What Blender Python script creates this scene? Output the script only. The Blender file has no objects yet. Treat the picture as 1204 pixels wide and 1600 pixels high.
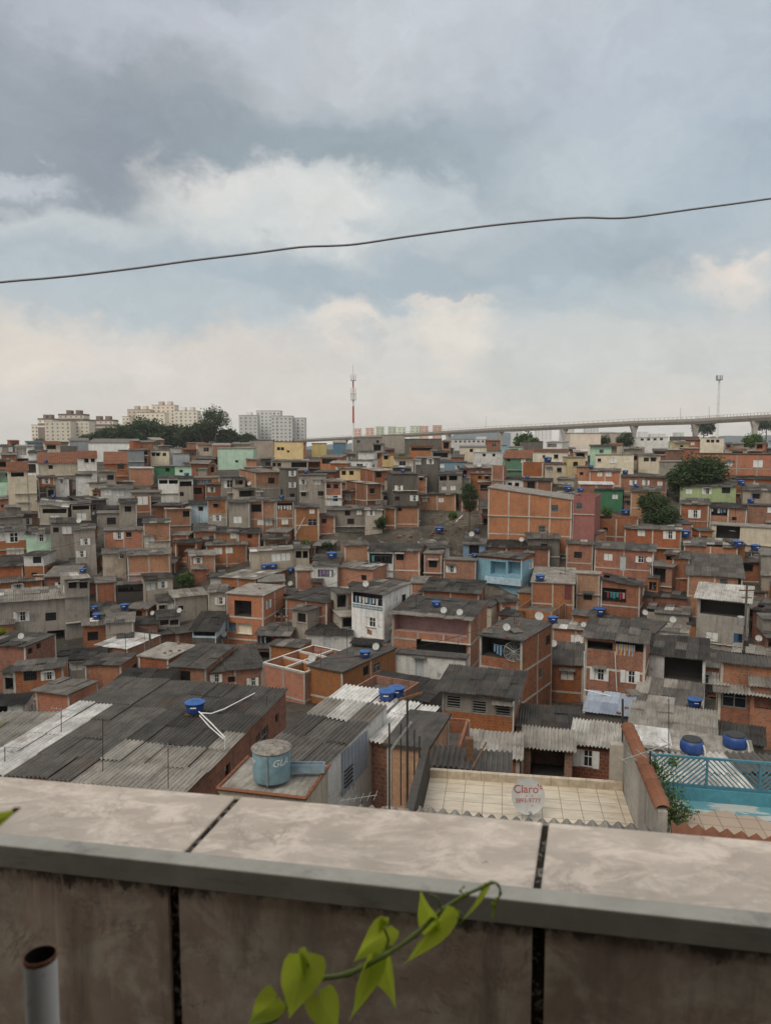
import bpy, bmesh, math, random
from mathutils import Vector, Matrix
random.seed(7)
R = math.radians
scene = bpy.context.scene
COL = scene.collection

# ------------------------------------------------------------------ camera
CZ = 30.0                    # height of the camera above the valley datum
PITCH = R(5.4)               # looking slightly down
F = 1160.0                   # focal length in pixels of the 1204 x 1600 photograph
cam_d = bpy.data.cameras.new('camera')
cam = bpy.data.objects.new('camera', cam_d)
COL.objects.link(cam)
cam.location = (0, 0, CZ)
cam.rotation_euler = (R(90) - PITCH, 0, 0)
cam_d.sensor_fit = 'VERTICAL'
cam_d.sensor_height = 36.0
cam_d.lens = 36.0 * F / 1600.0
cam_d.clip_start = 0.05
cam_d.clip_end = 20000
cam_d.dof.use_dof = True
cam_d.dof.focus_distance = 60.0
cam_d.dof.aperture_fstop = 8.0
scene.camera = cam

FWD = Vector((0, math.cos(PITCH), -math.sin(PITCH)))
UP = Vector((0, math.sin(PITCH), math.cos(PITCH)))

def ray(px, py):
    return Vector(((px - 602.0) / F, 0, 0)) + FWD + UP * (-(py - 800.0) / F)

def at(px, py, Y):
    d = ray(px, py)
    return Vector((0, 0, CZ)) + d * (Y / d.y)

def atz(px, py, z):
    d = ray(px, py)
    return Vector((0, 0, CZ)) + d * ((z - CZ) / d.z)

def proj(p):
    q = Vector(p) - Vector((0, 0, CZ))
    dep = q.dot(FWD)
    if dep < .01: return (0, 0, dep)
    return (602 + F * q.x / dep, 800 - F * q.dot(UP) / dep, dep)

# ------------------------------------------------------------------ node helper
class NT:
    def __init__(s, tree):
        s.t = tree; s.n = tree.nodes; s.l = tree.links
    def new(s, typ, ins=None, **props):
        nd = s.n.new(typ)
        for k, v in props.items(): setattr(nd, k, v)
        for k, v in (ins or {}).items(): s.set(nd, k, v)
        return nd
    def set(s, nd, k, v):
        sock = nd.inputs[k]
        if isinstance(v, bpy.types.NodeSocket): s.l.new(v, sock)
        elif isinstance(v, bpy.types.Node): s.l.new(v.outputs[0], sock)
        else: sock.default_value = v
    def math(s, op, a, b=0.0, c=None, clamp=False):
        nd = s.new('ShaderNodeMath', {0: a, 1: b}, operation=op, use_clamp=clamp)
        if c is not None: s.set(nd, 2, c)
        return nd.outputs[0]
    def mix(s, fac, a, b, blend='MIX'):
        nd = s.n.new('ShaderNodeMix'); nd.data_type = 'RGBA'; nd.blend_type = blend
        s.set(nd, 0, fac); s.set(nd, 6, a); s.set(nd, 7, b)
        return nd.outputs[2]
    def rng(s, v, a, b, c=0.0, d=1.0, smooth=False):
        nd = s.new('ShaderNodeMapRange', {'Value': v, 'From Min': a, 'From Max': b, 'To Min': c, 'To Max': d})
        if smooth: nd.interpolation_type = 'SMOOTHSTEP'
        return nd.outputs[0]
    def noise(s, vec, scale, detail=4, rough=.55, dist=0.0, out=0):
        nd = s.new('ShaderNodeTexNoise', {'Scale': scale, 'Detail': detail, 'Roughness': rough, 'Distortion': dist})
        if vec is not None: s.set(nd, 'Vector', vec)
        return nd.outputs[out]
    def mapping(s, vec, scale=(1, 1, 1), loc=(0, 0, 0)):
        return s.new('ShaderNodeMapping', {'Vector': vec, 'Scale': scale, 'Location': loc}).outputs[0]

def c4(c): return (c[0], c[1], c[2], 1.0)
def srgb(r, g, b):
    f = lambda v: (v / 255 / 12.92) if v / 255 <= .04045 else ((v / 255 + .055) / 1.055) ** 2.4
    return (f(r), f(g), f(b))

# ------------------------------------------------------------------ world: overcast sky
world = bpy.data.worlds.new('World')
scene.world = world
world.use_nodes = True
SUN_EL, SUN_AZ = R(50), R(-145)      # azimuth measured from +Y towards +X
def build_world():
    w = NT(world.node_tree)
    w.n.clear()
    out = w.new('ShaderNodeOutputWorld')
    bg = w.new('ShaderNodeBackground', {'Strength': 0.1})
    w.l.new(bg.outputs[0], out.inputs[0])
    sky = w.new('ShaderNodeTexSky', sky_type='NISHITA')
    sky.sun_disc = False
    sky.sun_elevation = SUN_EL
    sky.sun_rotation = SUN_AZ
    sky.air_density = 1.5; sky.dust_density = 3.0
    g = w.new('ShaderNodeTexCoord').outputs['Generated']
    sep = w.new('ShaderNodeSeparateXYZ', {0: g})
    az = w.math('MULTIPLY', w.math('ARCTAN2', sep.outputs[0], sep.outputs[1]), 57.2958)
    el = w.math('MULTIPLY', w.math('ARCSINE', sep.outputs[2]), 57.2958)
    base = w.new('ShaderNodeCombineXYZ', {0: az, 1: el}).outputs[0]
    # turbulence shared by all cloud masses
    n1 = w.noise(w.mapping(base, (1, 1.5, 1)), .085, 7, .56, 0, 1)
    n2 = w.noise(w.mapping(base, (1, 1.3, 1), (31, 7, 3)), .30, 7, .62, .25, 1)
    def warp(k1, k2):
        a = w.new('ShaderNodeVectorMath', {0: n1, 1: (.5, .5, .5)}, operation='SUBTRACT').outputs[0]
        a = w.new('ShaderNodeVectorMath', {0: a, 1: (k1, k1 * .8, 0)}, operation='MULTIPLY').outputs[0]
        b = w.new('ShaderNodeVectorMath', {0: n2, 1: (.5, .5, .5)}, operation='SUBTRACT').outputs[0]
        b = w.new('ShaderNodeVectorMath', {0: b, 1: (k2, k2, 0)}, operation='MULTIPLY').outputs[0]
        v = w.new('ShaderNodeVectorMath', {0: base, 1: a}, operation='ADD').outputs[0]
        return w.new('ShaderNodeVectorMath', {0: v, 1: b}, operation='ADD').outputs[0]
    soft = warp(14, 3.0)
    crisp = warp(9, 5.6)
    ramp = w.new('ShaderNodeValToRGB', {0: w.rng(el, -2, 43)})
    cr = ramp.color_ramp
    stops = [(0, (214, 209, 201)), (.10, (215, 210, 203)), (.155, (212, 209, 204)), (.205, (203, 203, 201)), (.25, (186, 194, 198)), (.32, (180, 189, 195)),
             (.42, (180, 190, 196)), (.62, (170, 181, 188)), (.80, (167, 176, 184)), (1, (180, 187, 194))]
    while len(cr.elements) < len(stops): cr.elements.new(.5)
    for e, (p, c) in zip(cr.elements, stops):
        e.position = p; e.color = c4(srgb(*c))
    col = ramp.outputs[0]
    # (px, py, half width px, half height px, colour, weight, crisp edge)
    masses = [
        (230, 110, 560, 130, (152, 159, 167), .95, 0),
        (130, 235, 390, 125, (138, 147, 157), 1.0, 0),
        (-150, 120, 260, 200, (156, 163, 172), .8, 0),
        (620, 225, 330, 110, (153, 166, 174), .95, 0),
        (560, 70, 300, 75, (196, 201, 206), .8, 0),
        (800, 20, 330, 90, (196, 201, 208), .8, 0),
        (250, 0, 260, 50, (192, 196, 206), .7, 0),
        (1010, 130, 260, 120, (184, 193, 205), .75, 0),
        (1130, 245, 160, 70, (166, 181, 193), .8, 0),
        (930, 250, 170, 75, (190, 200, 205), .65, 0),
        (390, 312, 190, 66, (224, 222, 218), .95, 1),
        (470, 350, 260, 60, (202, 209, 210), .8, 0),
        (500, 335, 120, 74, (215, 216, 214), .95, 1),
        (120, 370, 230, 45, (198, 205, 207), .8, 1),
        (20, 280, 65, 26, (190, 196, 202), .9, 1),
        (680, 310, 85, 45, (197, 205, 209), .7, 1),
        (560, 435, 640, 50, (170, 182, 190), .95, 0),
        (960, 385, 190, 66, (163, 176, 185), .9, 0),
        (260, 500, 120, 34, (184, 194, 199), .8, 1),
        (1150, 430, 120, 46, (216, 212, 206), .9, 1),
        (1010, 470, 110, 55, (183, 194, 199), .8, 1),
        (980, 560, 330, 66, (201, 204, 202), .85, 0),
        (220, 470, 300, 34, (182, 193, 199), .85, 0),
        (540, 505, 100, 42, (224, 217, 208), .95, 1),
        (700, 520, 105, 66, (224, 218, 209), .95, 1),
        (10, 550, 170, 56, (223, 214, 203), .95, 1),
        (320, 560, 260, 50, (216, 209, 202), .8, 1),
        (612, 480, 48, 34, (178, 190, 196), .9, 1),
        (770, 462, 46, 26, (180, 191, 196), .85, 1),
        (880, 470, 60, 36, (176, 189, 195), .85, 1),
        (1170, 415, 60, 22, (224, 214, 206), .8, 1),
        (700, 470, 90, 12, (224, 215, 206), .7, 1),
    ]
    for (px, py, sx, sy, c, wt, cz) in masses:
        d = ray(px, py).normalized()
        a0 = math.degrees(math.atan2(d.x, d.y)); e0 = math.degrees(math.asin(d.z))
        k = 1160 / 57.3
        v = w.new('ShaderNodeVectorMath', {0: crisp if cz else soft, 1: (a0, e0, 0)}, operation='SUBTRACT').outputs[0]
        v = w.new('ShaderNodeVectorMath', {0: v, 1: (k / sx, k / sy, 0)}, operation='MULTIPLY').outputs[0]
        ln = w.new('ShaderNodeVectorMath', {0: v}, operation='LENGTH').outputs['Value']
        if cz: f = w.rng(ln, 1.14, .22, 0, wt, True)
        else: f = w.rng(ln, 1.35, .2, 0, wt, True)
        col = w.mix(f, col, c4(srgb(*c)))
    fine = w.rng(w.noise(w.mapping(crisp, (1, 1.6, 1)), .5, 8, .65), .3, .7, .965, 1.035)
    big = w.rng(w.noise(w.mapping(soft, (1, 2.2, 1)), .13, 6, .6), .3, .7, .94, 1.06)
    # unseen sky brightened overhead and behind the photographer to light roofs and facades
    zen = w.rng(el, 34, 66, 1.0, 2.0, True)
    back = w.rng(w.math('ABSOLUTE', az), 62, 120, 1.0, 1.45, True)
    m = w.math('MULTIPLY', w.math('MULTIPLY', fine, big), w.math('MULTIPLY', w.math('MULTIPLY', zen, back), 10.0 * SKY_GAIN))
    cl = w.new('ShaderNodeVectorMath', {0: col, 'Scale': m}, operation='SCALE').outputs[0]
    far_up = w.math('MAXIMUM', w.rng(el, 34, 66, 0, 1, True), w.rng(w.math('ABSOLUTE', az), 62, 120, 0, 1, True))
    cl = w.mix(far_up, cl, w.new('ShaderNodeVectorMath', {0: cl, 1: (1.06, .97, .86)}, operation='MULTIPLY').outputs[0])
    w.l.new(w.mix(.96, sky.outputs[0], cl), bg.inputs[0])
SKY_GAIN = 1.05
build_world()

sun_d = bpy.data.lights.new('sun', 'SUN')
sun_d.energy = 1.5; sun_d.angle = R(28); sun_d.color = (1, .91, .78)
sun = bpy.data.objects.new('sun', sun_d); COL.objects.link(sun)
sd = Vector((math.sin(SUN_AZ) * math.cos(SUN_EL), math.cos(SUN_AZ) * math.cos(SUN_EL), math.sin(SUN_EL)))
sun.rotation_euler = (-sd).to_track_quat('-Z', 'Y').to_euler()
sun.location = (0, 0, 120)

vs = scene.view_settings
vs.view_transform = 'Standard'; vs.look = 'None'; vs.exposure = 0.0; vs.gamma = 1.0
vs.use_curve_mapping = False
scene.cycles.max_bounces = 5
scene.cycles.diffuse_bounces = 3
scene.cycles.glossy_bounces = 2
scene.cycles.transmission_bounces = 2
scene.cycles.transparent_max_bounces = 6
scene.cycles.volume_bounces = 0
scene.cycles.sample_clamp_indirect = 6.0

# ------------------------------------------------------------------ terrain profile
PROF = [(-60, -13), (14, -13), (20, -15), (30, -18.5), (45, -21.5), (60, -24), (75, -26), (85, -26.3), (95, -24.6),
        (105, -21), (115, -17), (130, -13), (150, -9.6), (180, -7.2), (230, -5.4), (320, -4.4), (450, -4.6),
        (700, -12), (1500, -26), (9000, -60)]
def zg(X, Y):
    for (a, za), (b, zb) in zip(PROF, PROF[1:]):
        if Y <= b:
            t = max(0, (Y - a) / (b - a))
            return CZ + za + (zb - za) * t
    return CZ + PROF[-1][1]

# ------------------------------------------------------------------ mesh builder
class MB:
    def __init__(s):
        s.v = []; s.f = []; s.m = []; s.uv = []; s.t = []
    def face(s, pts, mat=0, uvs=None, tint=.5):
        i = len(s.v)
        s.v.extend([tuple(p) for p in pts])
        s.f.append(tuple(range(i, i + len(pts))))
        s.m.append(mat); s.t.append(tint)
        if uvs is None:
            a = Vector(pts[0]); n = (Vector(pts[1]) - a).cross(Vector(pts[-1]) - a)
            ax = max(range(3), key=lambda k: abs(n[k]))
            o = [(1, 2), (0, 2), (0, 1)][ax]
            uvs = [(p[o[0]], p[o[1]]) for p in pts]
        s.uv.append(uvs)
    def grid(s, rows, mat=0, tint=.5, uvf=None):
        """shared-vertex sheet from rows of points"""
        i0 = len(s.v); nr = len(rows); nc = len(rows[0])
        for r in rows: s.v.extend([tuple(p) for p in r])
        for a in range(nr - 1):
            for b in range(nc - 1):
                q = (i0 + a * nc + b, i0 + a * nc + b + 1, i0 + (a + 1) * nc + b + 1, i0 + (a + 1) * nc + b)
                s.f.append(q); s.m.append(mat); s.t.append(tint)
                if uvf: s.uv.append([uvf(a, b), uvf(a, b + 1), uvf(a + 1, b + 1), uvf(a + 1, b)])
                else: s.uv.append([(b / nc, a / nr), ((b + 1) / nc, a / nr), ((b + 1) / nc, (a + 1) / nr), (b / nc, (a + 1) / nr)])
    def box(s, c, size, mat=0, M=None, tint=.5):
        x, y, z = size[0] / 2, size[1] / 2, size[2] / 2
        P = [Vector((sx * x, sy * y, sz * z)) for sx in (-1, 1) for sy in (-1, 1) for sz in (-1, 1)]
        if M is not None: P = [M @ p for p in P]
        P = [p + Vector(c) for p in P]
        for q in ((0, 1, 3, 2), (4, 6, 7, 5), (0, 4, 5, 1), (2, 3, 7, 6), (0, 2, 6, 4), (1, 5, 7, 3)):
            s.face([P[k] for k in q], mat, None, tint)
    def bar(s, a, b, w, h, mat=0):
        """box along a segment"""
        a = Vector(a); b = Vector(b); d = b - a
        if d.length < 1e-6: return
        Mx = d.to_track_quat('Y', 'Z').to_matrix()
        s.box((a + b) / 2, (w, d.length, h), mat, Mx)
    def tube(s, pts, r, n=6, mat=0, cap=True):
        pts = [Vector(p) for p in pts]
        rr = r if isinstance(r, (list, tuple)) else [r] * len(pts)
        rows = []
        up = Vector((0, 0, 1))
        for i, p in enumerate(pts):
            d = (pts[min(i + 1, len(pts) - 1)] - pts[max(i - 1, 0)]).normalized()
            q = up if abs(d.dot(up)) < .95 else Vector((1, 0, 0))
            x = d.cross(q).normalized(); y = x.cross(d).normalized()
            rows.append([p + (x * math.cos(2 * math.pi * k / n) + y * math.sin(2 * math.pi * k / n)) * rr[i] for k in range(n + 1)])
        s.grid(rows, mat)
        if cap:
            s.face(rows[0][:-1][::-1], mat); s.face(rows[-1][:-1], mat)
    def lathe(s, prof, n=16, mat=0, c=(0, 0, 0), wob=None):
        rows = []
        for (r, z) in prof:
            rows.append([Vector((c[0] + r * math.cos(2 * math.pi * k / n), c[1] + r * math.sin(2 * math.pi * k / n), c[2] + z)) for k in range(n + 1)])
        s.grid(rows, mat)
    def mesh(s, name, mats, smooth=False):
        me = bpy.data.meshes.new(name)
        me.from_pydata(s.v, [], s.f)
        for m in mats: me.materials.append(m)
        me.polygons.foreach_set('material_index', s.m)
        uvl = me.uv_layers.new(name='UVMap')
        flat = [c for f in s.uv for u in f for c in u]
        uvl.data.foreach_set('uv', flat)
        at_ = me.attributes.new('tint', 'FLOAT', 'FACE')
        at_.data.foreach_set('value', s.t)
        if smooth: me.polygons.foreach_set('use_smooth', [True] * len(s.f))
        me.update()
        return me
    def build(s, name, mats, parent=None, smooth=False):
        if not isinstance(mats, (list, tuple)): mats = [mats]
        o = bpy.data.objects.new(name, s.mesh(name, mats, smooth))
        COL.objects.link(o)
        if parent is not None: o.parent = parent
        return o

def link_mesh(name, me, parent=None, loc=(0, 0, 0), rz=0, scale=(1, 1, 1)):
    o = bpy.data.objects.new(name, me)
    COL.objects.link(o)
    o.location = loc; o.rotation_euler = (0, 0, rz); o.scale = scale
    if parent is not None: o.parent = parent
    return o

def tag(o, label=None, cat=None, group=None, kind=None):
    if label: o['label'] = label
    if cat: o['category'] = cat
    if group: o['group'] = group
    if kind: o['kind'] = kind
    return o

def thing(name, label, cat, loc=(0, 0, 0), rz=0, group=None):
    o = bpy.data.objects.new(name, None)
    COL.objects.link(o)
    o.empty_display_size = .3
    o.location = loc; o.rotation_euler = (0, 0, rz)
    return tag(o, label, cat, group)

def copy_tree(o, parent=None):
    c = o.copy(); COL.objects.link(c); c.parent = parent
    for ch in o.children: copy_tree(ch, c)
    return c

# ------------------------------------------------------------------ materials
def principled(name, build, rough=.9, spec=.25):
    m = bpy.data.materials.new(name); m.use_nodes = True
    t = NT(m.node_tree); t.n.clear()
    out = t.new('ShaderNodeOutputMaterial')
    p = t.new('ShaderNodeBsdfPrincipled', {'Roughness': rough, 'Specular IOR Level': spec})
    t.l.new(p.outputs[0], out.inputs[0])
    build(t, p)
    return m

def plain(name, c, rough=.7, spec=.3, var=.12, scale=3.0, metal=0.0):
    """one colour with a little mottling and wear"""
    def b(t, p):
        ob = t.new('ShaderNodeTexCoord').outputs['Object']
        n = t.noise(ob, scale, 5, .6)
        f = t.rng(n, .3, .7, 1 - var, 1 + var)
        col = t.new('ShaderNodeVectorMath', {0: c, 'Scale': f}, operation='SCALE').outputs[0]
        t.set(p, 'Base Color', col)
        t.set(p, 'Roughness', t.rng(n, .3, .7, max(0, rough - .1), min(1, rough + .1)))
        t.set(p, 'Metallic', metal)
    return principled(name, b, rough, spec)

def wall_mat(name, c, kind='plaster', c2=None, dirt=.5, streak=.5, patch=None):
    """weathered house wall; uv in metres"""
    def b(t, p):
        uv = t.new('ShaderNodeUVMap').outputs[0]
        rnd = t.new('ShaderNodeObjectInfo').outputs['Random']
        tc = t.new('ShaderNodeTexCoord').outputs['Object']
        off = t.new('ShaderNodeCombineXYZ', {0: t.math('MULTIPLY', rnd, 61), 1: t.math('MULTIPLY', rnd, 23), 2: t.math('MULTIPLY', rnd, 37)}).outputs[0]
        ob = t.new('ShaderNodeVectorMath', {0: tc, 1: off}, operation='ADD').outputs[0]
        if kind == 'brick':
            uvw = t.new('ShaderNodeVectorMath', {0: uv, 1: t.new('ShaderNodeVectorMath', {0: t.noise(ob, 2.0, 2, .5, 0, 1), 'Scale': .03}, operation='SCALE').outputs[0]}, operation='ADD').outputs[0]
            br = t.new('ShaderNodeTexBrick', {'Vector': uvw, 'Color1': c4(c), 'Color2': c4(c2), 'Mortar': (.24, .20, .17, 1), 'Scale': 1.0,
                       'Mortar Size': .016, 'Mortar Smooth': .3, 'Bias': -.1, 'Brick Width': .30, 'Row Height': .205})
            col = br.outputs[0]
            n0 = t.noise(ob, .55, 4, .6)
            col = t.mix(t.rng(n0, .42, .72, 0, .55), col, c4((c[0] * 1.12, c[1] * 1.25, c[2] * 1.35)))
            # mortar smears
            n3 = t.noise(t.mapping(ob, (1, 1, 2.2)), 1.6, 6, .7)
            col = t.mix(t.rng(n3, .57, .71, 0, .55), col, (.25, .195, .145, 1))
            bmp = t.new('ShaderNodeBump', {'Height': br.outputs[1], 'Strength': .6, 'Distance': -.012})
            t.set(p, 'Normal', bmp.outputs[0])
        else:
            n0 = t.noise(ob, .7, 5, .65)
            col = t.mix(t.rng(n0, .35, .7), c4(c), c4([min(1, k * 1.22) for k in c]))
            if patch:
                n4 = t.noise(ob, .9, 6, .65)
                col = t.mix(t.rng(n4, .60, .64), col, c4(patch))
            bmp = t.new('ShaderNodeBump', {'Height': t.noise(ob, 9, 4, .6), 'Strength': .25, 'Distance': .01})
            t.set(p, 'Normal', bmp.outputs[0])
        # rain streaks and mould, fixed stains of the wall itself
        st = t.noise(t.mapping(ob, (2.2, 2.2, .22)), 1.3, 6, .65)
        col = t.mix(t.rng(st, .50, .74, 0, streak), col, (.045, .042, .038, 1))
        mo = t.noise(ob, .33, 7, .68)
        col = t.mix(t.rng(mo, .52, .70, 0, dirt), col, (.06, .053, .047, 1))
        gr = t.noise(ob, 7, 3, .6)
        val = t.math('MULTIPLY', t.rng(rnd, 0, 1, .78, 1.18), t.rng(gr, .3, .7, .88, 1.10))
        hs = t.new('ShaderNodeHueSaturation', {'Hue': t.rng(t.math('FRACT', t.math('MULTIPLY', rnd, 7.31)), 0, 1, .492, .508),
              'Saturation': t.rng(t.math('FRACT', t.math('MULTIPLY', rnd, 13.7)), 0, 1, .82, 1.08), 'Value': val, 'Color': col})
        t.set(p, 'Base Color', hs.outputs[0])
    return principled(name, b, .93, .15)

M = {}
M['b'] = wall_mat('hollow_brick', (.355, .118, .043), 'brick', (.23, .077, .032), .55, .45)
M['o'] = wall_mat('orange_brick', (.385, .138, .055), 'brick', (.30, .103, .043), .35, .3)
M['d'] = wall_mat('dirty_brick', (.25, .095, .05), 'brick', (.17, .07, .042), .75, .6)
M['n'] = wall_mat('pale_brick', (.38, .20, .115), 'brick', (.29, .15, .085), .4, .4)
M['g'] = wall_mat('grey_render', (.25, .222, .19), dirt=.5, streak=.5)
M['k'] = wall_mat('dark_render', (.115, .103, .09), dirt=.6, streak=.6)
M['e'] = wall_mat('beige_render', (.36, .31, .25), dirt=.4, streak=.45)
M['w'] = wall_mat('white_paint_wall', (.56, .55, .53), dirt=.3, streak=.35, patch=(.36, .35, .33))
M['c'] = wall_mat('cream_paint_wall', (.56, .50, .39), dirt=.25, streak=.3)
M['y'] = wall_mat('yellow_paint_wall', (.55, .42, .20), dirt=.2, streak=.25)
M['B'] = wall_mat('sky_blue_wall', (.23, .38, .48), dirt=.3, streak=.25)
M['I'] = wall_mat('pale_blue_wall', (.40, .52, .60), dirt=.3, streak=.3)
M['S'] = wall_mat('slate_blue_wall', (.12, .20, .27), dirt=.4, streak=.35)
M['t'] = wall_mat('mint_wall', (.40, .56, .44), dirt=.25, streak=.25)
M['G'] = wall_mat('green_wall', (.075, .19, .11), dirt=.3, streak=.3)
M['L'] = wall_mat('lime_wall', (.35, .44, .22), dirt=.35, streak=.35)
M['p'] = wall_mat('red_pink_wall', (.26, .095, .08), dirt=.3, streak=.3)
M['P'] = wall_mat('pink_wall', (.34, .20, .185), dirt=.3, streak=.3)
M['m'] = wall_mat('grey_metal_wall', (.26, .28, .30), dirt=.25, streak=.3)
M['q'] = wall_mat('dark_wall_and_porch_shade', (.05, .045, .042), dirt=.4, streak=.4)  # near-black walls; also lines porch openings, their shade put into the colour
M['conc'] = wall_mat('bare_concrete', (.40, .365, .315), dirt=.4, streak=.4)

def sheet_material(name, cols, dirt=.5, rough=.85):
    """roof sheets: the tint attribute gives each sheet its own age"""
    def b(t, p):
        uv = t.new('ShaderNodeUVMap').outputs[0]
        rnd = t.new('ShaderNodeObjectInfo').outputs['Random']
        tc = t.new('ShaderNodeTexCoord').outputs['Object']
        off = t.new('ShaderNodeCombineXYZ', {0: t.math('MULTIPLY', rnd, 91), 1: t.math('MULTIPLY', rnd, 57), 2: 0.0}).outputs[0]
        ob = t.new('ShaderNodeVectorMath', {0: uv, 1: off}, operation='ADD').outputs[0]
        tint = t.new('ShaderNodeAttribute', attribute_name='tint').outputs['Fac']
        ramp = t.new('ShaderNodeValToRGB', {0: tint})
        cr = ramp.color_ramp
        while len(cr.elements) < len(cols): cr.elements.new(.5)
        for e, (po, c) in zip(cr.elements, cols):
            e.position = po; e.color = c4(c)
        col = ramp.outputs[0]
        st = t.noise(t.mapping(ob, (3.2, .35, 1)), 1.6, 6, .65)
        f = t.rng(st, .3, .7, 1 - .45 * dirt, 1 + .25 * dirt)
        li = t.noise(ob, .8, 7, .7)
        f2 = t.rng(li, .35, .68, 1.08, 1 - .55 * dirt)
        sp = t.noise(ob, 11, 3, .6)
        f3 = t.rng(sp, .3, .7, .86, 1.12)
        k = t.math('MULTIPLY', t.math('MULTIPLY', f, f2), f3)
        col = t.new('ShaderNodeVectorMath', {0: col, 'Scale': k}, operation='SCALE').outputs[0]
        rs = t.noise(ob, .5, 5, .65)
        col = t.mix(t.rng(rs, .54, .70, 0, .6 * dirt), col, (.13, .08, .052, 1))
        t.set(p, 'Base Color', col)
    return principled(name, b, rough, .2)
GREY_RAMP = [(0, (.046, .042, .039)), (.25, (.105, .097, .089)), (.5, (.205, .187, .167)), (.75, (.355, .325, .285)), (1, (.70, .68, .655))]
M['sheet'] = sheet_material('fibre_cement_sheet', GREY_RAMP, .7)
M['steel'] = sheet_material('bluish_steel_sheet', [(0, (.10, .12, .16)), (.5, (.20, .225, .28)), (1, (.42, .46, .52))], .4, .55)
M['tile'] = sheet_material('terracotta_tile', [(0, (.13, .055, .035)), (.5, (.21, .088, .05)), (1, (.29, .145, .09))], .5)
M['slab'] = sheet_material('roof_slab_concrete', GREY_RAMP, .9)

M['white'] = plain('white_enamel', (.66, .66, .64), .5, .4, .12)
M['glass'] = plain('dark_window_glass', (.018, .02, .024), .12, .5, .3)
M['dark'] = plain('dark_interior', (.016, .015, .014), .9, .1, .3)
M['wood'] = plain('weathered_wood', (.13, .075, .045), .85, .2, .3, 6)
M['iron'] = plain('dark_iron', (.035, .034, .034), .6, .3, .3, 8)
M['galv'] = plain('galvanised_steel', (.32, .32, .31), .5, .5, .2, 5, .4)
M['pvc'] = plain('white_pvc', (.58, .57, .55), .45, .4, .15, 4)
M['tank'] = plain('blue_tank_plastic', (.018, .055, .20), .45, .4, .25, 3)
M['lidblue'] = plain('blue_tank_lid', (.03, .10, .30), .45, .4, .25, 3)
M['cable'] = plain('black_cable', (.02, .02, .02), .6, .3, .1)
M['dish'] = plain('grey_dish', (.40, .40, .385), .55, .35, .15, 4)
M['redpaint'] = plain('aviation_red', (.38, .075, .045), .6, .3, .15)
M['bluerail'] = plain('teal_paint', (.05, .165, .225), .5, .4, .18, 5)
M['door'] = plain('grey_door_paint', (.40, .42, .43), .55, .3, .15)
M['reddoor'] = plain('red_door_paint', (.14, .04, .035), .7, .3, .25)
M['bluepaint'] = plain('blue_shutter_paint', (.03, .10, .20), .6, .3, .2)
# ------------------------------------------------------------------ windows, doors (shared meshes, 1 x 1 m, facing -Y)
def mk_window(kind):
    mb = MB()
    fr, gl = 0, 1
    t = .055
    if kind == 'far':
        mb.box((0, 0, 0), (1, .05, 1), 1); mb.box((0, -.03, 0), (.06, .03, 1), 0)
        return mb.mesh('window', [M['galv'], M['farpane']])
    if kind == 'hole':
        mb.box((0, .02, 0), (.96, .01, .96), gl)
        mb.box((0, .0, -.47), (1, .06, .06), fr); mb.box((0, 0, .47), (1, .06, .06), fr)
        return mb.mesh('window', [M['wood'], M['dark']])
    for x in (-.5 + t / 2, .5 - t / 2): mb.box((x, 0, 0), (t, .06, 1), fr)
    for z in (-.5 + t / 2, .5 - t / 2): mb.box((0, 0, z), (1 - 2 * t, .06, t), fr)
    mb.box((0, .02, 0), (1 - 2 * t, .008, 1 - 2 * t), gl)
    if kind == 'white':
        for x in (-.17, .17): mb.box((x, .0, 0), (.05, .04, .89), fr)
        mb.box((0, .0, .1), (.89, .035, .04), fr)
        mb.box((-.32, .008, 0), (.24, .012, .89), fr)
        return mb.mesh('window', [M['white'], M['glass']])
    if kind == 'closed':
        mb.box((0, .0, 0), (.89, .03, .89), fr)
        for k in range(7): mb.box((0, -.02, -.36 + k * .12), (.84, .02, .05), fr)
        mb.box((0, -.03, 0), (.03, .03, .89), gl)
        return mb.mesh('window', [M['white'], M['glass']])
    if kind == 'grille':
        for k in range(5): mb.box((-.3 + k * .15, -.03, 0), (.022, .02, .92), fr)
        for z in (-.2, .2): mb.box((0, -.03, z), (.92, .02, .025), fr)
        return mb.mesh('window', [M['iron'], M['glass']])
    if kind == 'pane':
        mb.box((0, 0, 0), (.045, .05, .9), fr); mb.box((0, 0, .12), (.9, .04, .035), fr)
        return mb.mesh('window', [M['galv'], M['glass']])
    if kind == 'slat':
        for k in range(4): mb.box((0, -.02, -.33 + k * .21), (.9, .03, .05), fr)
        return mb.mesh('window', [M['galv'], M['dark']])
    if kind == 'blue':
        mb.box((0, -.0, 0), (.05, .06, .9), fr); mb.box((-.25, -.01, 0), (.36, .03, .86), fr)
        return mb.mesh('window', [M['bluepaint'], M['dark']])
def mk_shutter():
    mb = MB()
    mb.box((0, 0, 0), (1, .03, 1), 0)
    for k in range(10): mb.box((0, -.02, -.43 + k * .095), (.86, .016, .05), 0)
    return mb.mesh('shutter', [M['white']])
def mk_door(mat):
    mb = MB()
    mb.box((0, 0, 0), (.94, .04, .98), 0)
    for z in (-.28, .05, .33): mb.box((0, -.025, z), (.7, .012, .2), 0)
    mb.box((.38, -.045, 0), (.03, .06, .05), 1)
    for x in (-.485, .485): mb.box((x, 0, 0), (.03, .09, 1), 1)
    return mb.mesh('door', [mat, M['galv']])
M['farpane'] = plain('pale_window_pane', (.16, .165, .17), .3, .4, .3, .5)
WIN = {k: mk_window(k) for k in ('hole', 'white', 'closed', 'grille', 'pane', 'slat', 'blue', 'far')}
SHUT = mk_shutter()
DOOR = {'D': mk_door(M['door']), 'DR': mk_door(M['reddoor'])}
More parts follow.
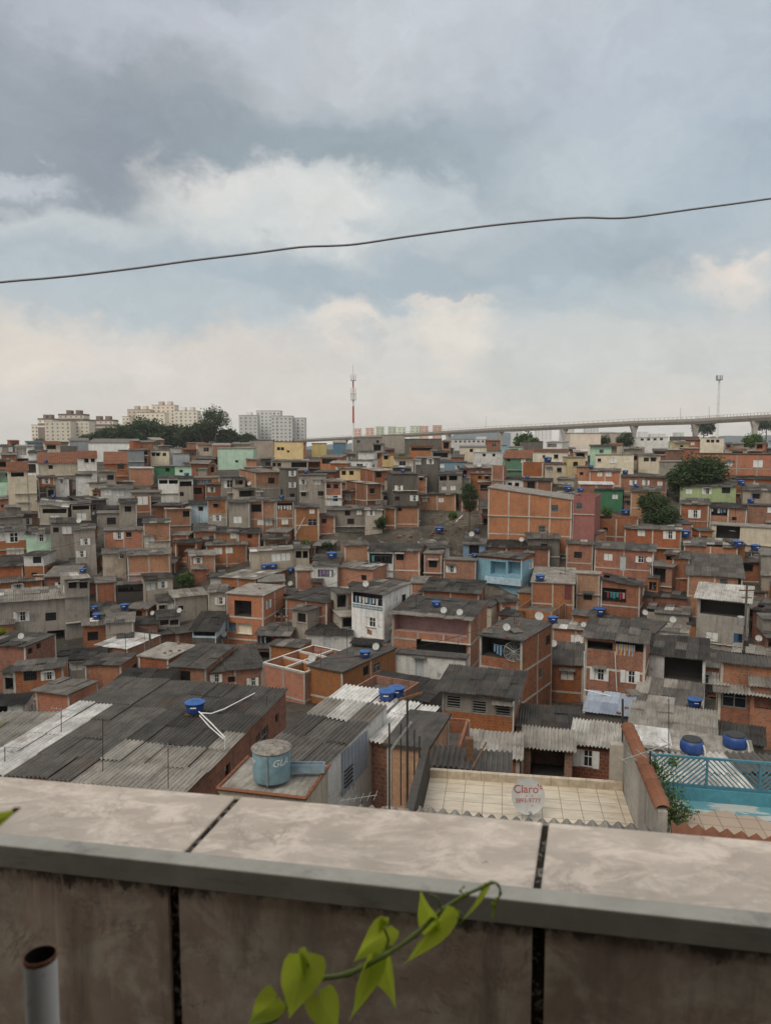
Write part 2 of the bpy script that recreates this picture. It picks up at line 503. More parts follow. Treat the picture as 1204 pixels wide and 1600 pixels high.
WSIZE = {'s': (.72, 1.05), 'd': (1.0, .95), 'g': (1.15, .95), 'w': (1.15, 1.0), 'c': (1.2, 1.0), 'v': (1.05, .95), 'p': (1.5, 1.1), 'u': (1.0, 1.2),
         'D': (.85, 2.1), 'DR': (1.0, 2.0), 'h': (.7, .6)}
WKIND = {'s': 'white', 'd': 'hole', 'g': 'grille', 'w': 'white', 'c': 'closed', 'v': 'slat', 'p': 'pane', 'u': 'blue', 'h': 'hole'}

TINT = {'cd': .10, 'ck': .19, 'cg': .33, 'cl': .56, 'cb': .70, 'cw': .90}
HOUSES = []
FACADES = []      # photo rectangles already taken, with their distance

DR0 = random.Random(31)
def sheet_roof(mb, W, L, h, e, ef, eb, tint, far=0, pitch=.21, amp=.056, rowlen=1.6, tintfn=None, matfn=None, jit=.026, gap=0.0, lift=.07, waves=5, big=False):
    x0, x1, y0, y1 = -e, W + e, -ef, L + eb
    if far: pitch, waves, per, amp = .40, 4, 2, .05
    else: per = 4
    if big: pitch, amp, per = .225, .052, 8
    if tintfn is None and not matfn: tint += DR0.gauss(0, .09)
    sw = pitch * waves
    nx = max(1, round((x1 - x0) / sw)); ny = max(1, round((y1 - y0) / rowlen))
    sw = (x1 - x0) / nx; sl = (y1 - y0) / ny
    for i in range(nx):
        for j in range(ny):
            if gap and random.random() < gap: continue
            xa = x0 + i * sw; ya = y0 + j * sl
            tn = tintfn((xa + sw / 2), (ya + sl / 2)) if tintfn else tint + random.gauss(0, .085) + (random.choice((.25, .35, -.12)) if random.random() < .10 else 0)
            tn = min(1, max(0, tn))
            mt = matfn((xa + sw / 2), (ya + sl / 2)) if matfn else 0
            jz = random.gauss(0, jit); jy = random.uniform(-.04, .08); sk = random.gauss(0, jit)
            m = waves * per
            rows = []
            for (yy, up) in ((ya - .09 + jy * .5, .016), (ya + sl + jy * .3, 0)):
                r = []
                for k in range(m + 1):
                    x = xa + sw * k / m
                    z = h(x, yy) + lift + up + jz + sk * (k / m - .5) + amp * math.cos(2 * math.pi * k / per)
                    r.append((x, yy, z))
                rows.append(r)
            mb.grid(rows, mt, tn, lambda a, b: (xa + sw * b / m, ya + sl * a))

def slab_roof(mb, W, L, h, e, ef, eb, tint, th=.13, lift=0.0, mat=0):
    x0, x1, y0, y1 = -e, W + e, -ef, L + eb
    n = 3; mm = max(1, round(L / 3))
    T = [[(x0 + (x1 - x0) * i / n, y0 + (y1 - y0) * j / mm) for i in range(n + 1)] for j in range(mm + 1)]
    Z = [[h(*p) + lift + th for p in r] for r in T]
    mb.grid([[(p[0], p[1], z) for p, z in zip(r, zr)] for r, zr in zip(T, Z)], mat, tint, lambda a, b: T[a][b])
    cs = [(x0, y0), (x1, y0), (x1, y1), (x0, y1)]
    for k in range(4):
        a, b = cs[k], cs[(k + 1) % 4]
        za, zb = h(*a) + lift, h(*b) + lift
        mb.face([(a[0], a[1], za), (b[0], b[1], zb), (b[0], b[1], zb + th), (a[0], a[1], za + th)], mat, None, max(0, tint - .05))
    mb.face([(c[0], c[1], h(*c) + lift) for c in cs[::-1]], mat, None, tint)

def panel(mb, O, U, N, W, h0, h1, strips, opens, uoff, skip_tri=False):
    """wall panel: strips = [(ztop, mat)] from the ground up; opens = (u0, u1, v0, v1, depth, mat)"""
    hm = min(h0, h1)
    O = Vector(O); U = Vector(U); N = Vector(N)
    def P(u, v, d=0): return O + U * u + Vector((0, 0, v)) - N * d
    us = {0.0, W}; vs_ = {0.0, hm}
    ops = []
    for (u0, u1, v0, v1, d, mt) in opens:
        u0 = max(.06, u0); u1 = min(W - .06, u1); v0 = max(.02, v0); v1 = min(hm - .04, v1)
        if u1 - u0 < .15 or v1 - v0 < .15: continue
        ops.append((u0, u1, v0, v1, d, mt)); us |= {u0, u1}; vs_ |= {v0, v1}
    for (z, m_) in strips:
        if 0 < z < hm: vs_.add(z)
    us = sorted(us); vs_ = sorted(vs_)
    def matat(v):
        for (z, m_) in strips:
            if v < z: return m_
        return strips[-1][1]
    for a, b in zip(us, us[1:]):
        if b - a < 1e-4: continue
        for c, d in zip(vs_, vs_[1:]):
            if d - c < 1e-4: continue
            mu, mv = (a + b) / 2, (c + d) / 2
            if any(o[0] < mu < o[1] and o[2] < mv < o[3] for o in ops): continue
            mb.face([P(a, c), P(b, c), P(b, d), P(a, d)], matat(mv), [(a + uoff, c), (b + uoff, c), (b + uoff, d), (a + uoff, d)])
    if abs(h0 - h1) > 1e-3 and not skip_tri:
        tp = P(0, h0) if h0 > h1 else P(W, h1)
        tu = (uoff, h0) if h0 > h1 else (W + uoff, h1)
        pts, uv = [P(0, hm), P(W, hm), tp], [(uoff, hm), (W + uoff, hm), tu]
        mb.face(pts, strips[-1][1], uv)
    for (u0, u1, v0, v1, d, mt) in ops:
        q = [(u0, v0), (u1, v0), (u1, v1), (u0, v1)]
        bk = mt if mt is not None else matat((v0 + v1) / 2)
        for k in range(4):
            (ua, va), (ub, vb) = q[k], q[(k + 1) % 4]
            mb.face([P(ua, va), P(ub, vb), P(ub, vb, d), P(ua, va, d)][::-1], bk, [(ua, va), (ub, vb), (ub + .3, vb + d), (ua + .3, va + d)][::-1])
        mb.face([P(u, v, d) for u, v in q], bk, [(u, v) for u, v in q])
    return ops

def parse_walls(s, H):
    """'b2.8,g' read from the top storey down -> strips from the ground up, material codes"""
    toks = s.split(',')
    z = H; out = []
    i = 0
    while z > 0.01:
        t = toks[min(i, len(toks) - 1)]
        code = t.rstrip('0123456789.')
        hh = float(t[len(code):]) if len(t) > len(code) else (2.8 if i < len(toks) - 1 else 99)
        out.append((z, code)); z -= hh; i += 1
    return out[::-1]

def house(label, loc, th, W, L, H, walls, roof, opens=(), side_opens=(), hts=(0, 0, 0, 0), name=None, cat='house', frame=None,
          far=0, e=.18, ef=.28, eb=.05, group='houses crowded over the hillside', tintfn=None, matfn=None, inner=None, wins=None,
          gap=0.0, tilt=False, rowlen=1.6, slabtint=None):
    first = walls.split(',')[0].rstrip('0123456789.')
    if name is None:
        name = 'brick_house' if first in 'bodn' else ('plastered_house' if first in 'gkeq' else 'painted_house')
    root = thing(name, label, cat, loc, th, group)
    if tilt: root.rotation_euler = (AUTO.gauss(0, .007), AUTO.gauss(0, .009), th)
    hfl, hfr, hbl, hbr = [H + k for k in hts]
    def h(x, y):
        u, v = x / W, y / L
        return (hfl * (1 - u) + hfr * u) * (1 - v) + (hbl * (1 - u) + hbr * u) * v
    strips_c = parse_walls(walls, H)
    codes = []
    for _, c in strips_c:
        if c not in codes: codes.append(c)
    for o in list(opens) + list(side_opens):
        if o[-1] is not None and o[-1] not in codes: codes.append(o[-1])
    strips = [(z, codes.index(c)) for z, c in strips_c]
    fx = lambda o: tuple(o[:-1]) + (None if o[-1] is None else codes.index(o[-1]),)
    mb = MB()
    uo = random.uniform(0, 9)
    fo = [fx(o) for o in opens]
    so = [fx(o[1:]) for o in side_opens if o[0] == 'R']; lo = [fx(o[1:]) for o in side_opens if o[0] == 'L']
    panel(mb, (0, 0, 0), (1, 0, 0), (0, -1, 0), W, hfl, hfr, strips, fo, uo)
    panel(mb, (W, 0, 0), (0, 1, 0), (1, 0, 0), L, hfr, hbr, strips, so, uo + 3)
    panel(mb, (W, L, 0), (-1, 0, 0), (0, 1, 0), W, hbr, hbl, strips, [], uo + 5)
    panel(mb, (0, L, 0), (0, -1, 0), (-1, 0, 0), L, hbl, hfl, strips, lo, uo + 7)
    if roof == 'o' or roof[0] == 'p':           # walls without a roof: inner faces, wall tops
        t = .14; fz = H - (2.5 if roof == 'o' else .75)
        ii = codes.index(codes[strips[-1][1]])
        panel(mb, (W - t, t, fz), (-1, 0, 0), (0, 1, 0), W - 2 * t, hfr - fz, hfl - fz, [(99, ii)], [], uo)
        panel(mb, (W - t, L - t, fz), (0, -1, 0), (-1, 0, 0), L - 2 * t, hbr - fz, hfr - fz, [(99, ii)], [], uo)
        panel(mb, (t, L - t, fz), (1, 0, 0), (0, -1, 0), W - 2 * t, hbl - fz, hbr - fz, [(99, ii)], [], uo)
        panel(mb, (t, t, fz), (0, 1, 0), (1, 0, 0), L - 2 * t, hfl - fz, hbl - fz, [(99, ii)], [], uo)
        co = [(0, 0, hfl), (W, 0, hfr), (W, L, hbr), (0, L, hbl)]; ci = [(t, t, hfl), (W - t, t, hfr), (W - t, L - t, hbr), (t, L - t, hbl)]
        for k in range(4):
            mb.face([co[k], co[(k + 1) % 4], ci[(k + 1) % 4], ci[k]], ii)
    mb.build('wall', [M[c] for c in codes], root)
    # roof
    rb = MB()
    if roof[0] == 'c':
        sheet_roof(rb, W, L, h, e, ef, eb, TINT[roof], far, tintfn=tintfn, matfn=matfn, gap=gap, rowlen=rowlen, big=loc[1] < 48)
        rb.build('roof', [M['sheet'], M['steel']], root)
    elif roof == 'st':
        sheet_roof(rb, W, L, h, e, ef, eb, .5, far, pitch=.25, amp=.02)
        rb.build('roof', [M['steel']], root)
    elif roof == 'tt':
        sheet_roof(rb, W, L, h, e, ef, eb, .5, far, pitch=.24, amp=.05, rowlen=.45, jit=.006)
        rb.build('roof', [M['tile']], root)
    elif roof[0] == 'f':
        tv = {'fd': .16, 'fg': .42, 'fl': .66, 'fw': .9}[roof] + random.uniform(-.05, .05)
        slab_roof(rb, W, L, h, e * .8, e, .05, tv)
        rb.build('roof', [M['slab']], root)
    elif roof == 'o' or roof[0] == 'p':
        fz = H - (2.5 if roof == 'o' else .75)
        rb.face([(.14, .14, fz), (W - .14, .14, fz), (W - .14, L - .14, fz), (.14, L - .14, fz)], 0,
                [(0, 0), (W, 0), (W, L), (0, L)], .35)
        rb.build('floor_slab', [M['slab']], root)
    # concrete frame left showing between the bricks
    if frame is None: frame = first in 'bon' and not far
    if frame:
        fb = MB(); p = .02; s_ = .2
        nx = max(1, round(W / 3.6)); ny = max(1, round(L / 4.0))
        sq = [(s_ / 2 + (W - s_) * k / nx) for k in range(nx + 1)]
        for k, x in enumerate(sq):
            hh = h(x, 0)
            segs = [(0, hh - .03)]
            for (u0, u1, v0, v1, d_, m_) in fo:
                if u0 - .1 < x < u1 + .1 and 0 < k < nx:
                    ns = []
                    for (a, b) in segs:
                        if v0 > a + .1: ns.append((a, min(b, v0)))
                        if v1 < b - .1: ns.append((max(a, v1), b))
                    segs = ns
            for (a, b) in segs:
                fb.box((x, .05 - p, (a + b) / 2), (s_, .1 + 2 * p, b - a))
        for k in range(1, ny + 1):
            y = (L - .1) * k / ny
            for (x, pp) in ((-p + .04, 0), (W + p - .04, 0)):
                hh = h(min(W, max(0, x)), y)
                fb.box((x, y, hh / 2 - .02), (.12, s_ * .9, hh - .05))
        z = H - (2.8 if roof != 'o' else .1) + (0 if roof == 'o' else -.05)
        if roof == 'o': z = H - .1
        while z > .4:
            spans = [(0.0, W)]
            for (u0, u1, v0, v1, d_, m_) in fo:
                if v0 - .08 < z < v1 + .08:
                    ns = []
                    for (a, b) in spans:
                        if u0 > a + .1: ns.append((a, min(b, u0)))
                        if u1 < b - .1: ns.append((max(a, u1), b))
                    spans = ns
            for (a, b) in spans: fb.box(((a + b) / 2, .04 - p * 1.4, z), (b - a + 2 * p * (a == 0), .09 + p, .2))
            for x in (-p * 1.4 + .04, W + p * 1.4 - .04): fb.box((x, L / 2 + .06, z), (.09 + p, L - .14, .19))
            z -= 2.8
        fb.build('concrete_frame', M['conc'], root)
    # windows and doors
    for (kind, face, u, v, w, hh) in (wins or []):
        if face == 'F': pos, rz = (u, .09, v), 0
        elif face == 'R': pos, rz = (W - .09, u, v), R(90)
        else: pos, rz = (.09, L - u, v), R(-90)
        if kind in DOOR:
            link_mesh('door', DOOR[kind], root, pos, rz, (w, 1, hh)); continue
        wo = link_mesh('window', WIN[WKIND[kind]], root, pos, rz, (w, 1, hh))
        if kind == 's':
            for sx in (-1, 1):
                s = link_mesh('shutter', SHUT, wo, (sx * (.5 + .27), -.135, 0), sx * R(-4), (.52, 1, 1.0))
    HOUSES.append(dict(root=root, label=label, W=W, L=L, H=H, loc=Vector(loc), th=th))
    return root

AUTO = random.Random(11)
auto_fill = [False]; PORCH = []
def colx(px, P0, d, z):
    """distance along direction d from P0 (xy) until the point falls on photo column px"""
    t = (px - 602.0) / F
    c, s = math.cos(PITCH), math.sin(PITCH)
    num = t * (P0.y * c - (z - CZ) * s) - P0.x
    den = d.x - t * d.y * c
    return num / den if abs(den) > 1e-6 else -1

YB = {(690, 1088): 1049, (750, 1003): 974, (833, 1040): 1007, (913, 1003): 974, (1007, 1031): 999, (992, 1108): 1069, (984, 1151): 1112, (1122, 1076): 1054, (1126, 1034): 1020,
      (1118, 1153): 1127, (914, 1119): 1087, (893, 1170): 1133, (816, 1164): 1135, (806, 1134): 1100, (688, 1185): 1148, (680, 1206): 1188, (628, 1140): 1120, (560, 1094): 1063,
      (618, 1030): 1026, (217, 1030): 1010, (265, 1044): 1008, (323, 1051): 1014, (549, 928): 911, (612, 968): 938, (660, 927): 908, (662, 866): 843, (692, 876): 872, (745, 874): 866,
      (723, 851): 838, (757, 858): 846, (975, 826): 814, (928, 861): 850, (900, 898): 894, (938, 917): 907, (884, 851): 841, (830, 913): 890, (1074, 898): 863, (1088, 940): 916,
      (1006, 936): 925, (1010, 962): 949, (1022, 990): 978, (1062, 788): 778, (1108, 793): 786, (1062, 760): 750, (1068, 852): 839, (-70, 947): 926, (100, 906): 896, (-25, 1011): 991,
      (21, 1043): 1027, (-30, 1100): 1082, (57, 1086): 1067, (90, 1128): 1084, (-60, 1165): 1116, (129, 979): 968, (165, 972): 956, (62, 1022): 1009, (108, 1028): 1011, (152, 1014): 993,
      (133, 1040): 1021, (168, 1078): 1046, (-10, 912): 903, (38, 868): 861, (226, 906): 897, (199, 866): 856, (223, 818): 810, (224, 818): 811, (322, 853): 844, (297, 869): 861, (393, 862): 856,
      (538, 853): 845, (575, 862): 849, (615, 862): 850, (487, 884): 878, (527, 890): 879, (325, 925): 913, (353, 931): 915, (456, 955): 940, (445, 941): 921, (478, 992): 962, (345, 906): 890,
      (300, 985): 956, (421, 1012): 1001, (246, 940): 929, (272, 934): 923, (246, 965): 955, (207, 975): 962, (196, 1000): 985, (157, 764): 757, (258, 796): 790, (23, 747): 742}
DR = random.Random(77)
def dress(root, W, L, Hh, walls, opens, hts, filler, Y):
    """the later additions every house here has"""
    def clear(u0, u1, v0, v1): return all(o[1] < u0 or o[0] > u1 or o[3] < v0 or o[2] > v1 for o in opens)
    first = walls.split(',')[0].rstrip('0123456789.')
    for o in opens:
        if o[4] < .5 and DR.random() < .22:
            a = MB(); c = (o[0] + o[1]) / 2; w = o[1] - o[0] + DR.uniform(.3, .7); d = DR.uniform(.4, .8); z = o[3] + .12
            rows = [[(c + w * (k / 8 - .5), y, zz + .02 * math.cos(k * math.pi)) for k in range(9)] for (y, zz) in ((-d, z - .1), (.02, z + .12))]
            a.grid(rows, 0, DR.uniform(.1, .7), lambda i, j: (j * .2, i)); a.build('awning', M['sheet'], root)
        elif o[4] < .5 and DR.random() < .3:
            a = MB(); a.box(((o[0] + o[1]) / 2, -.04, o[2] - .04), (o[1] - o[0] + .24, .16, .07)); a.build('sill', M['conc'], root)
    if DR.random() < .45:
        x = DR.choice((.12, W - .12)); a = MB(); a.tube([(x, -.07, Hh - .05), (x, -.07, .1)], .05, 6); a.build('downpipe', M['pvc'] if DR.random() < .6 else M['galv'], root)
    z = Hh - 2.8
    while z > 1.0:
        if DR.random() < .35:
            a = MB(); d = DR.uniform(.12, .5); x0 = 0 if DR.random() < .6 else W * DR.uniform(.1, .5); a.box(((x0 + W) / 2, -d / 2 - .025, z + .04), (W - x0 + .1, d, .11)); a.build('ledge', M['conc'], root)
        z -= 2.8
    if W > 2.4 and Hh > 3 and DR.random() < (.5 if filler else .22):
        w = W * DR.uniform(.35, .6); d = DR.uniform(.9, 1.7); h = Hh - DR.uniform(1.0, 2.6); x = DR.choice((.05, W - w - .05))
        if h > 1.5 and (filler or clear(x, x + w, h - 2.6, h + .3)):
            code = DR.choice((first, 'b', 'b', 'o', 'g', 'k', 'e', 'd'))
            mb = MB(); o = [(w * .15, w * .85, h - 1.7, h - .5, min(.9, d - .1), 1)] if DR.random() < .7 else []
            panel(mb, (x, -d, 0), (1, 0, 0), (0, -1, 0), w, h, h, [(99, 0)], o, DR.uniform(0, 5))
            panel(mb, (x + w, -d, 0), (0, 1, 0), (1, 0, 0), d - .01, h, h + .25, [(99, 0)], [], DR.uniform(0, 5))
            panel(mb, (x, -.01, 0), (0, -1, 0), (-1, 0, 0), d - .01, h + .25, h, [(99, 0)], [], DR.uniform(0, 5))
            an = mb.build('annex', [M[code], M['q']], root)
            rb = MB(); sheet_roof(rb, w, d, lambda X, Yy: h + .25 * Yy / d, .15, .25, -.02, DR.choice((.1, .2, .3, .5)), 1 if Y > 150 else 0)
            for k in range(len(rb.v)): rb.v[k] = (rb.v[k][0] + x, rb.v[k][1] - d, rb.v[k][2])
            rb.build('annex_roof', M['sheet'], an)
    if filler and L > 3.2 and DR.random() < .3:
        w = W * DR.uniform(.4, .75); l = L * .5; h0 = Hh + .15; hh = DR.uniform(1.2, 2.3); x = DR.choice((.05, W - w - .05)); y = L - l - .05
        code = DR.choice(('b', 'o', 'g', 'k', 'b', first)); mb = MB()
        o = [(w * .12, w * .8, .5, hh - .25, min(1.2, l - .2), 1)] if DR.random() < .6 else []
        for (O, U, N, ww, op) in (((x, y, h0), (1, 0, 0), (0, -1, 0), w, o), ((x + w, y, h0), (0, 1, 0), (1, 0, 0), l, []), ((x + w, y + l, h0), (-1, 0, 0), (0, 1, 0), w, []), ((x, y + l, h0), (0, -1, 0), (-1, 0, 0), l, [])):
            panel(mb, O, U, N, ww, hh, hh, [(99, 0)], op, DR.uniform(0, 5))
        rr = mb.build('roof_room', [M[code], M['q']], root)
        rb = MB(); sheet_roof(rb, w, l, lambda X, Yy: h0 + hh + .08 * Yy, .2, .35, .1, DR.choice((.1, .2, .3, .55)), 1 if Y > 150 else 0)
        for k in range(len(rb.v)): rb.v[k] = (rb.v[k][0] + x, rb.v[k][1] + y, rb.v[k][2])
        rb.build('roof_room_cover', M['sheet'], rr)
def H(label, xl, xr, yt, n, walls, roof, wins=None, xs=None, th=0, rs=.09, L=None, Y=None, fl=0, frame=None, far=None, name=None, zt=None,
      e=.18, ef=.28, eb=.05, tintfn=None, group='houses crowded over the hillside', cat='house', inner=None, gap=0.0, auto=False, sw=1.0, short=None):
    tr = R(th) - math.atan(((xl + xr) / 2 - 602.0) / F)      # th is measured from the line of sight
    ax = Vector((math.cos(tr), math.sin(tr))); bx = Vector((-math.sin(tr), math.cos(tr)))
    near_left = th >= 0
    pc = xl if near_left else xr
    if Y is None:
        Y = 16.0
        while Y < 420:
            p = at(pc, yt, Y)
            if p.z <= zg(p.x, Y) + n * 2.8: break
            Y += .25
    P = at(pc, yt, Y)
    if near_left:
        W = colx(xr, P, ax, P.z); P0 = Vector((P.x, P.y))
    else:
        W = colx(xl, P, -ax, P.z); P0 = Vector((P.x, P.y)) - ax * W
    if W < 1.2: W = 1.2
    W = min(W, 40)
    if xs is not None:
        C = P0 + ax * W if xs > xr else P0
        Ls = colx(xs, C, bx, P.z)
        if 1.5 < Ls < 26 and L is None: L = min(Ls, 10)
    if (xl, yt) in YB and n >= 0:
        d = ray(pc, YB[(xl, yt)]); T = -d.z / d.y
        Lb = ((CZ - P.z) - T * Y) / (T * bx.y + rs)
        L = min(12, max(1.6, Lb)) if Lb > 0 else 3.0
    if L is None: L = 3.4 + 1.6 * AUTO.random()
    zb = min(zg(0, P0.y), zg(0, (P0 + ax * W).y), zg(0, (P0 + bx * L).y)) - .4
    Hh = P.z - zb
    if far is None: far = 1 if Y > 150 else 0
    hts = (fl if near_left is False else fl, 0, rs * L + fl, rs * L)
    if fl < 0: hts = (0, -fl, rs * L, rs * L - fl)
    # pixel -> facade
    def on_front(px, py):
        d = ray(px, py); nrm = Vector((math.sin(tr), -math.cos(tr), 0))
        o = Vector((0, 0, CZ)); t = (Vector((P0.x, P0.y, 0)) - o).dot(nrm) / d.dot(nrm)
        q = o + d * t - Vector((P0.x, P0.y, 0))
        return q.x * ax.x + q.y * ax.y, q.z - zb
    def on_side(px, py, right):
        C = P0 + ax * W if right else P0
        nrm = Vector((ax.x, ax.y, 0)); d = ray(px, py); o = Vector((0, 0, CZ))
        t = (Vector((C.x, C.y, 0)) - o).dot(nrm) / d.dot(nrm)
        q = o + d * t - Vector((C.x, C.y, 0))
        return q.x * bx.x + q.y * bx.y, q.z - zb
    opens, sides, wl = [], [], []
    if wins is None and not far or auto:
        wins = list(wins or [])
        for s_ in range(max(1, int(Hh / 2.8))):
            v = Hh - 1.25 - 2.8 * s_
            if v < 1.2: break
            k = max(1, int(W / 3.0)); u = W / k / 2
            if W > 2.6 and AUTO.random() < (.42 if s_ == 0 else .15):
                a0 = AUTO.uniform(.15, .5); a1 = W - AUTO.uniform(.15, W * .4)
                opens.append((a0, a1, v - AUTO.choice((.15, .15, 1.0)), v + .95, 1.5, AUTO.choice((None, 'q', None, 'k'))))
                continue
            for q in range(k):
                if AUTO.random() < .25: continue
                kind = AUTO.choice('ssdgwcvp')
                ww, wh = WSIZE[kind]
                if W < 2.2: kind, ww, wh = 'h', .6, .6
                uu = u + q * W / k + AUTO.uniform(-.3, .3)
                opens.append((uu - ww / 2, uu + ww / 2, v - wh / 2, v + wh / 2, .2, None))
                wl.append((kind, 'F', uu, v, ww, wh))
    for w in (wins or []):
        if w[0] == 'P' or w[0] == 'O':
            u0, v0 = on_front(w[1], w[4]); u1, v1 = on_front(w[3], w[2])
            mid = (u0 + u1) / 2
            opens.append((u0, u1, v0, v1, 1.7 if len(w) < 7 else w[6], w[5] if len(w) > 5 else None))
            continue
        kind = w[0]; ww, wh = WSIZE[kind]
        k = w[3] if len(w) > 3 else sw
        ww *= k; wh *= k
        u, v = on_front(w[1], w[2]); face = 'F'; lim = W
        if u < 0 or u > W:
            right = u > W
            u, v = on_side(w[1], w[2], right); face = 'R' if right else 'L'; lim = L
            if not (0 < u < L): continue
            if face == 'L': u = L - u
        u = min(max(u, ww / 2 + .1), lim - ww / 2 - .1); v = min(max(v, wh / 2 + .05), Hh - wh / 2 - .08)
        if lim < ww + .25: ww = lim - .3; u = lim / 2
        o = (u - ww / 2, u + ww / 2, v - wh / 2, v + wh / 2, .2, None)
        if face == 'F': opens.append(o)
        else: sides.append((face,) + o)
        wl.append((kind, face, u, v, ww, wh))
    # flanks get small windows and holes of their own
    for face in 'LR':
        if L > 2.6 and Hh > 2 and not any(w[1] == face for w in wl):
            for s_ in range(2):
                v = Hh - 1.3 - 2.8 * s_
                if v < 1 or AUTO.random() < .35: continue
                kind = AUTO.choice('dchgvs'); ww, wh = WSIZE[kind]; u = AUTO.uniform(.8, max(.9, L - .8))
                if u + ww / 2 > L - .2 or u - ww / 2 < .2: continue
                sides.append((face, u - ww / 2, u + ww / 2, v - wh / 2, v + wh / 2, .2, None)); wl.append((kind, face, u, v, ww, wh))
    # openings may not overlap
    ok = []
    for o in opens:
        if all(o[1] <= q[0] or o[0] >= q[1] or o[3] <= q[2] or o[2] >= q[3] for q in ok): ok.append(o)
    wl = [w for w in wl if w[1] != 'F' or any(abs((o[0] + o[1]) / 2 - w[2]) < .02 and abs((o[2] + o[3]) / 2 - w[3]) < .02 for o in ok)]
    root = house(label, (P0.x, P0.y, zb), tr, W, L, Hh, walls, roof, ok, sides, hts, name=name, cat=cat, frame=frame, far=far, e=e, ef=ef, eb=eb,
                 group=group, tintfn=tintfn, inner=inner, wins=wl, gap=gap, tilt=True)
    if auto_fill[0] and Y < 150:
        for o in ok:
            if o[4] >= 1.5 and o[1] - o[0] > 1.2 and AUTO.random() < .4: PORCH.append((root.location.copy(), tr, o, (xl + xr) / 2, yt, Y))
    if Y < 200: dress(root, W, L, Hh, walls, ok, hts, group is not None and auto_fill[0], Y)
    hh = HOUSES[-1]; hh.update(dict(on_front=on_front, Y=Y, zb=zb, ax=ax, bx=bx, P0=P0, short=short, px=(xl + xr) / 2, py=yt))
    yb = yt + 2.5 * 2.8 * F / Y
    bk = proj((P0.x + bx.x * L, P0.y + bx.y * L, P.z + rs * L))
    FACADES.append((min(xl, xr), min(yt, bk[1]), max(xl, xr), yt + min(n, 2.2) * 2.8 * F / Y, Y))
    return root
# ------------------------------------------------------------------ houses read off the photograph, front to back
# ---- right, near
H('brick house with grey rendered upper half behind the white painted shed roof', 690, 803, 1088, 1.6, 'g1.55,b1.7,k', 'ck',
  [('v', 708, 1097), ('v', 748, 1105), ('v', 785, 1108)], xs=817, th=-9, rs=.04, e=.5, ef=.5, tintfn=lambda x, y: random.gauss(.2, .05), short='grey and brick house')
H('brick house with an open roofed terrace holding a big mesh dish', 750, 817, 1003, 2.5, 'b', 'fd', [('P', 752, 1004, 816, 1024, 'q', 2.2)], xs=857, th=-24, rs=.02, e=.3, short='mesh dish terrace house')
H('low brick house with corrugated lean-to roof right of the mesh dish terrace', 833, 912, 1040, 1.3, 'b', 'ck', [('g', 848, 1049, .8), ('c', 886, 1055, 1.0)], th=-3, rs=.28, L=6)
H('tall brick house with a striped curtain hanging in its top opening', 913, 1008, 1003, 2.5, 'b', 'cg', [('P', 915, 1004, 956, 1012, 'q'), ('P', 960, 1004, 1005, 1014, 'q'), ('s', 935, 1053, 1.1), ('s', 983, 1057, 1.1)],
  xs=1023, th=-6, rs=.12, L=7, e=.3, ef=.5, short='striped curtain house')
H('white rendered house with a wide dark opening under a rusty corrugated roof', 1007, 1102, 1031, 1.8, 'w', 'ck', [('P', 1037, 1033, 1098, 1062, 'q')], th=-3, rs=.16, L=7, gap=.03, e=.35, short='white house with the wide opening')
H('shack under a patched pale grey corrugated roof with a small blue tank', 992, 1094, 1108, .75, 'd', 'cl', [], th=-4, rs=.15, L=6, tintfn=lambda x, y: random.choice((.42, .5, .75, .8, .35)), gap=.0, short='patched grey roof')
H('low house under a broad beige corrugated roof behind the two lidded tanks', 984, 1117, 1151, .8, 'e', 'cb', [], th=-2, rs=.12, L=6, tintfn=lambda x, y: random.gauss(.72, .05), short='beige corrugated roof')
H('brick house with two big dark panes under a sagging fibre cement awning', 1122, 1212, 1076, 1.6, 'b.15,b', 'cl', [('p', 1147, 1090, 1.15), ('p', 1180, 1093, 1.15)], th=3, rs=.03, L=2.2, e=.4, ef=.9, short='house with the two big panes')
H('brick upper house with dark corrugated roof at the right edge of the hillside', 1126, 1216, 1034, 2.3, 'b', 'ck', [], th=3, rs=.12, L=7, e=.3)
H('low dark shed with corrugated roof right of the beige corrugated roof', 1118, 1192, 1153, .7, 'k', 'cd', [], th=0, rs=.05, L=6)
H('small brick house with a bluish steel sheet roof below the striped curtain house', 914, 985, 1119, .9, 'k', 'st', [], th=-6, rs=.14, L=6.2, short='bluish steel roof')
H('brick hut with white shuttered window under white corrugated sheets', 893, 969, 1170, 1.0, 'd', 'cw', [('s', 915, 1185, .95)], th=-3, rs=.06, L=5.5, Y=39, tintfn=lambda x, y: random.gauss(.78, .06), short='white corrugated hut')
H('open fronted shed under a weathered beige corrugated roof', 816, 892, 1164, 1.0, 'd', 'cb', [('P', 826, 1169, 880, 1216, 'q', 2.5)], th=0, rs=.12, L=4.5, Y=38, tintfn=lambda x, y: random.gauss(.62, .08), short='open fronted shed')
H('flat low building with blackened roof sheets above the open fronted shed', 806, 905, 1134, .8, 'd', 'cd', [], th=0, rs=.02, L=7, tintfn=lambda x, y: random.gauss(.12, .05))
H('brick shed roofed with white painted corrugated sheets', 688, 812, 1185, .9, 'b', 'cw', [], xs=815, th=-4, rs=.03, L=6.5, Y=36, tintfn=lambda x, y: random.gauss(.78, .06), short='white painted shed roof')
H('low lean-to of dark corrugated sheets just beyond the tiled terrace', 680, 795, 1206, .7, 'k', 'cd', [], th=-3, rs=.03, L=3.6, Y=28, short='dark lean-to')
H('roofless low brick enclosure left of the white painted shed roof', 672, 722, 1172, 1.0, 'b', 'p', [], th=-8, rs=0, L=4.0, Y=34, short='roofless brick enclosure')
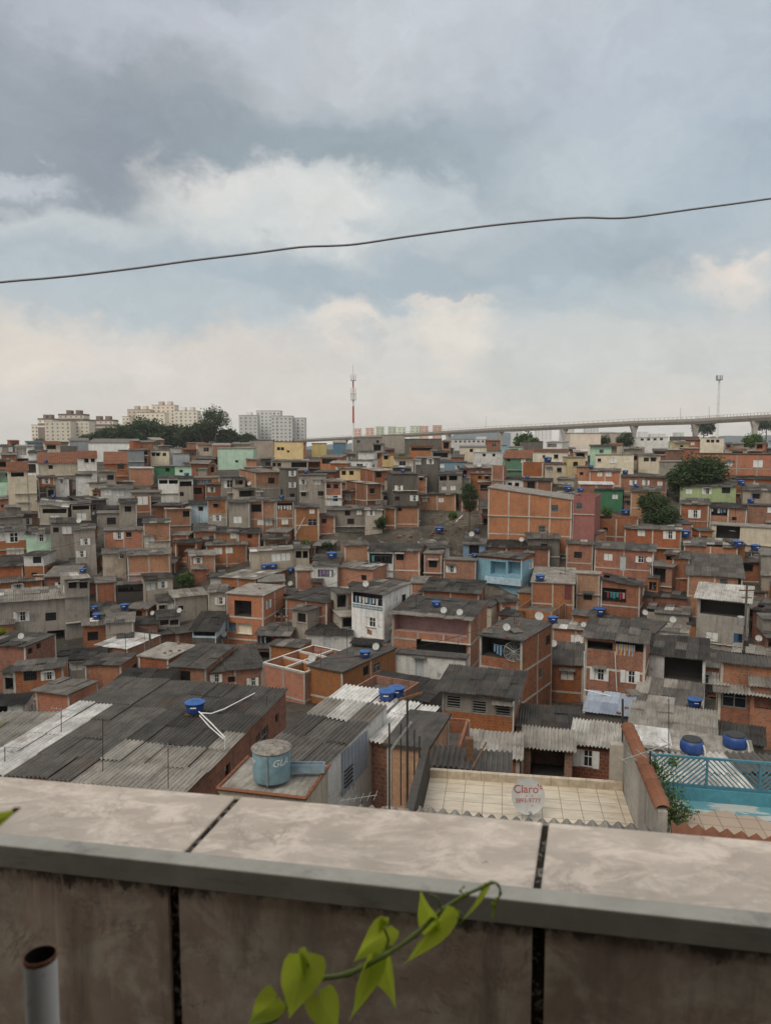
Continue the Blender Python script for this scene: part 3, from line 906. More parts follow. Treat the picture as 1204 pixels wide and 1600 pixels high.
H('narrow beige brick house with soot stains left of the tiled terrace', 606, 668, 1172, 1.0, 'n', 'fd', [], th=-16, rs=0, L=4, Y=30, short='soot stained narrow house')
H('small dark roofed house with brick gable behind the roofless enclosure', 628, 690, 1140, .9, 'b', 'ck', [], xs=697, th=-20, rs=.05, L=5, short='dark roofed brick gable')
H('brick house with low terrace wall carrying two blue tanks', 540, 612, 1094, 1.1, 'd', 'p', [], xs=632, th=-30, rs=0, L=5)
H('wide low house under a broad blackened sheet roof littered with scraps', 560, 668, 1094, .9, 'k', 'cd', [], xs=690, th=-24, rs=.03, tintfn=lambda x, y: random.gauss(.12, .04), L=9, short='broad blackened roof')
H('pale blue grey walled yard below the pink veranda house', 618, 727, 1030, 1.35, 'w', 'fd', [('D', 655, 1042)], th=-13, rs=0, L=4, short='pale yard wall')

# ---- middle
H('roofless brick house under construction with white concrete beams in a grid', 410, 476, 1050, 1.15, 'o', 'o', [], xs=553, th=-42, rs=0, fl=0, short='roofless house with the beam grid')
H('brick house with grey slab roof beside the roofless house with the beam grid', 483, 537, 1052, 1.2, 'o', 'fd', [('d', 573, 1050, 1.0), ('p', 590, 1045, .9)], xs=620, th=-38, rs=0)
H('brick house with a pale concrete slab roof left of the long grey sheet roof', 217, 264, 1030, 1.25, 'b', 'fl', [], xs=308, th=-36, rs=0, short='pale slab roof brick house')
H('brick house with white base and dark window under a long grey corrugated roof', 265, 322, 1044, 1.2, 'b1.6,w', 'cg', [('d', 289, 1056, 1.1)], xs=352, th=-26, rs=.05, L=9, tintfn=lambda x, y: random.gauss(.3, .05))
H('brick row house with small windows under a dark sheet roof', 323, 411, 1051, 1.0, 'b', 'ck', [('s', 338, 1060, .8), ('h', 362, 1062), ('s', 395, 1066, .8)], th=6, rs=.05, L=9, tintfn=lambda x, y: random.gauss(.2, .06))
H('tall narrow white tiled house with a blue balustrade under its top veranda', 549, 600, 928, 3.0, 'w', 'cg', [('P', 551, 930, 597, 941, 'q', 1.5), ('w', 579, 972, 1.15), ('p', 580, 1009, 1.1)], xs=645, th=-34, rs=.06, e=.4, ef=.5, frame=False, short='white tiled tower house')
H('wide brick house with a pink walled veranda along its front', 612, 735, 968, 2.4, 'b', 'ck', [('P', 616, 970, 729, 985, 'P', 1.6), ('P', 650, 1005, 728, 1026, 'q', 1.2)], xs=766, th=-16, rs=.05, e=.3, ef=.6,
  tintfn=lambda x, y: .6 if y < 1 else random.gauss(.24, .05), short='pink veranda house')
H('long brick house with a plastered left part under two dark sheet roofs', 660, 748, 927, 1.7, 'b', 'ck', [], xs=764, th=-10, rs=.08, e=.3, short='long house with two sheet roofs')
H('brick house with a pale framed window under grey slab', 662, 690, 866, 1.5, 'b', 'fg', [('d', 676, 881, 1.2)], th=-6, rs=.02, L=5)
H('brick house with white shutters beside the sky blue house', 692, 743, 876, 1.4, 'b', 'fg', [('s', 704, 889), ], th=-5, rs=.02, L=5)
H('bright sky blue house with a white framed balcony', 745, 816, 874, 1.9, 'b.35,B', 'cg', [('P', 766, 879, 790, 897, 'B', 1.3), ('P', 793, 879, 813, 897, 'B', 1.3)], xs=840, th=-24, rs=.05, frame=False, short='sky blue house')
H('slate blue house with a dark window under grey sheets', 723, 757, 851, 1.5, 'S', 'cg', [('d', 740, 856, 1.5)], th=-4, rs=.12, L=6, frame=False, short='slate blue house')
H('long brick house with three dark windows right of the slate blue house', 757, 858, 858, 1.4, 'b', 'ck', [('d', 774, 864, .8), ('d', 803, 865, .6), ('d', 826, 867, 1.0)], th=-3, rs=.06, L=8)
H('big bare brick building with two storeys and a sloping roof line', 762, 893, 781, 2.0, 'o', 'fl', [('v', 866, 794, 1.1), ('v', 846, 826, 1.1)], th=-8, rs=0, fl=1.6, L=8, Y=113, short='big bare brick building')
H('red painted tall house attached to the big bare brick building', 894, 929, 776, 2.1, 'p', 'p', [('v', 904, 791)], th=-8, rs=0, L=7, Y=112, frame=False, short='red painted house')
H('brick house with a roof terrace and shed right of the red painted house', 929, 996, 812, 1.4, 'b', 'p', [('h', 945, 827)], th=-2, rs=0, L=6)
H('brick house with a red barred window and a white shuttered one', 975, 1064, 826, 1.35, 'b', 'cg', [('c', 1001, 833, .9), ('s', 1045, 833, 1.2)], th=0, rs=.04, L=5)
H('brick house with a white door between two pale windows under corrugated sheets', 928, 1021, 861, 1.9, 'b', 'cg', [('c', 949, 870, 1.0), ('D', 972, 880), ('w', 998, 873, 1.0)], xs=1032, th=-5, rs=.12, L=6, e=.25, short='brick house with the white door')
H('pale brick house with a dark shuttered window below the brick house with the white door', 900, 937, 898, 1.9, 'n', 'fl', [('d', 918, 932, 1.1)], th=-3, rs=0, L=5)
H('brick house with washing in an open porch under a slanting sheet roof', 938, 1000, 917, 1.7, 'b', 'ck', [('P', 940, 921, 978, 939, 'q', 1.4)], xs=1009, th=-8, rs=.05, fl=.6, L=5, gap=.04, short='porch house with washing')
H('brick house with a dark barred window left of the brick house with the white door', 884, 926, 851, 1.5, 'b', 'cg', [('g', 902, 867, 1.0)], th=-2, rs=.08, L=6)
H('brick house with a faded dark red door high in its wall', 830, 897, 913, 1.7, 'b', 'fl', [('DR', 887, 926)], th=-2, rs=.06, L=6, short='house with the high red door')
H('brick walls of an unfinished terrace in front of the house with the high red door', 806, 862, 956, 1.3, 'b', 'p', [], xs=893, th=-18, rs=0, L=6)
H('brick house under a large weathered corrugated roof near the right edge', 1074, 1160, 898, 2.0, 'b', 'ck', [('v', 1130, 910, 1.0), ('P', 1152, 899, 1170, 917, 'q', 1.2)], th=2, rs=.22, L=8, e=.3, tintfn=lambda x, y: random.gauss(.33, .06), short='large weathered roof')
H('grey rendered house with a white corrugated canopy over a dark open floor', 1088, 1168, 940, 2.4, 'g', 'cw', [('P', 1092, 943, 1164, 958, 'q', 2.2), ('c', 1111, 994, 1.1), ('u', 1152, 997, 1.0)], th=-4, rs=.2, L=4.5, e=.4, ef=.5, tintfn=lambda x, y: random.gauss(.86, .04), short='white canopy house')
H('pale grey house cut by the right edge of the view', 1190, 1230, 868, 2.2, 'g', 'fg', [], th=4, rs=0, L=6)
H('narrow brick house left of the large weathered roof', 1050, 1077, 872, 2.0, 'b', 'ck', [], th=0, rs=.08, L=5)
H('dark sheet roofed shack, upper one of the roofs stepping down the gully', 1006, 1072, 936, 1.0, 'd', 'ck', [], th=-6, rs=.1, L=6, gap=.05)
H('dark sheet roofed shack, middle one of the roofs stepping down the gully', 1010, 1076, 962, .9, 'g', 'cg', [], th=-7, rs=.08, L=5.5, gap=.05)
H('white fronted shack, lowest one of the roofs stepping down the gully', 1022, 1074, 990, .9, 'w', 'cl', [], th=-6, rs=.08, L=5)
H('brick house with white shutters and a patched roof below the lime green house', 1062, 1107, 788, 1.35, 'b', 'cg', [('s', 1084, 803, 1.3)], th=0, rs=.1, L=6)
H('brick house with washing in a white framed balcony', 1108, 1166, 793, 1.3, 'b', 'ck', [('P', 1109, 795, 1135, 805, 'q', 1.2), ('h', 1146, 810)], th=0, rs=.05, L=5, short='balcony with washing')
H('lime green house with white shutters under a grey sheet roof', 1062, 1150, 760, 1.2, 'L', 'cg', [('c', 1076, 768, .9), ('s', 1104, 768, 1.1), ('g', 1134, 767, 1.2)], th=0, rs=.14, L=6, frame=False, short='lime green house')
H('stained brick house beside a pale plaster wall at the right edge', 1167, 1216, 790, 1.5, 'd', 'fd', [('c', 1204, 797, .9)], th=0, rs=0, L=5)
H('pale plaster house with an open dark ground floor under the brick house with washing', 1110, 1216, 820, 1.2, 'c', 'fl', [('P', 1117, 822, 1155, 840, 'q', 1.5)], th=0, rs=0, L=4)
H('long orange brick building with a flat top and two pale windows', 1088, 1216, 709, 1.7, 'o', 'fd', [('c', 1138, 724, 1.1), ('c', 1183, 724, 1.4)], th=0, rs=0, L=8, Y=150, short='long orange brick building')
H('brick house with dark sheet roof right of the dense tree', 1140, 1216, 748, 1.4, 'b', 'cd', [], th=0, rs=.06, L=6)
H('grey roofed house with beige side right of the lime green house', 1160, 1216, 766, 1.5, 'e', 'cg', [('g', 1180, 775)], th=5, rs=.15, L=6)
H('brick house under broken corrugated sheets near the blue tanks on the right', 1068, 1152, 852, 1.3, 'b', 'cg', [], th=0, rs=.12, L=5, gap=.1, tintfn=lambda x, y: random.choice((.3, .35, .5, .8)))

# ---- left, near and middle
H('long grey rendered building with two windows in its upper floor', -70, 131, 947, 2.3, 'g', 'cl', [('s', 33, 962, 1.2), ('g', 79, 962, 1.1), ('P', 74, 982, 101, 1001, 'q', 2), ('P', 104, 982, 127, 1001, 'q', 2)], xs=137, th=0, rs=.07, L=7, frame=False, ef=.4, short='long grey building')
H('small white framed top house with a pale tin roof standing on the long grey building', 100, 138, 906, 2.8, 'g', 'cw', [('d', 113, 914, .95), ('d', 130, 914, .95)], xs=93, th=10, rs=.12, frame=False, short='white framed top house')
H('brick house with a dark roof and two small side windows at the left edge', -25, 40, 1011, 1.8, 'b', 'cd', [('h', 47, 1017), ('h', 60, 1007)], xs=72, th=-40, rs=.03, short='left edge brick house')
H('brick house with a dark window and a white shuttered one under a grey slab', 21, 100, 1043, 1.3, 'b', 'cg', [('g', 48, 1055, 1.0), ('s', 76, 1056, .85)], xs=108, th=-8, rs=.03, L=6, short='brick house with grey slab')
H('low dark shack with a whitewashed corner at the left edge', -30, 40, 1100, .9, 'w', 'cd', [('P', -20, 1103, 12, 1120, 'q')], xs=56, th=-15, rs=.03, L=8)
H('plain brick block with a flat beige sheet roof', 57, 110, 1086, 1.2, 'o', 'cl', [], xs=161, th=-44, rs=0, short='plain brick block', tintfn=lambda x, y: random.gauss(.52, .03))
H('low building with a wide pale grey sheet roof behind the big corrugated roof', 90, 150, 1128, .8, 'e', 'cl', [], xs=206, th=-42, rs=0, tintfn=lambda x, y: random.gauss(.55, .04), short='wide pale grey roof')
H('beige plastered house under a lichened corrugated roof at the lower left', -60, 40, 1165, .9, 'e', 'cb', [], xs=128, th=-30, rs=0, L=9, Y=39, tintfn=lambda x, y: random.gauss(.6, .06), short='lichened roof')
H('brick house with one dark window below the two stacked tanks', 129, 165, 979, 1.4, 'b', 'cg', [('d', 145, 994, 1.2)], th=0, rs=.06, L=5, frame=False)
H('smooth grey walled house with a littered white edged roof', 165, 209, 972, 1.5, 'g', 'cl', [], th=-3, rs=.08, L=7, gap=.06)
H('low shed with a dark tarred roof in front of the long grey building', 62, 120, 1022, .9, 'q', 'cd', [], th=-8, rs=.04, L=5)
H('low house under a dark roof left of the white fibre sheet roof', 108, 160, 1028, .9, 'w1,g', 'cd', [('c', 120, 1040)], th=-10, rs=.05, L=7)
H('brick house with a white sheet roof tilted to the left', 152, 200, 1014, 1.0, 'b', 'cw', [], xs=255, th=-38, rs=.0, fl=.1)
H('brick house under a worn sheet roof with a pale right edge', 133, 190, 1040, 1.0, 'b', 'cg', [], xs=216, th=-26, rs=.03, L=8)
H('house with wide dark sheet roof in front of the pale slab roof brick house', 168, 250, 1078, .8, 'k', 'cd', [], th=-22, rs=.05, L=9)
H('brick house with white shutters under a grey gutter at the left', -10, 66, 912, 1.3, 'b', 'cg', [('s', 28, 919, 1.1)], th=0, rs=.08, L=6, short='brick house with the gutter')
H('brick house with a white upper front and slanting roofs at the left', 38, 70, 868, 2.0, 'w1.5,b', 'cg', [('g', 59, 875, 1.0), ('h', 54, 898)], xs=86, th=-22, rs=.0, L=6, fl=0)
H('low brick house with two slanting sheet roofs at the far left', -20, 36, 884, 1.4, 'b', 'cg', [], th=-18, rs=.05, L=7)
H('brick cube house with a white pipe leaning on it', 150, 181, 912, 1.1, 'b', 'fg', [], th=0, rs=0, L=5)
H('dark open shed beside the brick cube house', 182, 224, 914, 1.0, 'q', 'ck', [('P', 184, 916, 222, 926, 'q')], th=0, rs=.03, L=4)
H('grey beige house with two white windows under a dark roof', 226, 270, 906, 1.4, 'e', 'cd', [('c', 235, 916, 1.1), ('s', 254, 914, .9)], th=8, rs=.08, xs=221, short='grey beige house')
H('wide orange brick house with a white and pink base', 199, 266, 866, 1.9, 'o2.4,P', 'cg', [], th=-4, rs=.1, L=6, short='orange house with pink base')
H('beige house with a dark opening left of the orange house with pink base', 160, 197, 866, 1.6, 'e', 'cg', [('w', 189, 869, .7)], th=0, rs=.03, L=5)
H('wide brick house with one white shuttered window beside the dark alley', 162, 223, 828, 1.4, 'o', 'fg', [('s', 185, 837, 1.0), ('d', 201, 835, .8)], th=-2, rs=0, L=5)
H('brick house with white window over a pale base', 224, 266, 818, 1.9, 'b,e', 'cg', [('c', 233, 844, 1.2)], th=0, rs=.05, L=6)
H('tall stained grey house left of the dark alley', 117, 150, 829, 2.5, 'g', 'cg', [('s', 135, 847, .9), ('s', 128, 866, .9)], th=0, rs=.03, L=6, frame=False)
H('grey house with two pale windows and washing on its porch', 78, 117, 818, 2.2, 'g', 'cg', [('d', 87, 828, .8), ('c', 104, 828, 1.1)], th=0, rs=.05, L=6)
H('mint green house with a white shuttered window', 41, 80, 835, 1.5, 't', 'cg', [('s', 64, 839, 1.1)], th=0, rs=.08, L=6, short='mint green house')
H('brick house with a purple curtained window at the left edge', -15, 40, 832, 1.9, 'w1.4,o', 'cg', [('w', 19, 840, 1.5), ('c', 17, 861), ('c', 31, 861)], th=0, rs=.08, L=6)
H('grey rendered house with a slanting dark roof', 185, 213, 786, 2.3, 'g', 'cd', [('d', 199, 795, 1.0)], th=0, rs=.05, L=6, fl=0, frame=False)
H('grey house with a barred window below the slanting dark roof', 152, 186, 803, 1.7, 'g', 'fg', [('g', 174, 814, 1.2)], th=0, rs=0, L=5)
H('beige house with an open balcony under a pale tin roof', 61, 105, 792, 1.5, 'e', 'cl', [('P', 66, 794, 103, 802, 'q'), ('c', 85, 810, 1.2)], th=-4, rs=.08, fl=.5, L=6, short='beige balcony house')
H('grey house with an open top floor above a white window', 112, 142, 788, 1.6, 'g', 'ck', [('P', 114, 790, 140, 797, 'q'), ('c', 128, 807, 1.2)], th=0, rs=.03, L=5)
H('tall pale yellow house with two small windows', 23, 57, 747, 2.4, 'c', 'p', [('d', 40, 760, .9), ('v', 41, 779, 1.1)], th=0, rs=0, L=6, short='pale yellow tall house')
H('cream house with terracotta roof over an open terrace behind the pale yellow tall house', 12, 44, 736, 2.9, 'c', 'tt', [('P', 18, 738, 38, 745, 'q', 1.5)], th=0, rs=.3, L=5)
H('brick house with white shutters over a dark base right of the pale yellow tall house', 60, 86, 747, 1.5, 'o1.7,k', 'cg', [('s', 73, 752, .95)], th=0, rs=.05, L=5)
H('white box shaped house with one small window', 87, 108, 748, 1.3, 'w', 'fd', [('s', 96, 751, .8)], th=0, rs=0, L=5, frame=False)
H('long white house with two windows under a grey roof', 157, 206, 764, 1.3, 'w', 'cg', [('c', 168, 769, 1.0), ('c', 187, 768, 1.2)], th=0, rs=.12, L=6, frame=False, short='long white house')
H('red brick house with white window and an open top', 208, 236, 775, 1.4, 'b', 'p', [('c', 223, 780, 1.5)], th=0, rs=0, L=5)
H('brick house with a dark window under a pale sheet roof', 258, 298, 796, 1.5, 'o', 'cl', [('d', 291, 803, 1.1)], th=4, rs=.06, L=5)
H('orange brick block with a white slab roof', 204, 240, 732, 1.3, 'o', 'fw', [], xs=200, th=4, rs=0, L=6, frame=False)
H('grey ribbed metal clad block', 190, 225, 704, 2.2, 'm', 'fg', [], th=6, rs=0, L=9, Y=185, frame=False, short='grey metal block')
H('low house under a broad terracotta roof at the upper left', 60, 126, 724, 1.4, 'e', 'tt', [('d', 80, 730, .9)], th=0, rs=.32, L=7, short='broad terracotta roof')
H('white two storey house with a terracotta awning', 121, 151, 716, 1.9, 'w', 'tt', [('d', 135, 718, .9), ('d', 145, 718, .8)], th=0, rs=.3, L=5, far=0)
H('brick house with terracotta roof left of the grey metal block', 163, 199, 724, 1.5, 'b', 'tt', [('g', 189, 729, 1.2)], th=0, rs=.35, L=7)
H('house with a white front panel below the white two storey house', 118, 143, 744, 1.4, 'w', 'cd', [], th=0, rs=.05, L=5)
H('pale house with three windows under a grey porch roof', 154, 180, 738, 1.6, 'e', 'cg', [('c', 162, 747, .9), ('g', 173, 746, 1.0)], th=0, rs=.05, L=5)

# ---- middle distance, centre
H('pale green windowless block with a white edge', 340, 396, 701, 2.2, 't', 'fl', [('h', 370, 721)], th=-6, rs=0, L=9, Y=188, frame=False, short='pale green block')
H('brown rendered building joined to a yellow front', 390, 428, 688, 2.0, 'e', 'fd', [], th=-3, rs=0, L=9, Y=232, frame=False)
H('yellow building with four small windows near the viaduct', 428, 473, 690, 2.0, 'y', 'fd', [('d', 435, 701, 1.0), ('d', 441, 701, 1.0), ('h', 450, 705)], th=-2, rs=0, L=9, Y=230, frame=False, short='yellow building')
H('narrow dark grey tower like house with three stacked windows', 447, 466, 733, 3.0, 'k', 'fd', [('s', 457, 740, .9), ('s', 457, 758, .9), ('d', 457, 775, .9)], xs=437, th=20, rs=0, frame=False, short='dark grey tower like house')
H('grey rendered three storey house with small white windows', 467, 508, 743, 2.6, 'g', 'fd', [('s', 473, 753, .85), ('c', 496, 753, .9), ('d', 474, 772, .8), ('g', 501, 771, .9)], th=-4, rs=0, L=6, frame=False, short='grey three storey house')
H('house with orange brick top floor over grey render', 398, 437, 739, 2.6, 'o2.3,g', 'cl', [('g', 424, 751, 1.1), ('c', 402, 772, .8)], xs=374, th=24, rs=.04, short='orange topped house')
H('small brick house with two dark windows over a pale lower floor', 508, 534, 753, 2.5, 'o2.3,w', 'cl', [('d', 513, 760, .8), ('d', 525, 760, .8), ('u', 524, 779, .8)], th=0, rs=.06, L=5)
H('brick house on stilts with a dark open balcony', 390, 430, 784, 1.9, 'b', 'cg', [('P', 391, 788, 408, 800, 'q'), ('c', 407, 816, .9), ('c', 420, 816, 1.0)], th=-2, rs=.07, L=5, short='brick house on stilts')
H('brick house on stilts with washing hung in its balcony', 431, 459, 783, 1.9, 'b', 'cg', [('P', 432, 786, 457, 797, 'q'), ('c', 445, 815, .9)], th=-2, rs=.05, L=5)
H('brick house with an outside stair left of the bare slope', 460, 498, 793, 1.9, 'b', 'cd', [('c', 487, 799, .7), ('p', 488, 816, 1.0)], th=-2, rs=.06, L=5)
H('small brick house on posts at the edge of the bare slope', 498, 523, 807, 1.2, 'b', 'ck', [('d', 506, 814, .8)], th=0, rs=.03, L=4)
H('long grey house with small windows above the bare slope', 511, 570, 797, 1.3, 'g', 'cg', [('d', 543, 802, .9), ('c', 561, 801, .7), ('g', 548, 815, 1.0)], th=3, rs=.08, L=5)
H('brick grey house with a white shuttered window above the bare slope', 570, 597, 797, 1.4, 'e', 'cg', [('s', 579, 801, .8)], th=0, rs=.05, L=5)
H('two storey brick house with blank left flank', 572, 596, 757, 2.1, 'b', 'cl', [('d', 581, 767, 1.0), ('c', 590, 784, .9)], xs=540, th=30, rs=.03)
H('brick house with a dark window behind the two storey brick house', 583, 612, 736, 1.7, 'b', 'cl', [('d', 592, 742, 1.2)], xs=563, th=24, rs=.05)
H('brick house with white shutters left of the orange topped house', 320, 346, 757, 1.5, 'b', 'cg', [('s', 330, 765, .9)], th=0, rs=.03, L=5)
H('tall grey house with a wide window and a white tank on its balcony', 346, 373, 746, 2.2, 'g', 'fd', [('w', 357, 756, 1.4)], th=0, rs=0, L=6, frame=False)
H('pale blue hut with a wooden window', 296, 325, 789, 1.2, 'I', 'cd', [('d', 314, 795, .8)], th=0, rs=.08, L=5, frame=False, short='pale blue hut')
H('house with round hole in its brick top floor', 325, 355, 782, 2.2, 'o2.2,g', 'cg', [('d', 338, 790, .7), ('s', 340, 810, .9)], th=0, rs=.05, L=5)
H('grey house with a white window left of the brick house on stilts', 357, 390, 786, 2.1, 'g', 'cg', [('c', 371, 812, 1.1)], th=0, rs=.03, L=5, frame=False)
H('low brick house in the row below the pale blue hut', 303, 336, 831, 1.1, 'b', 'cg', [], th=0, rs=.08, L=6)
H('orange brick house in the row below the house with round hole', 334, 371, 832, 1.1, 'o', 'cg', [('c', 364, 836, .8)], th=-3, rs=.06, L=6)
H('brick house with dark eaves in the row below the brick house on stilts', 371, 406, 834, 1.1, 'b', 'cd', [('d', 390, 836, .7)], th=0, rs=.05, L=6)
H('wide brick house with two white windows above the yard tree', 322, 386, 853, 1.1, 'b', 'cg', [('c', 341, 861, 1.0), ('c', 358, 860, .9)], th=0, rs=.06, L=6)
H('orange brick house on posts beside the yard tree', 297, 336, 869, 1.3, 'o', 'cl', [('s', 309, 876, .85)], xs=290, th=6, rs=.1, L=6)
H('beige house with two pale windows and an open porch at its right end', 393, 460, 862, 1.4, 'e', 'cb', [('c', 432, 872, 1.1), ('c', 447, 871, 1.1)], th=6, rs=.03, L=6, frame=False, short='beige house with porch')
H('open columned porch attached to the beige house', 460, 483, 858, 1.5, 'e', 'cl', [('P', 461, 861, 471, 872, 'q'), ('P', 473, 861, 481, 872, 'q')], th=0, rs=.06, L=5)
H('cream house with a dark covered terrace', 424, 481, 720, 1.5, 'e', 'cl', [('d', 428, 726, .9), ('d', 436, 726, .9), ('P', 455, 722, 479, 730, 'q')], th=-2, rs=.04, L=6, Y=168)
H('ochre house with three small windows under a grey roof', 528, 571, 733, 1.3, 'y', 'cg', [('d', 537, 739, .9), ('d', 549, 739, .9)], th=0, rs=.06, L=6, frame=False)
H('brick house with a pale sheet roof beside the blue tank tower', 538, 576, 853, 1.4, 'o', 'cl', [], xs=528, th=8, rs=.06, L=7)
H('brick house with washing on a white porch under a big dark roof', 575, 614, 862, 1.5, 'w', 'ck', [('P', 577, 865, 613, 880, 'q', 1.3)], th=-6, rs=.1, L=7)
H('brick house with one brown window under a dark roof', 615, 656, 862, 1.6, 'b', 'ck', [('d', 625, 870, 1.1)], xs=666, th=-10, rs=.1, L=7)
H('small white house with washing on its corner porch', 487, 526, 884, 1.6, 'w', 'cl', [('P', 496, 890, 520, 902, 'w', 1.2)], th=-8, rs=.04, L=5, frame=False, short='small white porch house')
H('long brick house with low parapets right of the small white porch house', 527, 582, 890, 1.5, 'o', 'cl', [('d', 568, 902, .8)], xs=646, th=-24, rs=.0, frame=False)

H('grey house with a white shuttered window and a flat grey roof', 325, 352, 925, 1.8, 'e', 'cg', [('s', 344, 939, .9)], th=-6, rs=.05, L=8, frame=False)
H('unfinished brick house with a big hole in its upper wall', 353, 411, 931, 2.4, 'o', 'fl', [('P', 366, 939, 392, 962, 'q', 2.0), ('P', 356, 973, 368, 986, 'S', .5), ('P', 370, 975, 393, 989, 'c', .4)], xs=440, th=-26, rs=.0, short='brick house with the big hole')
H('grey walled house with a balcony under two dark roofs', 456, 480, 955, 1.9, 'e', 'ck', [('d', 471, 965, 1.2)], xs=512, th=-34, rs=.0, e=.3, frame=False)
H('brick sided house with a wide dark sheet roof behind the grey walled balcony house', 445, 510, 941, 2.0, 'b', 'cd', [], xs=549, th=-30, rs=.0, L=7, tintfn=lambda x, y: random.gauss(.19, .04))
H('low white house with blackened roof left of the white tiled tower house', 478, 548, 992, 1.1, 'w', 'cd', [('D', 511, 1000)], th=-8, rs=.12, L=7, tintfn=lambda x, y: random.gauss(.1, .03), frame=False)
H('long brick house with a flat roof carrying three blue tanks', 345, 400, 906, 1.4, 'b', 'cl', [], xs=462, th=-34, rs=0)
H('brick annex behind the small white porch house', 462, 488, 892, 1.3, 'b', 'fl', [('g', 491, 898)], th=-4, rs=0, L=5)
H('dark porch house with pale blue boards along its front', 300, 338, 985, 1.3, 'I.9,k', 'cd', [('P', 302, 987, 336, 993, 'q')], xs=352, th=-16, rs=.2, L=6, e=.4, frame=False, tintfn=lambda x, y: random.gauss(.11, .03))
H('flat grey roofed brick house in front of the low white house', 421, 470, 1012, 1.0, 'b', 'cg', [], xs=500, th=-24, rs=.0)
H('house with grey roof and pink wall left of the dark porch house', 246, 275, 940, 1.2, 'e', 'cd', [('d', 254, 948, .7), ('c', 268, 948, .8)], th=4, rs=.08, L=6, frame=False)
H('grey house with a white sheet roof left of the flat grey roofed house', 272, 324, 934, 1.3, 'g', 'cl', [('h', 283, 950)], th=14, rs=.1, L=7, frame=False)
H('grey beige garage with two dark doors', 246, 281, 965, 1.1, 'g', 'cd', [('P', 251, 968, 264, 977, 'q', .6), ('P', 266, 968, 279, 977, 'q', .6)], th=6, rs=.04, L=6)
H('dark roofed shed left of the grey beige garage', 207, 246, 975, 1.0, 'd', 'cd', [], th=-10, rs=.05, L=6)
H('long dark corrugated roof house in front of the grey beige garage', 196, 285, 1000, .8, 'd', 'cd', [], th=16, rs=.03, L=6, tintfn=lambda x, y: random.gauss(.17, .04))

# ---- middle distance, right half
H('tall dark rendered house with white shuttered windows', 613, 651, 741, 3.0, 'k', 'fd', [('h', 607, 746), ('s', 622, 763, .95), ('s', 646, 778, .95), ('d', 620, 779, .8)], xs=604, th=8, rs=0, frame=False, short='tall dark rendered house')
H('tall weathered house with a pale upper window', 647, 684, 716, 3.0, 'k', 'fg', [('c', 652, 722, .9), ('s', 671, 721, .9)], th=-4, rs=.03, L=6, frame=False, short='tall weathered house')
H('narrow brick infill house beside the tall dark rendered house', 651, 666, 744, 2.1, 'o', 'fd', [('h', 657, 748)], th=0, rs=0, L=5)
H('low brick and grey house row on top of the bare slope', 654, 712, 774, 1.0, 'n', 'cg', [('c', 664, 781, .8), ('c', 689, 782, .8)], th=-2, rs=.03, L=5)
H('muted blue house with white shuttered windows', 685, 728, 722, 1.4, 'S', 'fd', [('c', 690, 728, .8), ('s', 715, 730, .8)], th=-2, rs=0, L=6, frame=False, short='muted blue house')
H('grey house with a dark double veranda below the muted blue house', 686, 722, 742, 2.1, 'g', 'cg', [('P', 687, 744, 699, 751, 'q'), ('P', 702, 744, 715, 751, 'q'), ('c', 694, 763, .7), ('c', 708, 763, .8)], th=-2, rs=.1, L=5)
H('brick house overgrown on top with two small windows', 733, 768, 741, 1.6, 'b', 'fd', [('h', 749, 746), ('h', 760, 746)], th=-2, rs=0, L=5)
H('tall plain brick stair house left of the white and brick house', 768, 787, 728, 2.3, 'b', 'p', [], th=-6, rs=0, L=6)
H('low brick house left of the bare slope', 600, 618, 795, 1.1, 'b', 'cg', [], th=0, rs=.05, L=4)
H('brick retaining house front above the bare slope', 618, 654, 793, 1.2, 'o', 'cd', [('h', 624, 796)], th=-4, rs=.05, L=4)
H('white house with three small windows near the viaduct pier', 739, 785, 707, 1.2, 'w', 'fw', [('d', 756, 711, .8), ('d', 771, 711, .8)], th=0, rs=0, L=7, frame=False)
H('green house with a terracotta roof', 786, 829, 716, 1.4, 'G', 'tt', [('d', 794, 719, .8), ('c', 817, 720, .9)], th=-5, rs=.3, L=6, frame=False, short='green terracotta house')
H('wide cream gabled house beyond the green terracotta house', 830, 886, 706, 1.5, 'c', 'tt', [('h', 849, 713), ('d', 868, 713, 1.1)], th=0, rs=.1, L=7, frame=False, short='cream gabled house')
H('cream house with two dark windows', 848, 886, 725, 1.5, 'c', 'cd', [('c', 857, 734, .9), ('d', 873, 734, 1.0)], th=0, rs=.05, L=6, frame=False)
H('brick house with ragged unfinished right edge', 815, 848, 723, 2.1, 'b', 'p', [], th=-4, rs=0, L=6)
H('low white house with two dark windows', 787, 816, 749, 1.2, 'w', 'cd', [('d', 796, 757, .8), ('d', 807, 757, .8)], th=0, rs=.06, L=5, frame=False)
H('brick house with dark balcony right of the low white house', 816, 862, 752, 1.4, 'b', 'cd', [('d', 829, 754, 1.4)], th=-3, rs=.05, L=6)
H('brick house under a grey roof above the red painted house', 900, 920, 730, 1.6, 'o', 'cg', [('h', 908, 740)], th=0, rs=.03, L=5)
H('long brick house with two pale windows under a rusty roof', 920, 969, 736, 1.5, 'o', 'cg', [('c', 936, 741, .8), ('c', 950, 740, .9)], th=0, rs=.06, L=6)
H('brick house with white shutters right of the long brick house', 969, 1041, 746, 1.4, 'b', 'cg', [('s', 988, 754, .9), ('s', 1008, 754, .9), ('c', 1030, 755, .8)], th=-2, rs=.04, L=6)
H('smooth grey block above the dense tree', 1030, 1067, 722, 2.0, 'g', 'fl', [], th=-6, rs=0, L=7, frame=False, short='smooth grey block')
H('long cream house with a white window', 930, 990, 711, 1.6, 'c', 'fl', [('c', 958, 720, 1.2), ('c', 980, 720, .7), ('d', 936, 719, .8)], th=0, rs=0, L=6, frame=False)
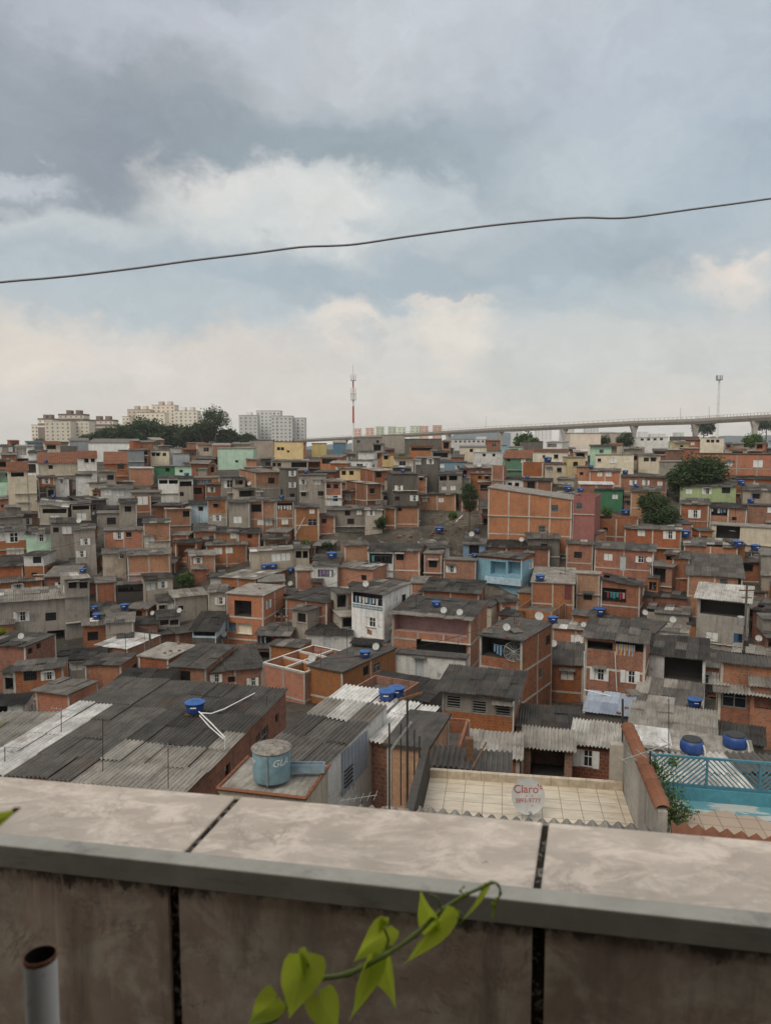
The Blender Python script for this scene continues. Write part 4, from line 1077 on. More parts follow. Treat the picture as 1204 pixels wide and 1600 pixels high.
H('dark green painted house with a rusty roof behind the red painted house', 928, 972, 766, 1.4, 'G', 'cg', [('c', 960, 776, .8)], th=-4, rs=.03, L=5, frame=False, short='dark green house')
H('brick house with a white slab roof above the dark green house', 904, 958, 757, 1.4, 'b', 'fw', [], th=2, rs=.04, L=6)
H('weathered beige house behind the overgrown yard', 985, 1032, 768, 1.6, 'n', 'cg', [], th=0, rs=.1, L=6)
H('pale house with a wide grey window band', 997, 1031, 712, 1.5, 'c', 'cg', [('g', 1009, 718), ('g', 1020, 718)], th=0, rs=.05, L=5)
# ------------------------------------------------------------------ ground
def ground_mat():
    def b(t, p):
        ob = t.new('ShaderNodeTexCoord').outputs['Object']
        n = t.noise(ob, .12, 9, .7)
        col = t.mix(t.rng(n, .38, .62), (.05, .044, .037, 1), (.11, .094, .075, 1))
        n2 = t.noise(ob, .9, 6, .7)
        col = t.mix(t.rng(n2, .55, .7, 0, .8), col, (.22, .20, .175, 1))
        n3 = t.noise(ob, .35, 6, .7)
        col = t.mix(t.rng(n3, .60, .66, 0, .85), col, (.04, .058, .022, 1))
        t.set(p, 'Base Color', col)
        t.set(p, 'Normal', t.new('ShaderNodeBump', {'Height': t.noise(ob, .8, 8, .7), 'Strength': .9, 'Distance': .5}).outputs[0])
    return principled('trodden_earth', b, .95, .1)
M['ground'] = ground_mat()
def ground():
    ys = [-60, -20, 0, 10, 14, 17, 20, 25, 30, 37, 45, 52, 60, 67, 75, 80, 85, 90, 95, 100, 103, 105, 107, 109, 111, 113, 115, 117, 119, 121, 123, 125, 127, 130, 135, 140, 150, 165, 180, 205, 230, 270, 320, 380, 450, 560, 700, 1000, 1500, 3000, 9000]
    xs = [-9000, -3000, -1000, -400, -200] + [-120 + 4 * k for k in range(61)] + [200, 400, 1000, 3000, 9000]
    rnd = random.Random(3)
    mb = MB()
    rows = []
    for y in ys:
        r = []
        for x in xs:
            w = .55 if 104 < y < 128 and -25 < x < 25 else .12
            r.append((x, y, zg(x, y) + rnd.gauss(0, w) * (1 if abs(x) < 130 and y < 300 else 0)))
        rows.append(r)
    mb.grid(rows)
    o = mb.build('ground', M['ground'], smooth=True)
    tag(o, kind='structure')
ground()

# ------------------------------------------------------------------ parapet in the foreground
def stone_tile(name, base, dark, rough, grime=False):
    def b(t, p):
        ob = t.new('ShaderNodeTexCoord').outputs['Object']
        n = t.noise(t.mapping(ob, (1, 1.5, 1)), 6.5, 9, .66, .35)
        col = t.mix(t.rng(n, .34, .66), c4(dark), c4(base))
        v = t.noise(t.mapping(ob, (1, 1.8, 1.2), (3, 1, 7)), 11, 8, .72, .5)
        col = t.mix(t.rng(v, .47, .60, 0, .85), col, c4([min(1, c * 1.30 + .03) for c in base]))
        v2 = t.noise(ob, 2.6, 7, .7, .5)
        vein2 = t.math('ABSOLUTE', t.math('SUBTRACT', v2, .53))
        brk = t.rng(t.noise(ob, 7, 3, .6), .48, .62)
        col = t.mix(t.math('MULTIPLY', t.rng(vein2, 0, .012, .6, 0), brk), col, c4([c * .62 for c in dark]))
        if grime:
            sk = t.noise(t.mapping(ob, (5, 5, .7)), 2.2, 7, .7)
            col = t.mix(t.rng(sk, .52, .68, 0, .7), col, c4([c * .42 for c in dark]))
            dr = t.noise(t.mapping(ob, (9, 9, .8), (5, 2, 1)), 2.0, 6, .7)
            col = t.mix(t.rng(dr, .60, .70, 0, .5), col, c4([c * 1.6 for c in base]))
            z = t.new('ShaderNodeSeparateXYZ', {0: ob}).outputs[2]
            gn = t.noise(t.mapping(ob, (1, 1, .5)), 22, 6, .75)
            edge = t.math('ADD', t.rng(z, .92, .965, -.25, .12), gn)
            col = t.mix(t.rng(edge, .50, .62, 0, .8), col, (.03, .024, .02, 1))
        g = t.noise(ob, 30, 4, .7)
        col = t.mix(t.rng(g, .66, .74, 0, .5), col, (.09, .075, .06, 1))
        s = t.noise(ob, 2.2, 6, .7)
        col = t.mix(t.rng(s, .50, .70, 0, .75 if grime else .45), col, c4([c * .55 for c in dark]))
        t.set(p, 'Base Color', col)
        t.set(p, 'Roughness', t.rng(n, .3, .7, rough, rough + .2))
    return principled(name, b, rough, .4)
M['coping'] = stone_tile('marbled_coping_tile', (.74, .61, .50), (.57, .455, .36), .38)
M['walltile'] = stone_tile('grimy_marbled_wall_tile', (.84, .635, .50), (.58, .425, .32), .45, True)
def grout_mat():
    def b(t, p):
        ob = t.new('ShaderNodeTexCoord').outputs['Object']
        n = t.noise(ob, 75, 4, .75)
        col = t.mix(t.rng(n, .52, .62), (.035, .029, .024, 1), (.32, .28, .235, 1))
        t.set(p, 'Base Color', col)
    return principled('mouldy_grout', b, .95, .1)
M['grout'] = grout_mat()
def trim_mat():
    def b(t, p):
        ob = t.new('ShaderNodeTexCoord').outputs['Object']
        n = t.noise(ob, 9, 7, .7)
        col = t.mix(t.rng(n, .35, .7), (.40, .365, .305, 1), (.56, .52, .445, 1))
        g = t.noise(t.mapping(ob, (1, 1, 6)), 14, 6, .7)
        col = t.mix(t.rng(g, .56, .75, 0, .55), col, (.11, .10, .085, 1))
        t.set(p, 'Base Color', col)
    return principled('weathered_trim', b, .5, .35)
M['trim'] = trim_mat()
for _n in M['trim'].node_tree.nodes:
    if _n.type == 'BSDF_PRINCIPLED': _n.inputs['Metallic'].default_value = .15; _n.inputs['Roughness'].default_value = .5

ZT = CZ - .6
backr = lambda x: 1213 + .0845 * x
nearr = lambda x: 1302 + .104 * x
def parapet():
    root = thing('parapet_wall', 'parapet clad in pinkish marbled tiles with a grey edge strip in the foreground', 'parapet wall', (0, 0, ZT - 1.0))
    inv = Vector((0, 0, -(ZT - 1.0)))
    An, Ab = atz(290, nearr(290), ZT), atz(372, backr(372), ZT)
    Bn, Bb = atz(838, nearr(838), ZT), atz(852, backr(852), ZT)
    dn, db = Bn - An, Bb - Ab
    u = dn.normalized(); o = Vector((u.y, -u.x, 0))          # towards the camera side
    js = [(An + dn * k, Ab + db * k) for k in range(-3, 6)]
    gap = .0052
    core = MB()
    a0, b0 = js[0]; a1, b1 = js[-1]
    top = -.005
    q = [a0, a1, b1, b0]
    P = [p + inv + Vector((0, 0, top)) for p in q]
    core.face(P)
    lo = [Vector((p.x, p.y, -9.5)) for p in P]
    for k in range(4): core.face([P[k], lo[k], lo[(k + 1) % 4], P[(k + 1) % 4]])
    core.build('mortar_core', M['grout'], root)
    for (p0, q0), (p1, q1) in zip(js, js[1:]):
        mb = MB()
        n0, n1 = p0 + dn.normalized() * gap, p1 - dn.normalized() * gap
        k0, k1 = q0 + db.normalized() * gap, q1 - db.normalized() * gap
        T = [v + inv for v in (n0, n1, k1, k0)]
        bv = .002
        c = sum(T, Vector()) / 4
        Ti = [v + (c - v).normalized() * .003 for v in T]
        Z = lambda L, z: [Vector((v.x, v.y, v.z + z)) for v in L]
        mb.face(Z(Ti, 0))
        for k in range(4):
            a, b = k, (k + 1) % 4
            mb.face([Z(T, -bv)[a], Z(T, -bv)[b], Z(Ti, 0)[b], Z(Ti, 0)[a]])
            mb.face([Z(T, -.012)[a], Z(T, -.012)[b], Z(T, -bv)[b], Z(T, -bv)[a]])
        mb.build('coping_tile', M['coping'], root)
    # edge strip: rounded L profile along the near edge
    tb = MB()
    prof = [(.0006, .001), (.0285, .001), (.0305, .0002), (.0312, -.0015), (.0315, -.0325), (.0305, -.034), (.018, -.034)]
    s0, s1 = js[0][0] + inv, js[-1][0] + inv
    rows = []
    for k in range(41):
        p = s0 + (s1 - s0) * k / 40
        w = .0006 * math.sin(k * 1.7)
        rows.append([p + o * (a + w) + Vector((0, 0, z + w * .6)) for (a, z) in prof])
    tb.grid(rows)
    tb.build('edge_strip', M['trim'], root, smooth=False)
    # tiles on the near face
    wj = [274, 841]
    face = lambda px: None
    pts = []
    base = An + o * .019; nrm = o
    for px in wj:
        d = ray(px, 1420 if px < 500 else 1470); oo = Vector((0, 0, CZ))
        t = (base - oo).dot(nrm) / d.dot(nrm)
        pts.append((oo + d * t - base).dot(u))
    step = pts[1] - pts[0]
    us = [pts[0] + step * k for k in range(-3, 6)]
    back = MB()
    B0 = base - o * .004 + inv
    pa, pb = B0 + u * us[0], B0 + u * us[-1]
    back.face([Vector((pa.x, pa.y, -.7)), Vector((pb.x, pb.y, -.7)), Vector((pb.x, pb.y, .965)), Vector((pa.x, pa.y, .965))])
    back.build('grout_bed', M['grout'], root)
    for ua, ub in zip(us, us[1:]):
        mb = MB(); C = base + inv + u * ((ua + ub) / 2)
        w = ub - ua - .017
        rot = Matrix.Rotation(math.atan2(u.y, u.x), 3, 'Z')
        ztop = .963
        mb.box((C.x, C.y, ztop - .30), (w, .010, .60), 0, rot)
        mb.box((C.x, C.y, ztop - .93), (w, .010, .63), 0, rot)
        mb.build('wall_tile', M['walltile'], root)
    return u, o, An
PU, PO, PA = parapet()

def own_terrace():
    # the flat roof the photographer stands on, with an added unseen shading block behind
    mb = MB()
    c = Vector((0, -.35, 0))
    rot = Matrix.Rotation(math.atan2(PU.y, PU.x), 3, 'Z')
    mb.box((PA.x + PU.x * .3 + PO.x * 1.25, PA.y + PO.y * 1.25, ZT - 1.06), (4.6, 2.3, .12), 0, rot)
    o = mb.build('terrace_floor', M['k']); tag(o, kind='structure')
    root = thing('added_shade_block', 'unseen added block whose slab roof and side walls shade the terrace behind the photographer', 'shading block', (0, -2.6, ZT - 1))
    b = MB()
    C = Vector((0, -.9, 1.5))
    b.box(C, (6.2, 2.6, 3.0), 0, rot); b.build('wall', M['k'], root)
    for sx in (-1, 1):
        s = MB(); s.box(C + Vector((sx * 2.35, 2.35, -.1)), (.15, 2.5, 2.9), 0, rot); s.build('side_wall', M['k'], root)  # out-of-view side walls added to keep sky light off the parapet face
    r = MB(); r.box(C + Vector((0, 1.3, 1.58)), (6.6, 4.5, .14), 0, rot); r.build('roof', M['slab'], root)  # unseen cover slab, its reach set to darken the parapet face
own_terrace()

# ------------------------------------------------------------------ iron pipe, vine, cable
def pipe():
    root = thing('pipe_post', 'short white painted pipe with a rusty open top in the lower left corner', 'pipe', at(66, 1640, .70))
    top = at(63, 1493, .72) - root.location; bot = Vector((0, 0, -.3))
    mb = MB(); n = 20
    d = (top - bot).normalized(); x = d.cross(Vector((0, 1, 0))).normalized(); y = x.cross(d)
    def ring(p, r): return [p + (x * math.cos(2 * math.pi * k / n) + y * math.sin(2 * math.pi * k / n)) * r for k in range(n + 1)]
    r = 23.5 / F * .80
    mb.grid([ring(bot + (top - bot) * k / 6, r * (1 + .01 * math.sin(k * 2))) for k in range(6)] + [ring(top - d * .004, r)], 0)
    mb.build('tube', M['pipepaint'], root, smooth=True)
    rb = MB()
    rb.grid([ring(top - d * .003, r * 1.002), ring(top + d * .001, r * .985), ring(top + d * .001, r * .92)], 0)
    rb.grid([ring(top + d * .0008, r * .92), ring(top - d * .012, r * .89), ring(top - d * .09, r * .86)], 1)
    rb.face([ring(top - d * .09, r * .86)[k] for k in range(n)], 1)
    rb.build('rusty_rim', [M['rust'], M['dark']], root, smooth=True)
def rustm(a, c, th):
    def b(t, p):
        ob = t.new('ShaderNodeTexCoord').outputs['Object']
        n = t.noise(ob, 45, 6, .7)
        t.set(p, 'Base Color', t.mix(t.rng(n, th, th + .08), c4(a), c4(c)))
        t.set(p, 'Normal', t.new('ShaderNodeBump', {'Height': n, 'Strength': .4, 'Distance': .002}).outputs[0])
    return principled('flaking_paint', b, .7, .3)
M['pipepaint'] = rustm((.66, .64, .62), (.34, .28, .24), .58)
M['rust'] = rustm((.16, .055, .025), (.05, .028, .02), .5)
pipe()

def leafmat():
    m = bpy.data.materials.new('vine_leaf'); m.use_nodes = True
    t = NT(m.node_tree); t.n.clear()
    out = t.new('ShaderNodeOutputMaterial')
    ob = t.new('ShaderNodeTexCoord').outputs['Object']
    uv = t.new('ShaderNodeUVMap').outputs[0]
    n = t.noise(ob, 28, 5, .6)
    col = t.mix(t.rng(n, .3, .7), (.27, .33, .03, 1), (.38, .44, .07, 1))
    bl = t.noise(ob, 90, 5, .7)
    col = t.mix(t.rng(bl, .62, .72, 0, .6), col, (.20, .17, .03, 1))
    sep = t.new('ShaderNodeSeparateXYZ', {0: uv})
    # midrib and side veins are paler: part of the leaf
    mid = t.math('ABSOLUTE', sep.outputs[0])
    vv = t.math('FRACT', t.math('MULTIPLY', t.math('SUBTRACT', sep.outputs[1], t.math('MULTIPLY', mid, .8)), 5.0))
    vein = t.math('MAXIMUM', t.rng(mid, .0, .05, 1, 0), t.rng(t.math('ABSOLUTE', t.math('SUBTRACT', vv, .5)), 0, .06, .6, 0))
    col = t.mix(t.math('MULTIPLY', vein, .75), col, (.46, .52, .18, 1))
    p = t.new('ShaderNodeBsdfPrincipled', {'Base Color': col, 'Roughness': .45, 'Specular IOR Level': .35})
    tr = t.new('ShaderNodeBsdfTranslucent', {'Color': t.mix(.7, col, (.62, .70, .05, 1))})
    mx = t.new('ShaderNodeMixShader', {0: .6, 1: p.outputs[0], 2: tr.outputs[0]})
    t.l.new(mx.outputs[0], out.inputs[0])
    return m
M['leaf'] = leafmat()
M['stem'] = plain('vine_stem', (.16, .20, .05), .6, .3, .25, 40)
M['vtip'] = plain('withered_leaf_tip', (.16, .075, .03), .7, .2, .3, 40)

def leaf(root, base, tip, wpx, Y, lean=.2, fold=.25, droop=.12, roll=0.0):
    b = at(base[0], base[1], Y); t = at(tip[0], tip[1], Y - lean * .05)
    ln = (t - b).length; ax = (t - b).normalized()
    view = Vector((0, 1, 0))
    side = ax.cross(view).normalized(); nrm = side.cross(ax).normalized()
    side, nrm = side * math.cos(roll) + nrm * math.sin(roll), nrm * math.cos(roll) - side * math.sin(roll)
    hw = wpx / F * Y * .44
    N = 26
    out = []
    for k in range(N):
        a = 2 * math.pi * k / N
        x = 16 * math.sin(a) ** 3; y = 13 * math.cos(a) - 5 * math.cos(2 * a) - 2 * math.cos(3 * a) - math.cos(4 * a)
        out.append((x / 16.0, (5 - y) / 22.0 if True else 0))
    out = [(x, max(-.17, v)) for x, v in out]
    mb = MB()
    c = (0, .3)
    rings = [0.02, .35, .68, 1.0]
    rows = []
    uvr = []
    rnd = random.Random(int(base[0] * 7 + base[1]))
    ph = rnd.uniform(0, 6)
    for r in rings:
        row = []; ur = []
        for k in range(N + 1):
            x, v = out[k % N]
            x = c[0] + (x - c[0]) * r; v = c[1] + (v - c[1]) * r
            z = fold * abs(x) * hw - droop * ln * v * v + .12 * hw * math.sin(5 * v + 3.2 * x + ph)
            row.append(b + ax * (v * ln) + side * (x * hw) - nrm * z - root.location); ur.append((x, v))
        rows.append(row); uvr.append(ur)
    mb.grid(rows, 0, .5, lambda i, j: uvr[i][j])
    return mb.build('leaf', M['leaf'], root, smooth=True)

def vine():
    Y0 = .74
    root = thing('climbing_vine', 'bright green climbing vine shoot reaching up in front of the parapet', 'vine', at(300, 1660, Y0))
    P = [(300, 1660), (380, 1612), (430, 1590), (478, 1537), (545, 1521), (600, 1493), (648, 1461), (690, 1422), (728, 1398), (752, 1387), (768, 1379), (778, 1383), (781, 1396), (776, 1408)]
    pts = [at(x, y, Y0 - .0 + .012 * math.sin(i)) - root.location for i, (x, y) in enumerate(P)]
    fine = []
    for i in range(len(pts) - 1):
        p0, p1, p2, p3 = pts[max(0, i - 1)], pts[i], pts[i + 1], pts[min(len(pts) - 1, i + 2)]
        for k in range(6):
            t = k / 6
            fine.append(.5 * ((2 * p1) + (-p0 + p2) * t + (2 * p0 - 5 * p1 + 4 * p2 - p3) * t * t + (-p0 + 3 * p1 - 3 * p2 + p3) * t ** 3))
    rr = [.0034 * (1 - .75 * i / len(fine)) + (.0009 if (i % 6) == 0 else 0) for i in range(len(fine))]
    mb = MB(); mb.tube(fine, rr, 8); mb.build('stem', M['stem'], root, smooth=True)
    for a in [((474, 1505), (452, 1602), 84, .3, .2, .15, .2), ((428, 1562), (384, 1606), 58, .2, .3, .2, -.3), ((500, 1560), (532, 1622), 64, .2, .3, .2, .4),
              ((600, 1452), (553, 1512), 60, .2, .3, .2, .1), ((598, 1500), (618, 1584), 58, .3, .45, .1, -.5), ((580, 1505), (548, 1606), 52, .4, .4, .1, .5),
              ((674, 1443), (656, 1384), 44, .1, .5, -.1, .3), ((694, 1430), (633, 1519), 56, .4, .4, .15, .55), ((752, 1388), (722, 1450), 22, .2, .8, .1, .7),
              ((470, 1490), (478, 1540), 20, .1, .6, .1, .9), ((598, 1436), (592, 1462), 22, .1, .5, .2, .4)]:
        leaf(root, a[0], a[1], a[2], Y0 + (.008 if a[0][0] > 590 else -.006), a[3], a[4], a[5], a[6])
    for seg in ([(478, 1537), (482, 1510), (472, 1490)], [(600, 1493), (607, 1468), (600, 1450)], [(690, 1424), (684, 1404), (672, 1398)]):
        s = MB(); s.tube([at(x, y, Y0 - .004) - root.location for x, y in seg], .0013, 6); s.build('petiole', M['stem'], root, smooth=True)
    for seg in ([(728, 1398), (716, 1404), (712, 1420), (722, 1428), (716, 1436), (710, 1432)], [(776, 1402), (772, 1420), (768, 1434)], [(725, 1385), (718, 1392), (726, 1400)],
                [(548, 1522), (560, 1508), (575, 1503), (590, 1500)]):
        s = MB(); s.tube([at(x, y, Y0 - .006) - root.location for x, y in seg], [.0013, .0012, .001, .0009, .0008, .0006][:len(seg)], 6); s.build('tendril', M['leaf'], root, smooth=True)
    for (x, y, r) in ((771, 1414, 5), (608, 1478, 4), (600, 1486, 4)):
        s = MB(); c = at(x, y, Y0 - .006) - root.location; rad = r / F * Y0
        s.lathe([(0.0001, -rad), (rad * .7, -rad * .7), (rad, 0), (rad * .7, rad * .8), (0.0001, rad * 1.2)], 10, 0, c)
        s.build('bud', M['leaf'], root, smooth=True)
    for base, tip, w, Yl, lab in (((-26, 1292), (33, 1262), 34, .52, 'single green leaf with a brown tip poking in above the tiles at the left edge'),
                                  ((-24, 988), (15, 984), 18, .5, 'blurred green leaf tip at the left edge in front of the long grey building'),
                                  ((-18, 1138), (8, 1131), 12, .5, 'tiny blurred green leaf tip at the left edge beside the lichened roof')):
        r2 = thing('vine_leaf', lab, 'leaf', at(base[0], base[1], Yl))
        leaf(r2, base, tip, w, Yl, .1, .2, .1, .2)
        s = MB(); s.tube([Vector((0, 0, 0)), at(base[0] - 60, base[1] + 25, Yl) - r2.location], .0012, 6); s.build('petiole', M['stem'], r2, smooth=True)
        if w > 30:
            k = MB(); tp = at(tip[0], tip[1], Yl - .006) - r2.location; k.tube([tp + Vector((-.004, -.002, -.001)), tp + Vector((.001, -.002, .001))], [.0022, .0004], 6); k.build('brown_tip', M['vtip'], r2)
vine()

def sky_cable():
    P = [(-1200, 560), (-600, 505), (-260, 470), (-120, 455), (0, 441), (70, 435), (130, 429), (220, 418), (300, 407), (400, 395), (470, 386), (520, 384), (560, 381), (640, 369), (760, 353), (850, 344), (910, 340), (960, 341), (1000, 338), (1080, 327), (1140, 319), (1204, 310), (1400, 282), (1800, 232), (2600, 150)]
    pts = [at(x, y, 6.0 + .0008 * x) for x, y in P]
    fine = []
    for i in range(len(pts) - 1):
        p0, p1, p2, p3 = pts[max(0, i - 1)], pts[i], pts[i + 1], pts[min(len(pts) - 1, i + 2)]
        for k in range(5):
            t = k / 5
            fine.append(.5 * ((2 * p1) + (-p0 + p2) * t + (2 * p0 - 5 * p1 + 4 * p2 - p3) * t * t + (-p0 + 3 * p1 - 3 * p2 + p3) * t ** 3))
    mb = MB(); mb.tube(fine, .0095, 7)
    o = mb.build('overhead_cable', M['skycable'], smooth=True)
    tag(o, 'single grey cable with slight kinks crossing the whole sky', 'cable')
M['skycable'] = plain('weathered_cable', (.19, .19, .21), .6, .3, .15, 20)
sky_cable()

# ------------------------------------------------------------------ the nearest roofs below the parapet
def near_from_edge(P_near_right, th, W):
    ax = Vector((math.cos(R(th)), math.sin(R(th)), 0))
    return Vector(P_near_right) - ax * W

def corrugated_giant():
    Pr = atz(290, 1237, CZ - 14.5); W, L, th = 10.2, 12.3, -12
    P0 = near_from_edge(Pr, th, W); zb = zg(0, 40) - .3; Hh = CZ - 14.5 - zb
    def tf(x, y):
        j = random.gauss(0, .035)
        if x > W - 4.9 and y < 4.9 and not (x > W - 1.0 and 3.3 < y < 4.9): return .72 + random.gauss(0, .02)
        if x > W - .95 and 4.9 <= y < 6.6: return .74 + j
        if x < 1.75 and y < 9.2: return .95
        if x > W - 4.6: return .23 + random.gauss(0, .04)
        if y > 9.0: return .31 + random.gauss(0, .05)
        return .37 + random.gauss(0, .018)
    wins = [('p', 'R', 8.6, Hh - 1.35, 1.7, 1.3), ('h', 'R', 4.2, Hh - 1.0, .6, .7), ('h', 'R', 10.8, Hh - .9, .5, .5)]
    so = [('R', u - w / 2, u + w / 2, v - h_ / 2, v + h_ / 2, .2, None) for (_, _, u, v, w, h_) in wins]
    r = house('brick house under the biggest corrugated roof, patched in grey, beige and white', (P0.x, P0.y, zb), R(th), W, L, Hh, 'b', 'cg', [], so, (0, 0, .25, .25),
              e=.25, ef=.3, eb=.1, tintfn=tf, wins=wins, frame=False, rowlen=2.3)
    HOUSES[-1].update(dict(short='biggest corrugated roof', px=200, py=1150, Y=35))
    FACADES.append((0, 1080, 445, 1240, 30))
corrugated_giant()

def tank_slab_house():
    Pr = atz(476, 1247, CZ - 12.5); th = -13; W, L = 3.25, 2.7
    P0 = near_from_edge(Pr, th, W); zb = zg(0, 27) - .3; Hh = CZ - 12.5 - zb - .13
    r = house('small plastered house whose flat roof edged in terracotta carries the big pale blue tank', (P0.x, P0.y, zb), R(th), W, L, Hh, 'e', 'fl', [], [], e=.05, ef=.05, frame=False)
    mb = MB()
    zt = Hh + .16
    for a, b in (((-.06, -.06), (W + .06, -.06)), ((W + .06, -.06), (W + .06, L)), ((-.06, -.06), (-.06, L))):
        n = max(2, int((Vector(b) - Vector(a)).length / .36))
        for k in range(n):
            p = Vector(a).lerp(Vector(b), k / n); q = Vector(a).lerp(Vector(b), (k + 1.08) / n)
            mb.tube([(p.x, p.y, zt), (q.x, q.y, zt - .005)], [.075, .062], 8)
    mb.build('edge_tiles', M['tile'], r, smooth=True)
    HOUSES[-1].update(dict(short='slab with the big pale blue tank', px=420, py=1230, Y=26))
tank_slab_house()

def side_clad_house():
    Pr = atz(506, 1200, CZ - 12.8); th = -22; W, L = 3.0, 6.6
    P0 = near_from_edge(Pr, th, W); zb = zg(0, 30) - .3; Hh = CZ - 12.8 - zb
    def tf(x, y):
        if y > 4.6 and 1.1 < x < 1.9: return .88
        if y > 3.4: return .45 + random.gauss(0, .06)
        return .27 + random.gauss(0, .05)
    r = house('pale plastered house with stepped corrugated roof and a louvred metal panel on its side', (P0.x, P0.y, zb), R(th), W, L, Hh, 'w', 'cg', [], [], (0, 0, .25, .25), e=.12, ef=.12, tintfn=tf, frame=False, rowlen=2.2)
    mb = MB()
    n = 14
    for k in range(n):
        y0 = 1.6 + 2.6 * k / n; y1 = y0 + 2.6 / n
        x0 = W + .03 + (.03 if k % 2 else 0)
        z0 = Hh - 1.9 + .25 * k / n
        mb.box((W + .03 + (.02 if k % 2 else 0), (y0 + y1) / 2, (z0 + Hh - .02) / 2), (.035, y1 - y0, Hh - .02 - z0), 0, None, .8)
    mb.build('metal_panel', M['steel'], r)
    lv = MB()
    for k in range(5): lv.box((W + .10, 2.1, Hh - 1.55 + k * .17), (.07, .8, .025))
    lv.build('louvre', M['iron'], r)
    HOUSES[-1].update(dict(short='side clad pale house', px=540, py=1180, Y=29))
    FACADES.append((345, 1100, 605, 1260, 26))
    # white roofed neighbour behind
    Pr = atz(560, 1150, CZ - 14.2)
    P0 = near_from_edge(Pr, -24, 3.3)
    zb = zg(0, 36) - .3
    house('low house under big white painted roof sheets behind the side clad pale house', (P0.x, P0.y, zb), R(-24), 3.3, 5.5, CZ - 14.2 - zb, 'w', 'cw', [], [], (0, 0, .3, .3), frame=False, rowlen=2.4)
    Pr = atz(628, 1165, CZ - 13.5)
    P0 = near_from_edge(Pr, -24, 1.7)
    zb = zg(0, 36) - .3
    house('narrow shed with a strip of white sheets beside the dark wall with the poles', (P0.x, P0.y, zb), R(-24), 1.7, 4.6, CZ - 13.5 - zb, 'd', 'cw', [], [], (0, 0, .2, .2), frame=False)
side_clad_house()

def floor_tiles(name, c1, c2, size, gc):
    def b(t, p):
        uv = t.new('ShaderNodeUVMap').outputs[0]
        br = t.new('ShaderNodeTexBrick', {'Vector': uv, 'Color1': c4(c1), 'Color2': c4(c2), 'Mortar': c4(gc), 'Scale': 1.0, 'Mortar Size': .008, 'Mortar Smooth': .1, 'Brick Width': size, 'Row Height': size})
        br.offset = 0.0
        n = t.noise(t.mapping(uv, (1, 4, 1)), 1.2, 7, .7)
        col = t.mix(t.rng(n, .44, .70, 0, .6), br.outputs[0], (.22, .175, .13, 1))
        t.set(p, 'Base Color', col)
    return principled(name, b, .35, .4)
M['ftile'] = floor_tiles('cream_floor_tile', (.50, .43, .335), (.56, .48, .37), .46, (.17, .135, .10))
def pool_floor():
    def b(t, p):
        uv = t.new('ShaderNodeUVMap').outputs[0]
        br = t.new('ShaderNodeTexBrick', {'Vector': uv, 'Color1': (.33, .25, .19, 1), 'Color2': (.37, .29, .22, 1), 'Mortar': (.16, .13, .11, 1), 'Scale': 1.0, 'Mortar Size': .01, 'Brick Width': .42, 'Row Height': .42})
        br.offset = 0.0
        sep = t.new('ShaderNodeSeparateXYZ', {0: uv})
        n = t.noise(uv, 1.3, 5, .6)
        v = t.math('ADD', sep.outputs[1], t.math('MULTIPLY', t.math('SUBTRACT', n, .5), 1.1))
        n2 = t.noise(t.mapping(uv, (.7, 3, 1)), 1.6, 4, .6)
        blue = t.mix(t.rng(n2, .46, .5), (.10, .25, .29, 1), (.38, .39, .37, 1))
        col = t.mix(t.rng(v, 2.62, 2.7), br.outputs[0], blue)
        t.set(p, 'Base Color', col)
    return principled('worn_blue_floor_paint', b, .6, .3)
M['pfloor'] = pool_floor()
M['tealwall'] = wall_mat('teal_wall_paint', (.055, .19, .24), dirt=.25, streak=.2)

def tile_cap(mb, a, b, r=.13):
    """half round terracotta cap tiles along a wall top"""
    a = Vector(a); b = Vector(b); n = max(2, int((b - a).length / .34))
    d = (b - a).normalized(); x = d.cross(Vector((0, 0, 1))).normalized(); up = x.cross(d)
    for k in range(n):
        p = a.lerp(b, k / n); q = a.lerp(b, (k + 1.15) / n)
        rows = []
        for (c, rr, lift) in ((p, r * 1.08, .03), (q, r * .92, 0)):
            rows.append([c + up * (lift + math.sin(math.pi * j / 8) * rr) + x * (math.cos(math.pi * j / 8) * rr * 1.35) for j in range(9)])
        mb.grid(rows, 0, random.uniform(.3, .7))

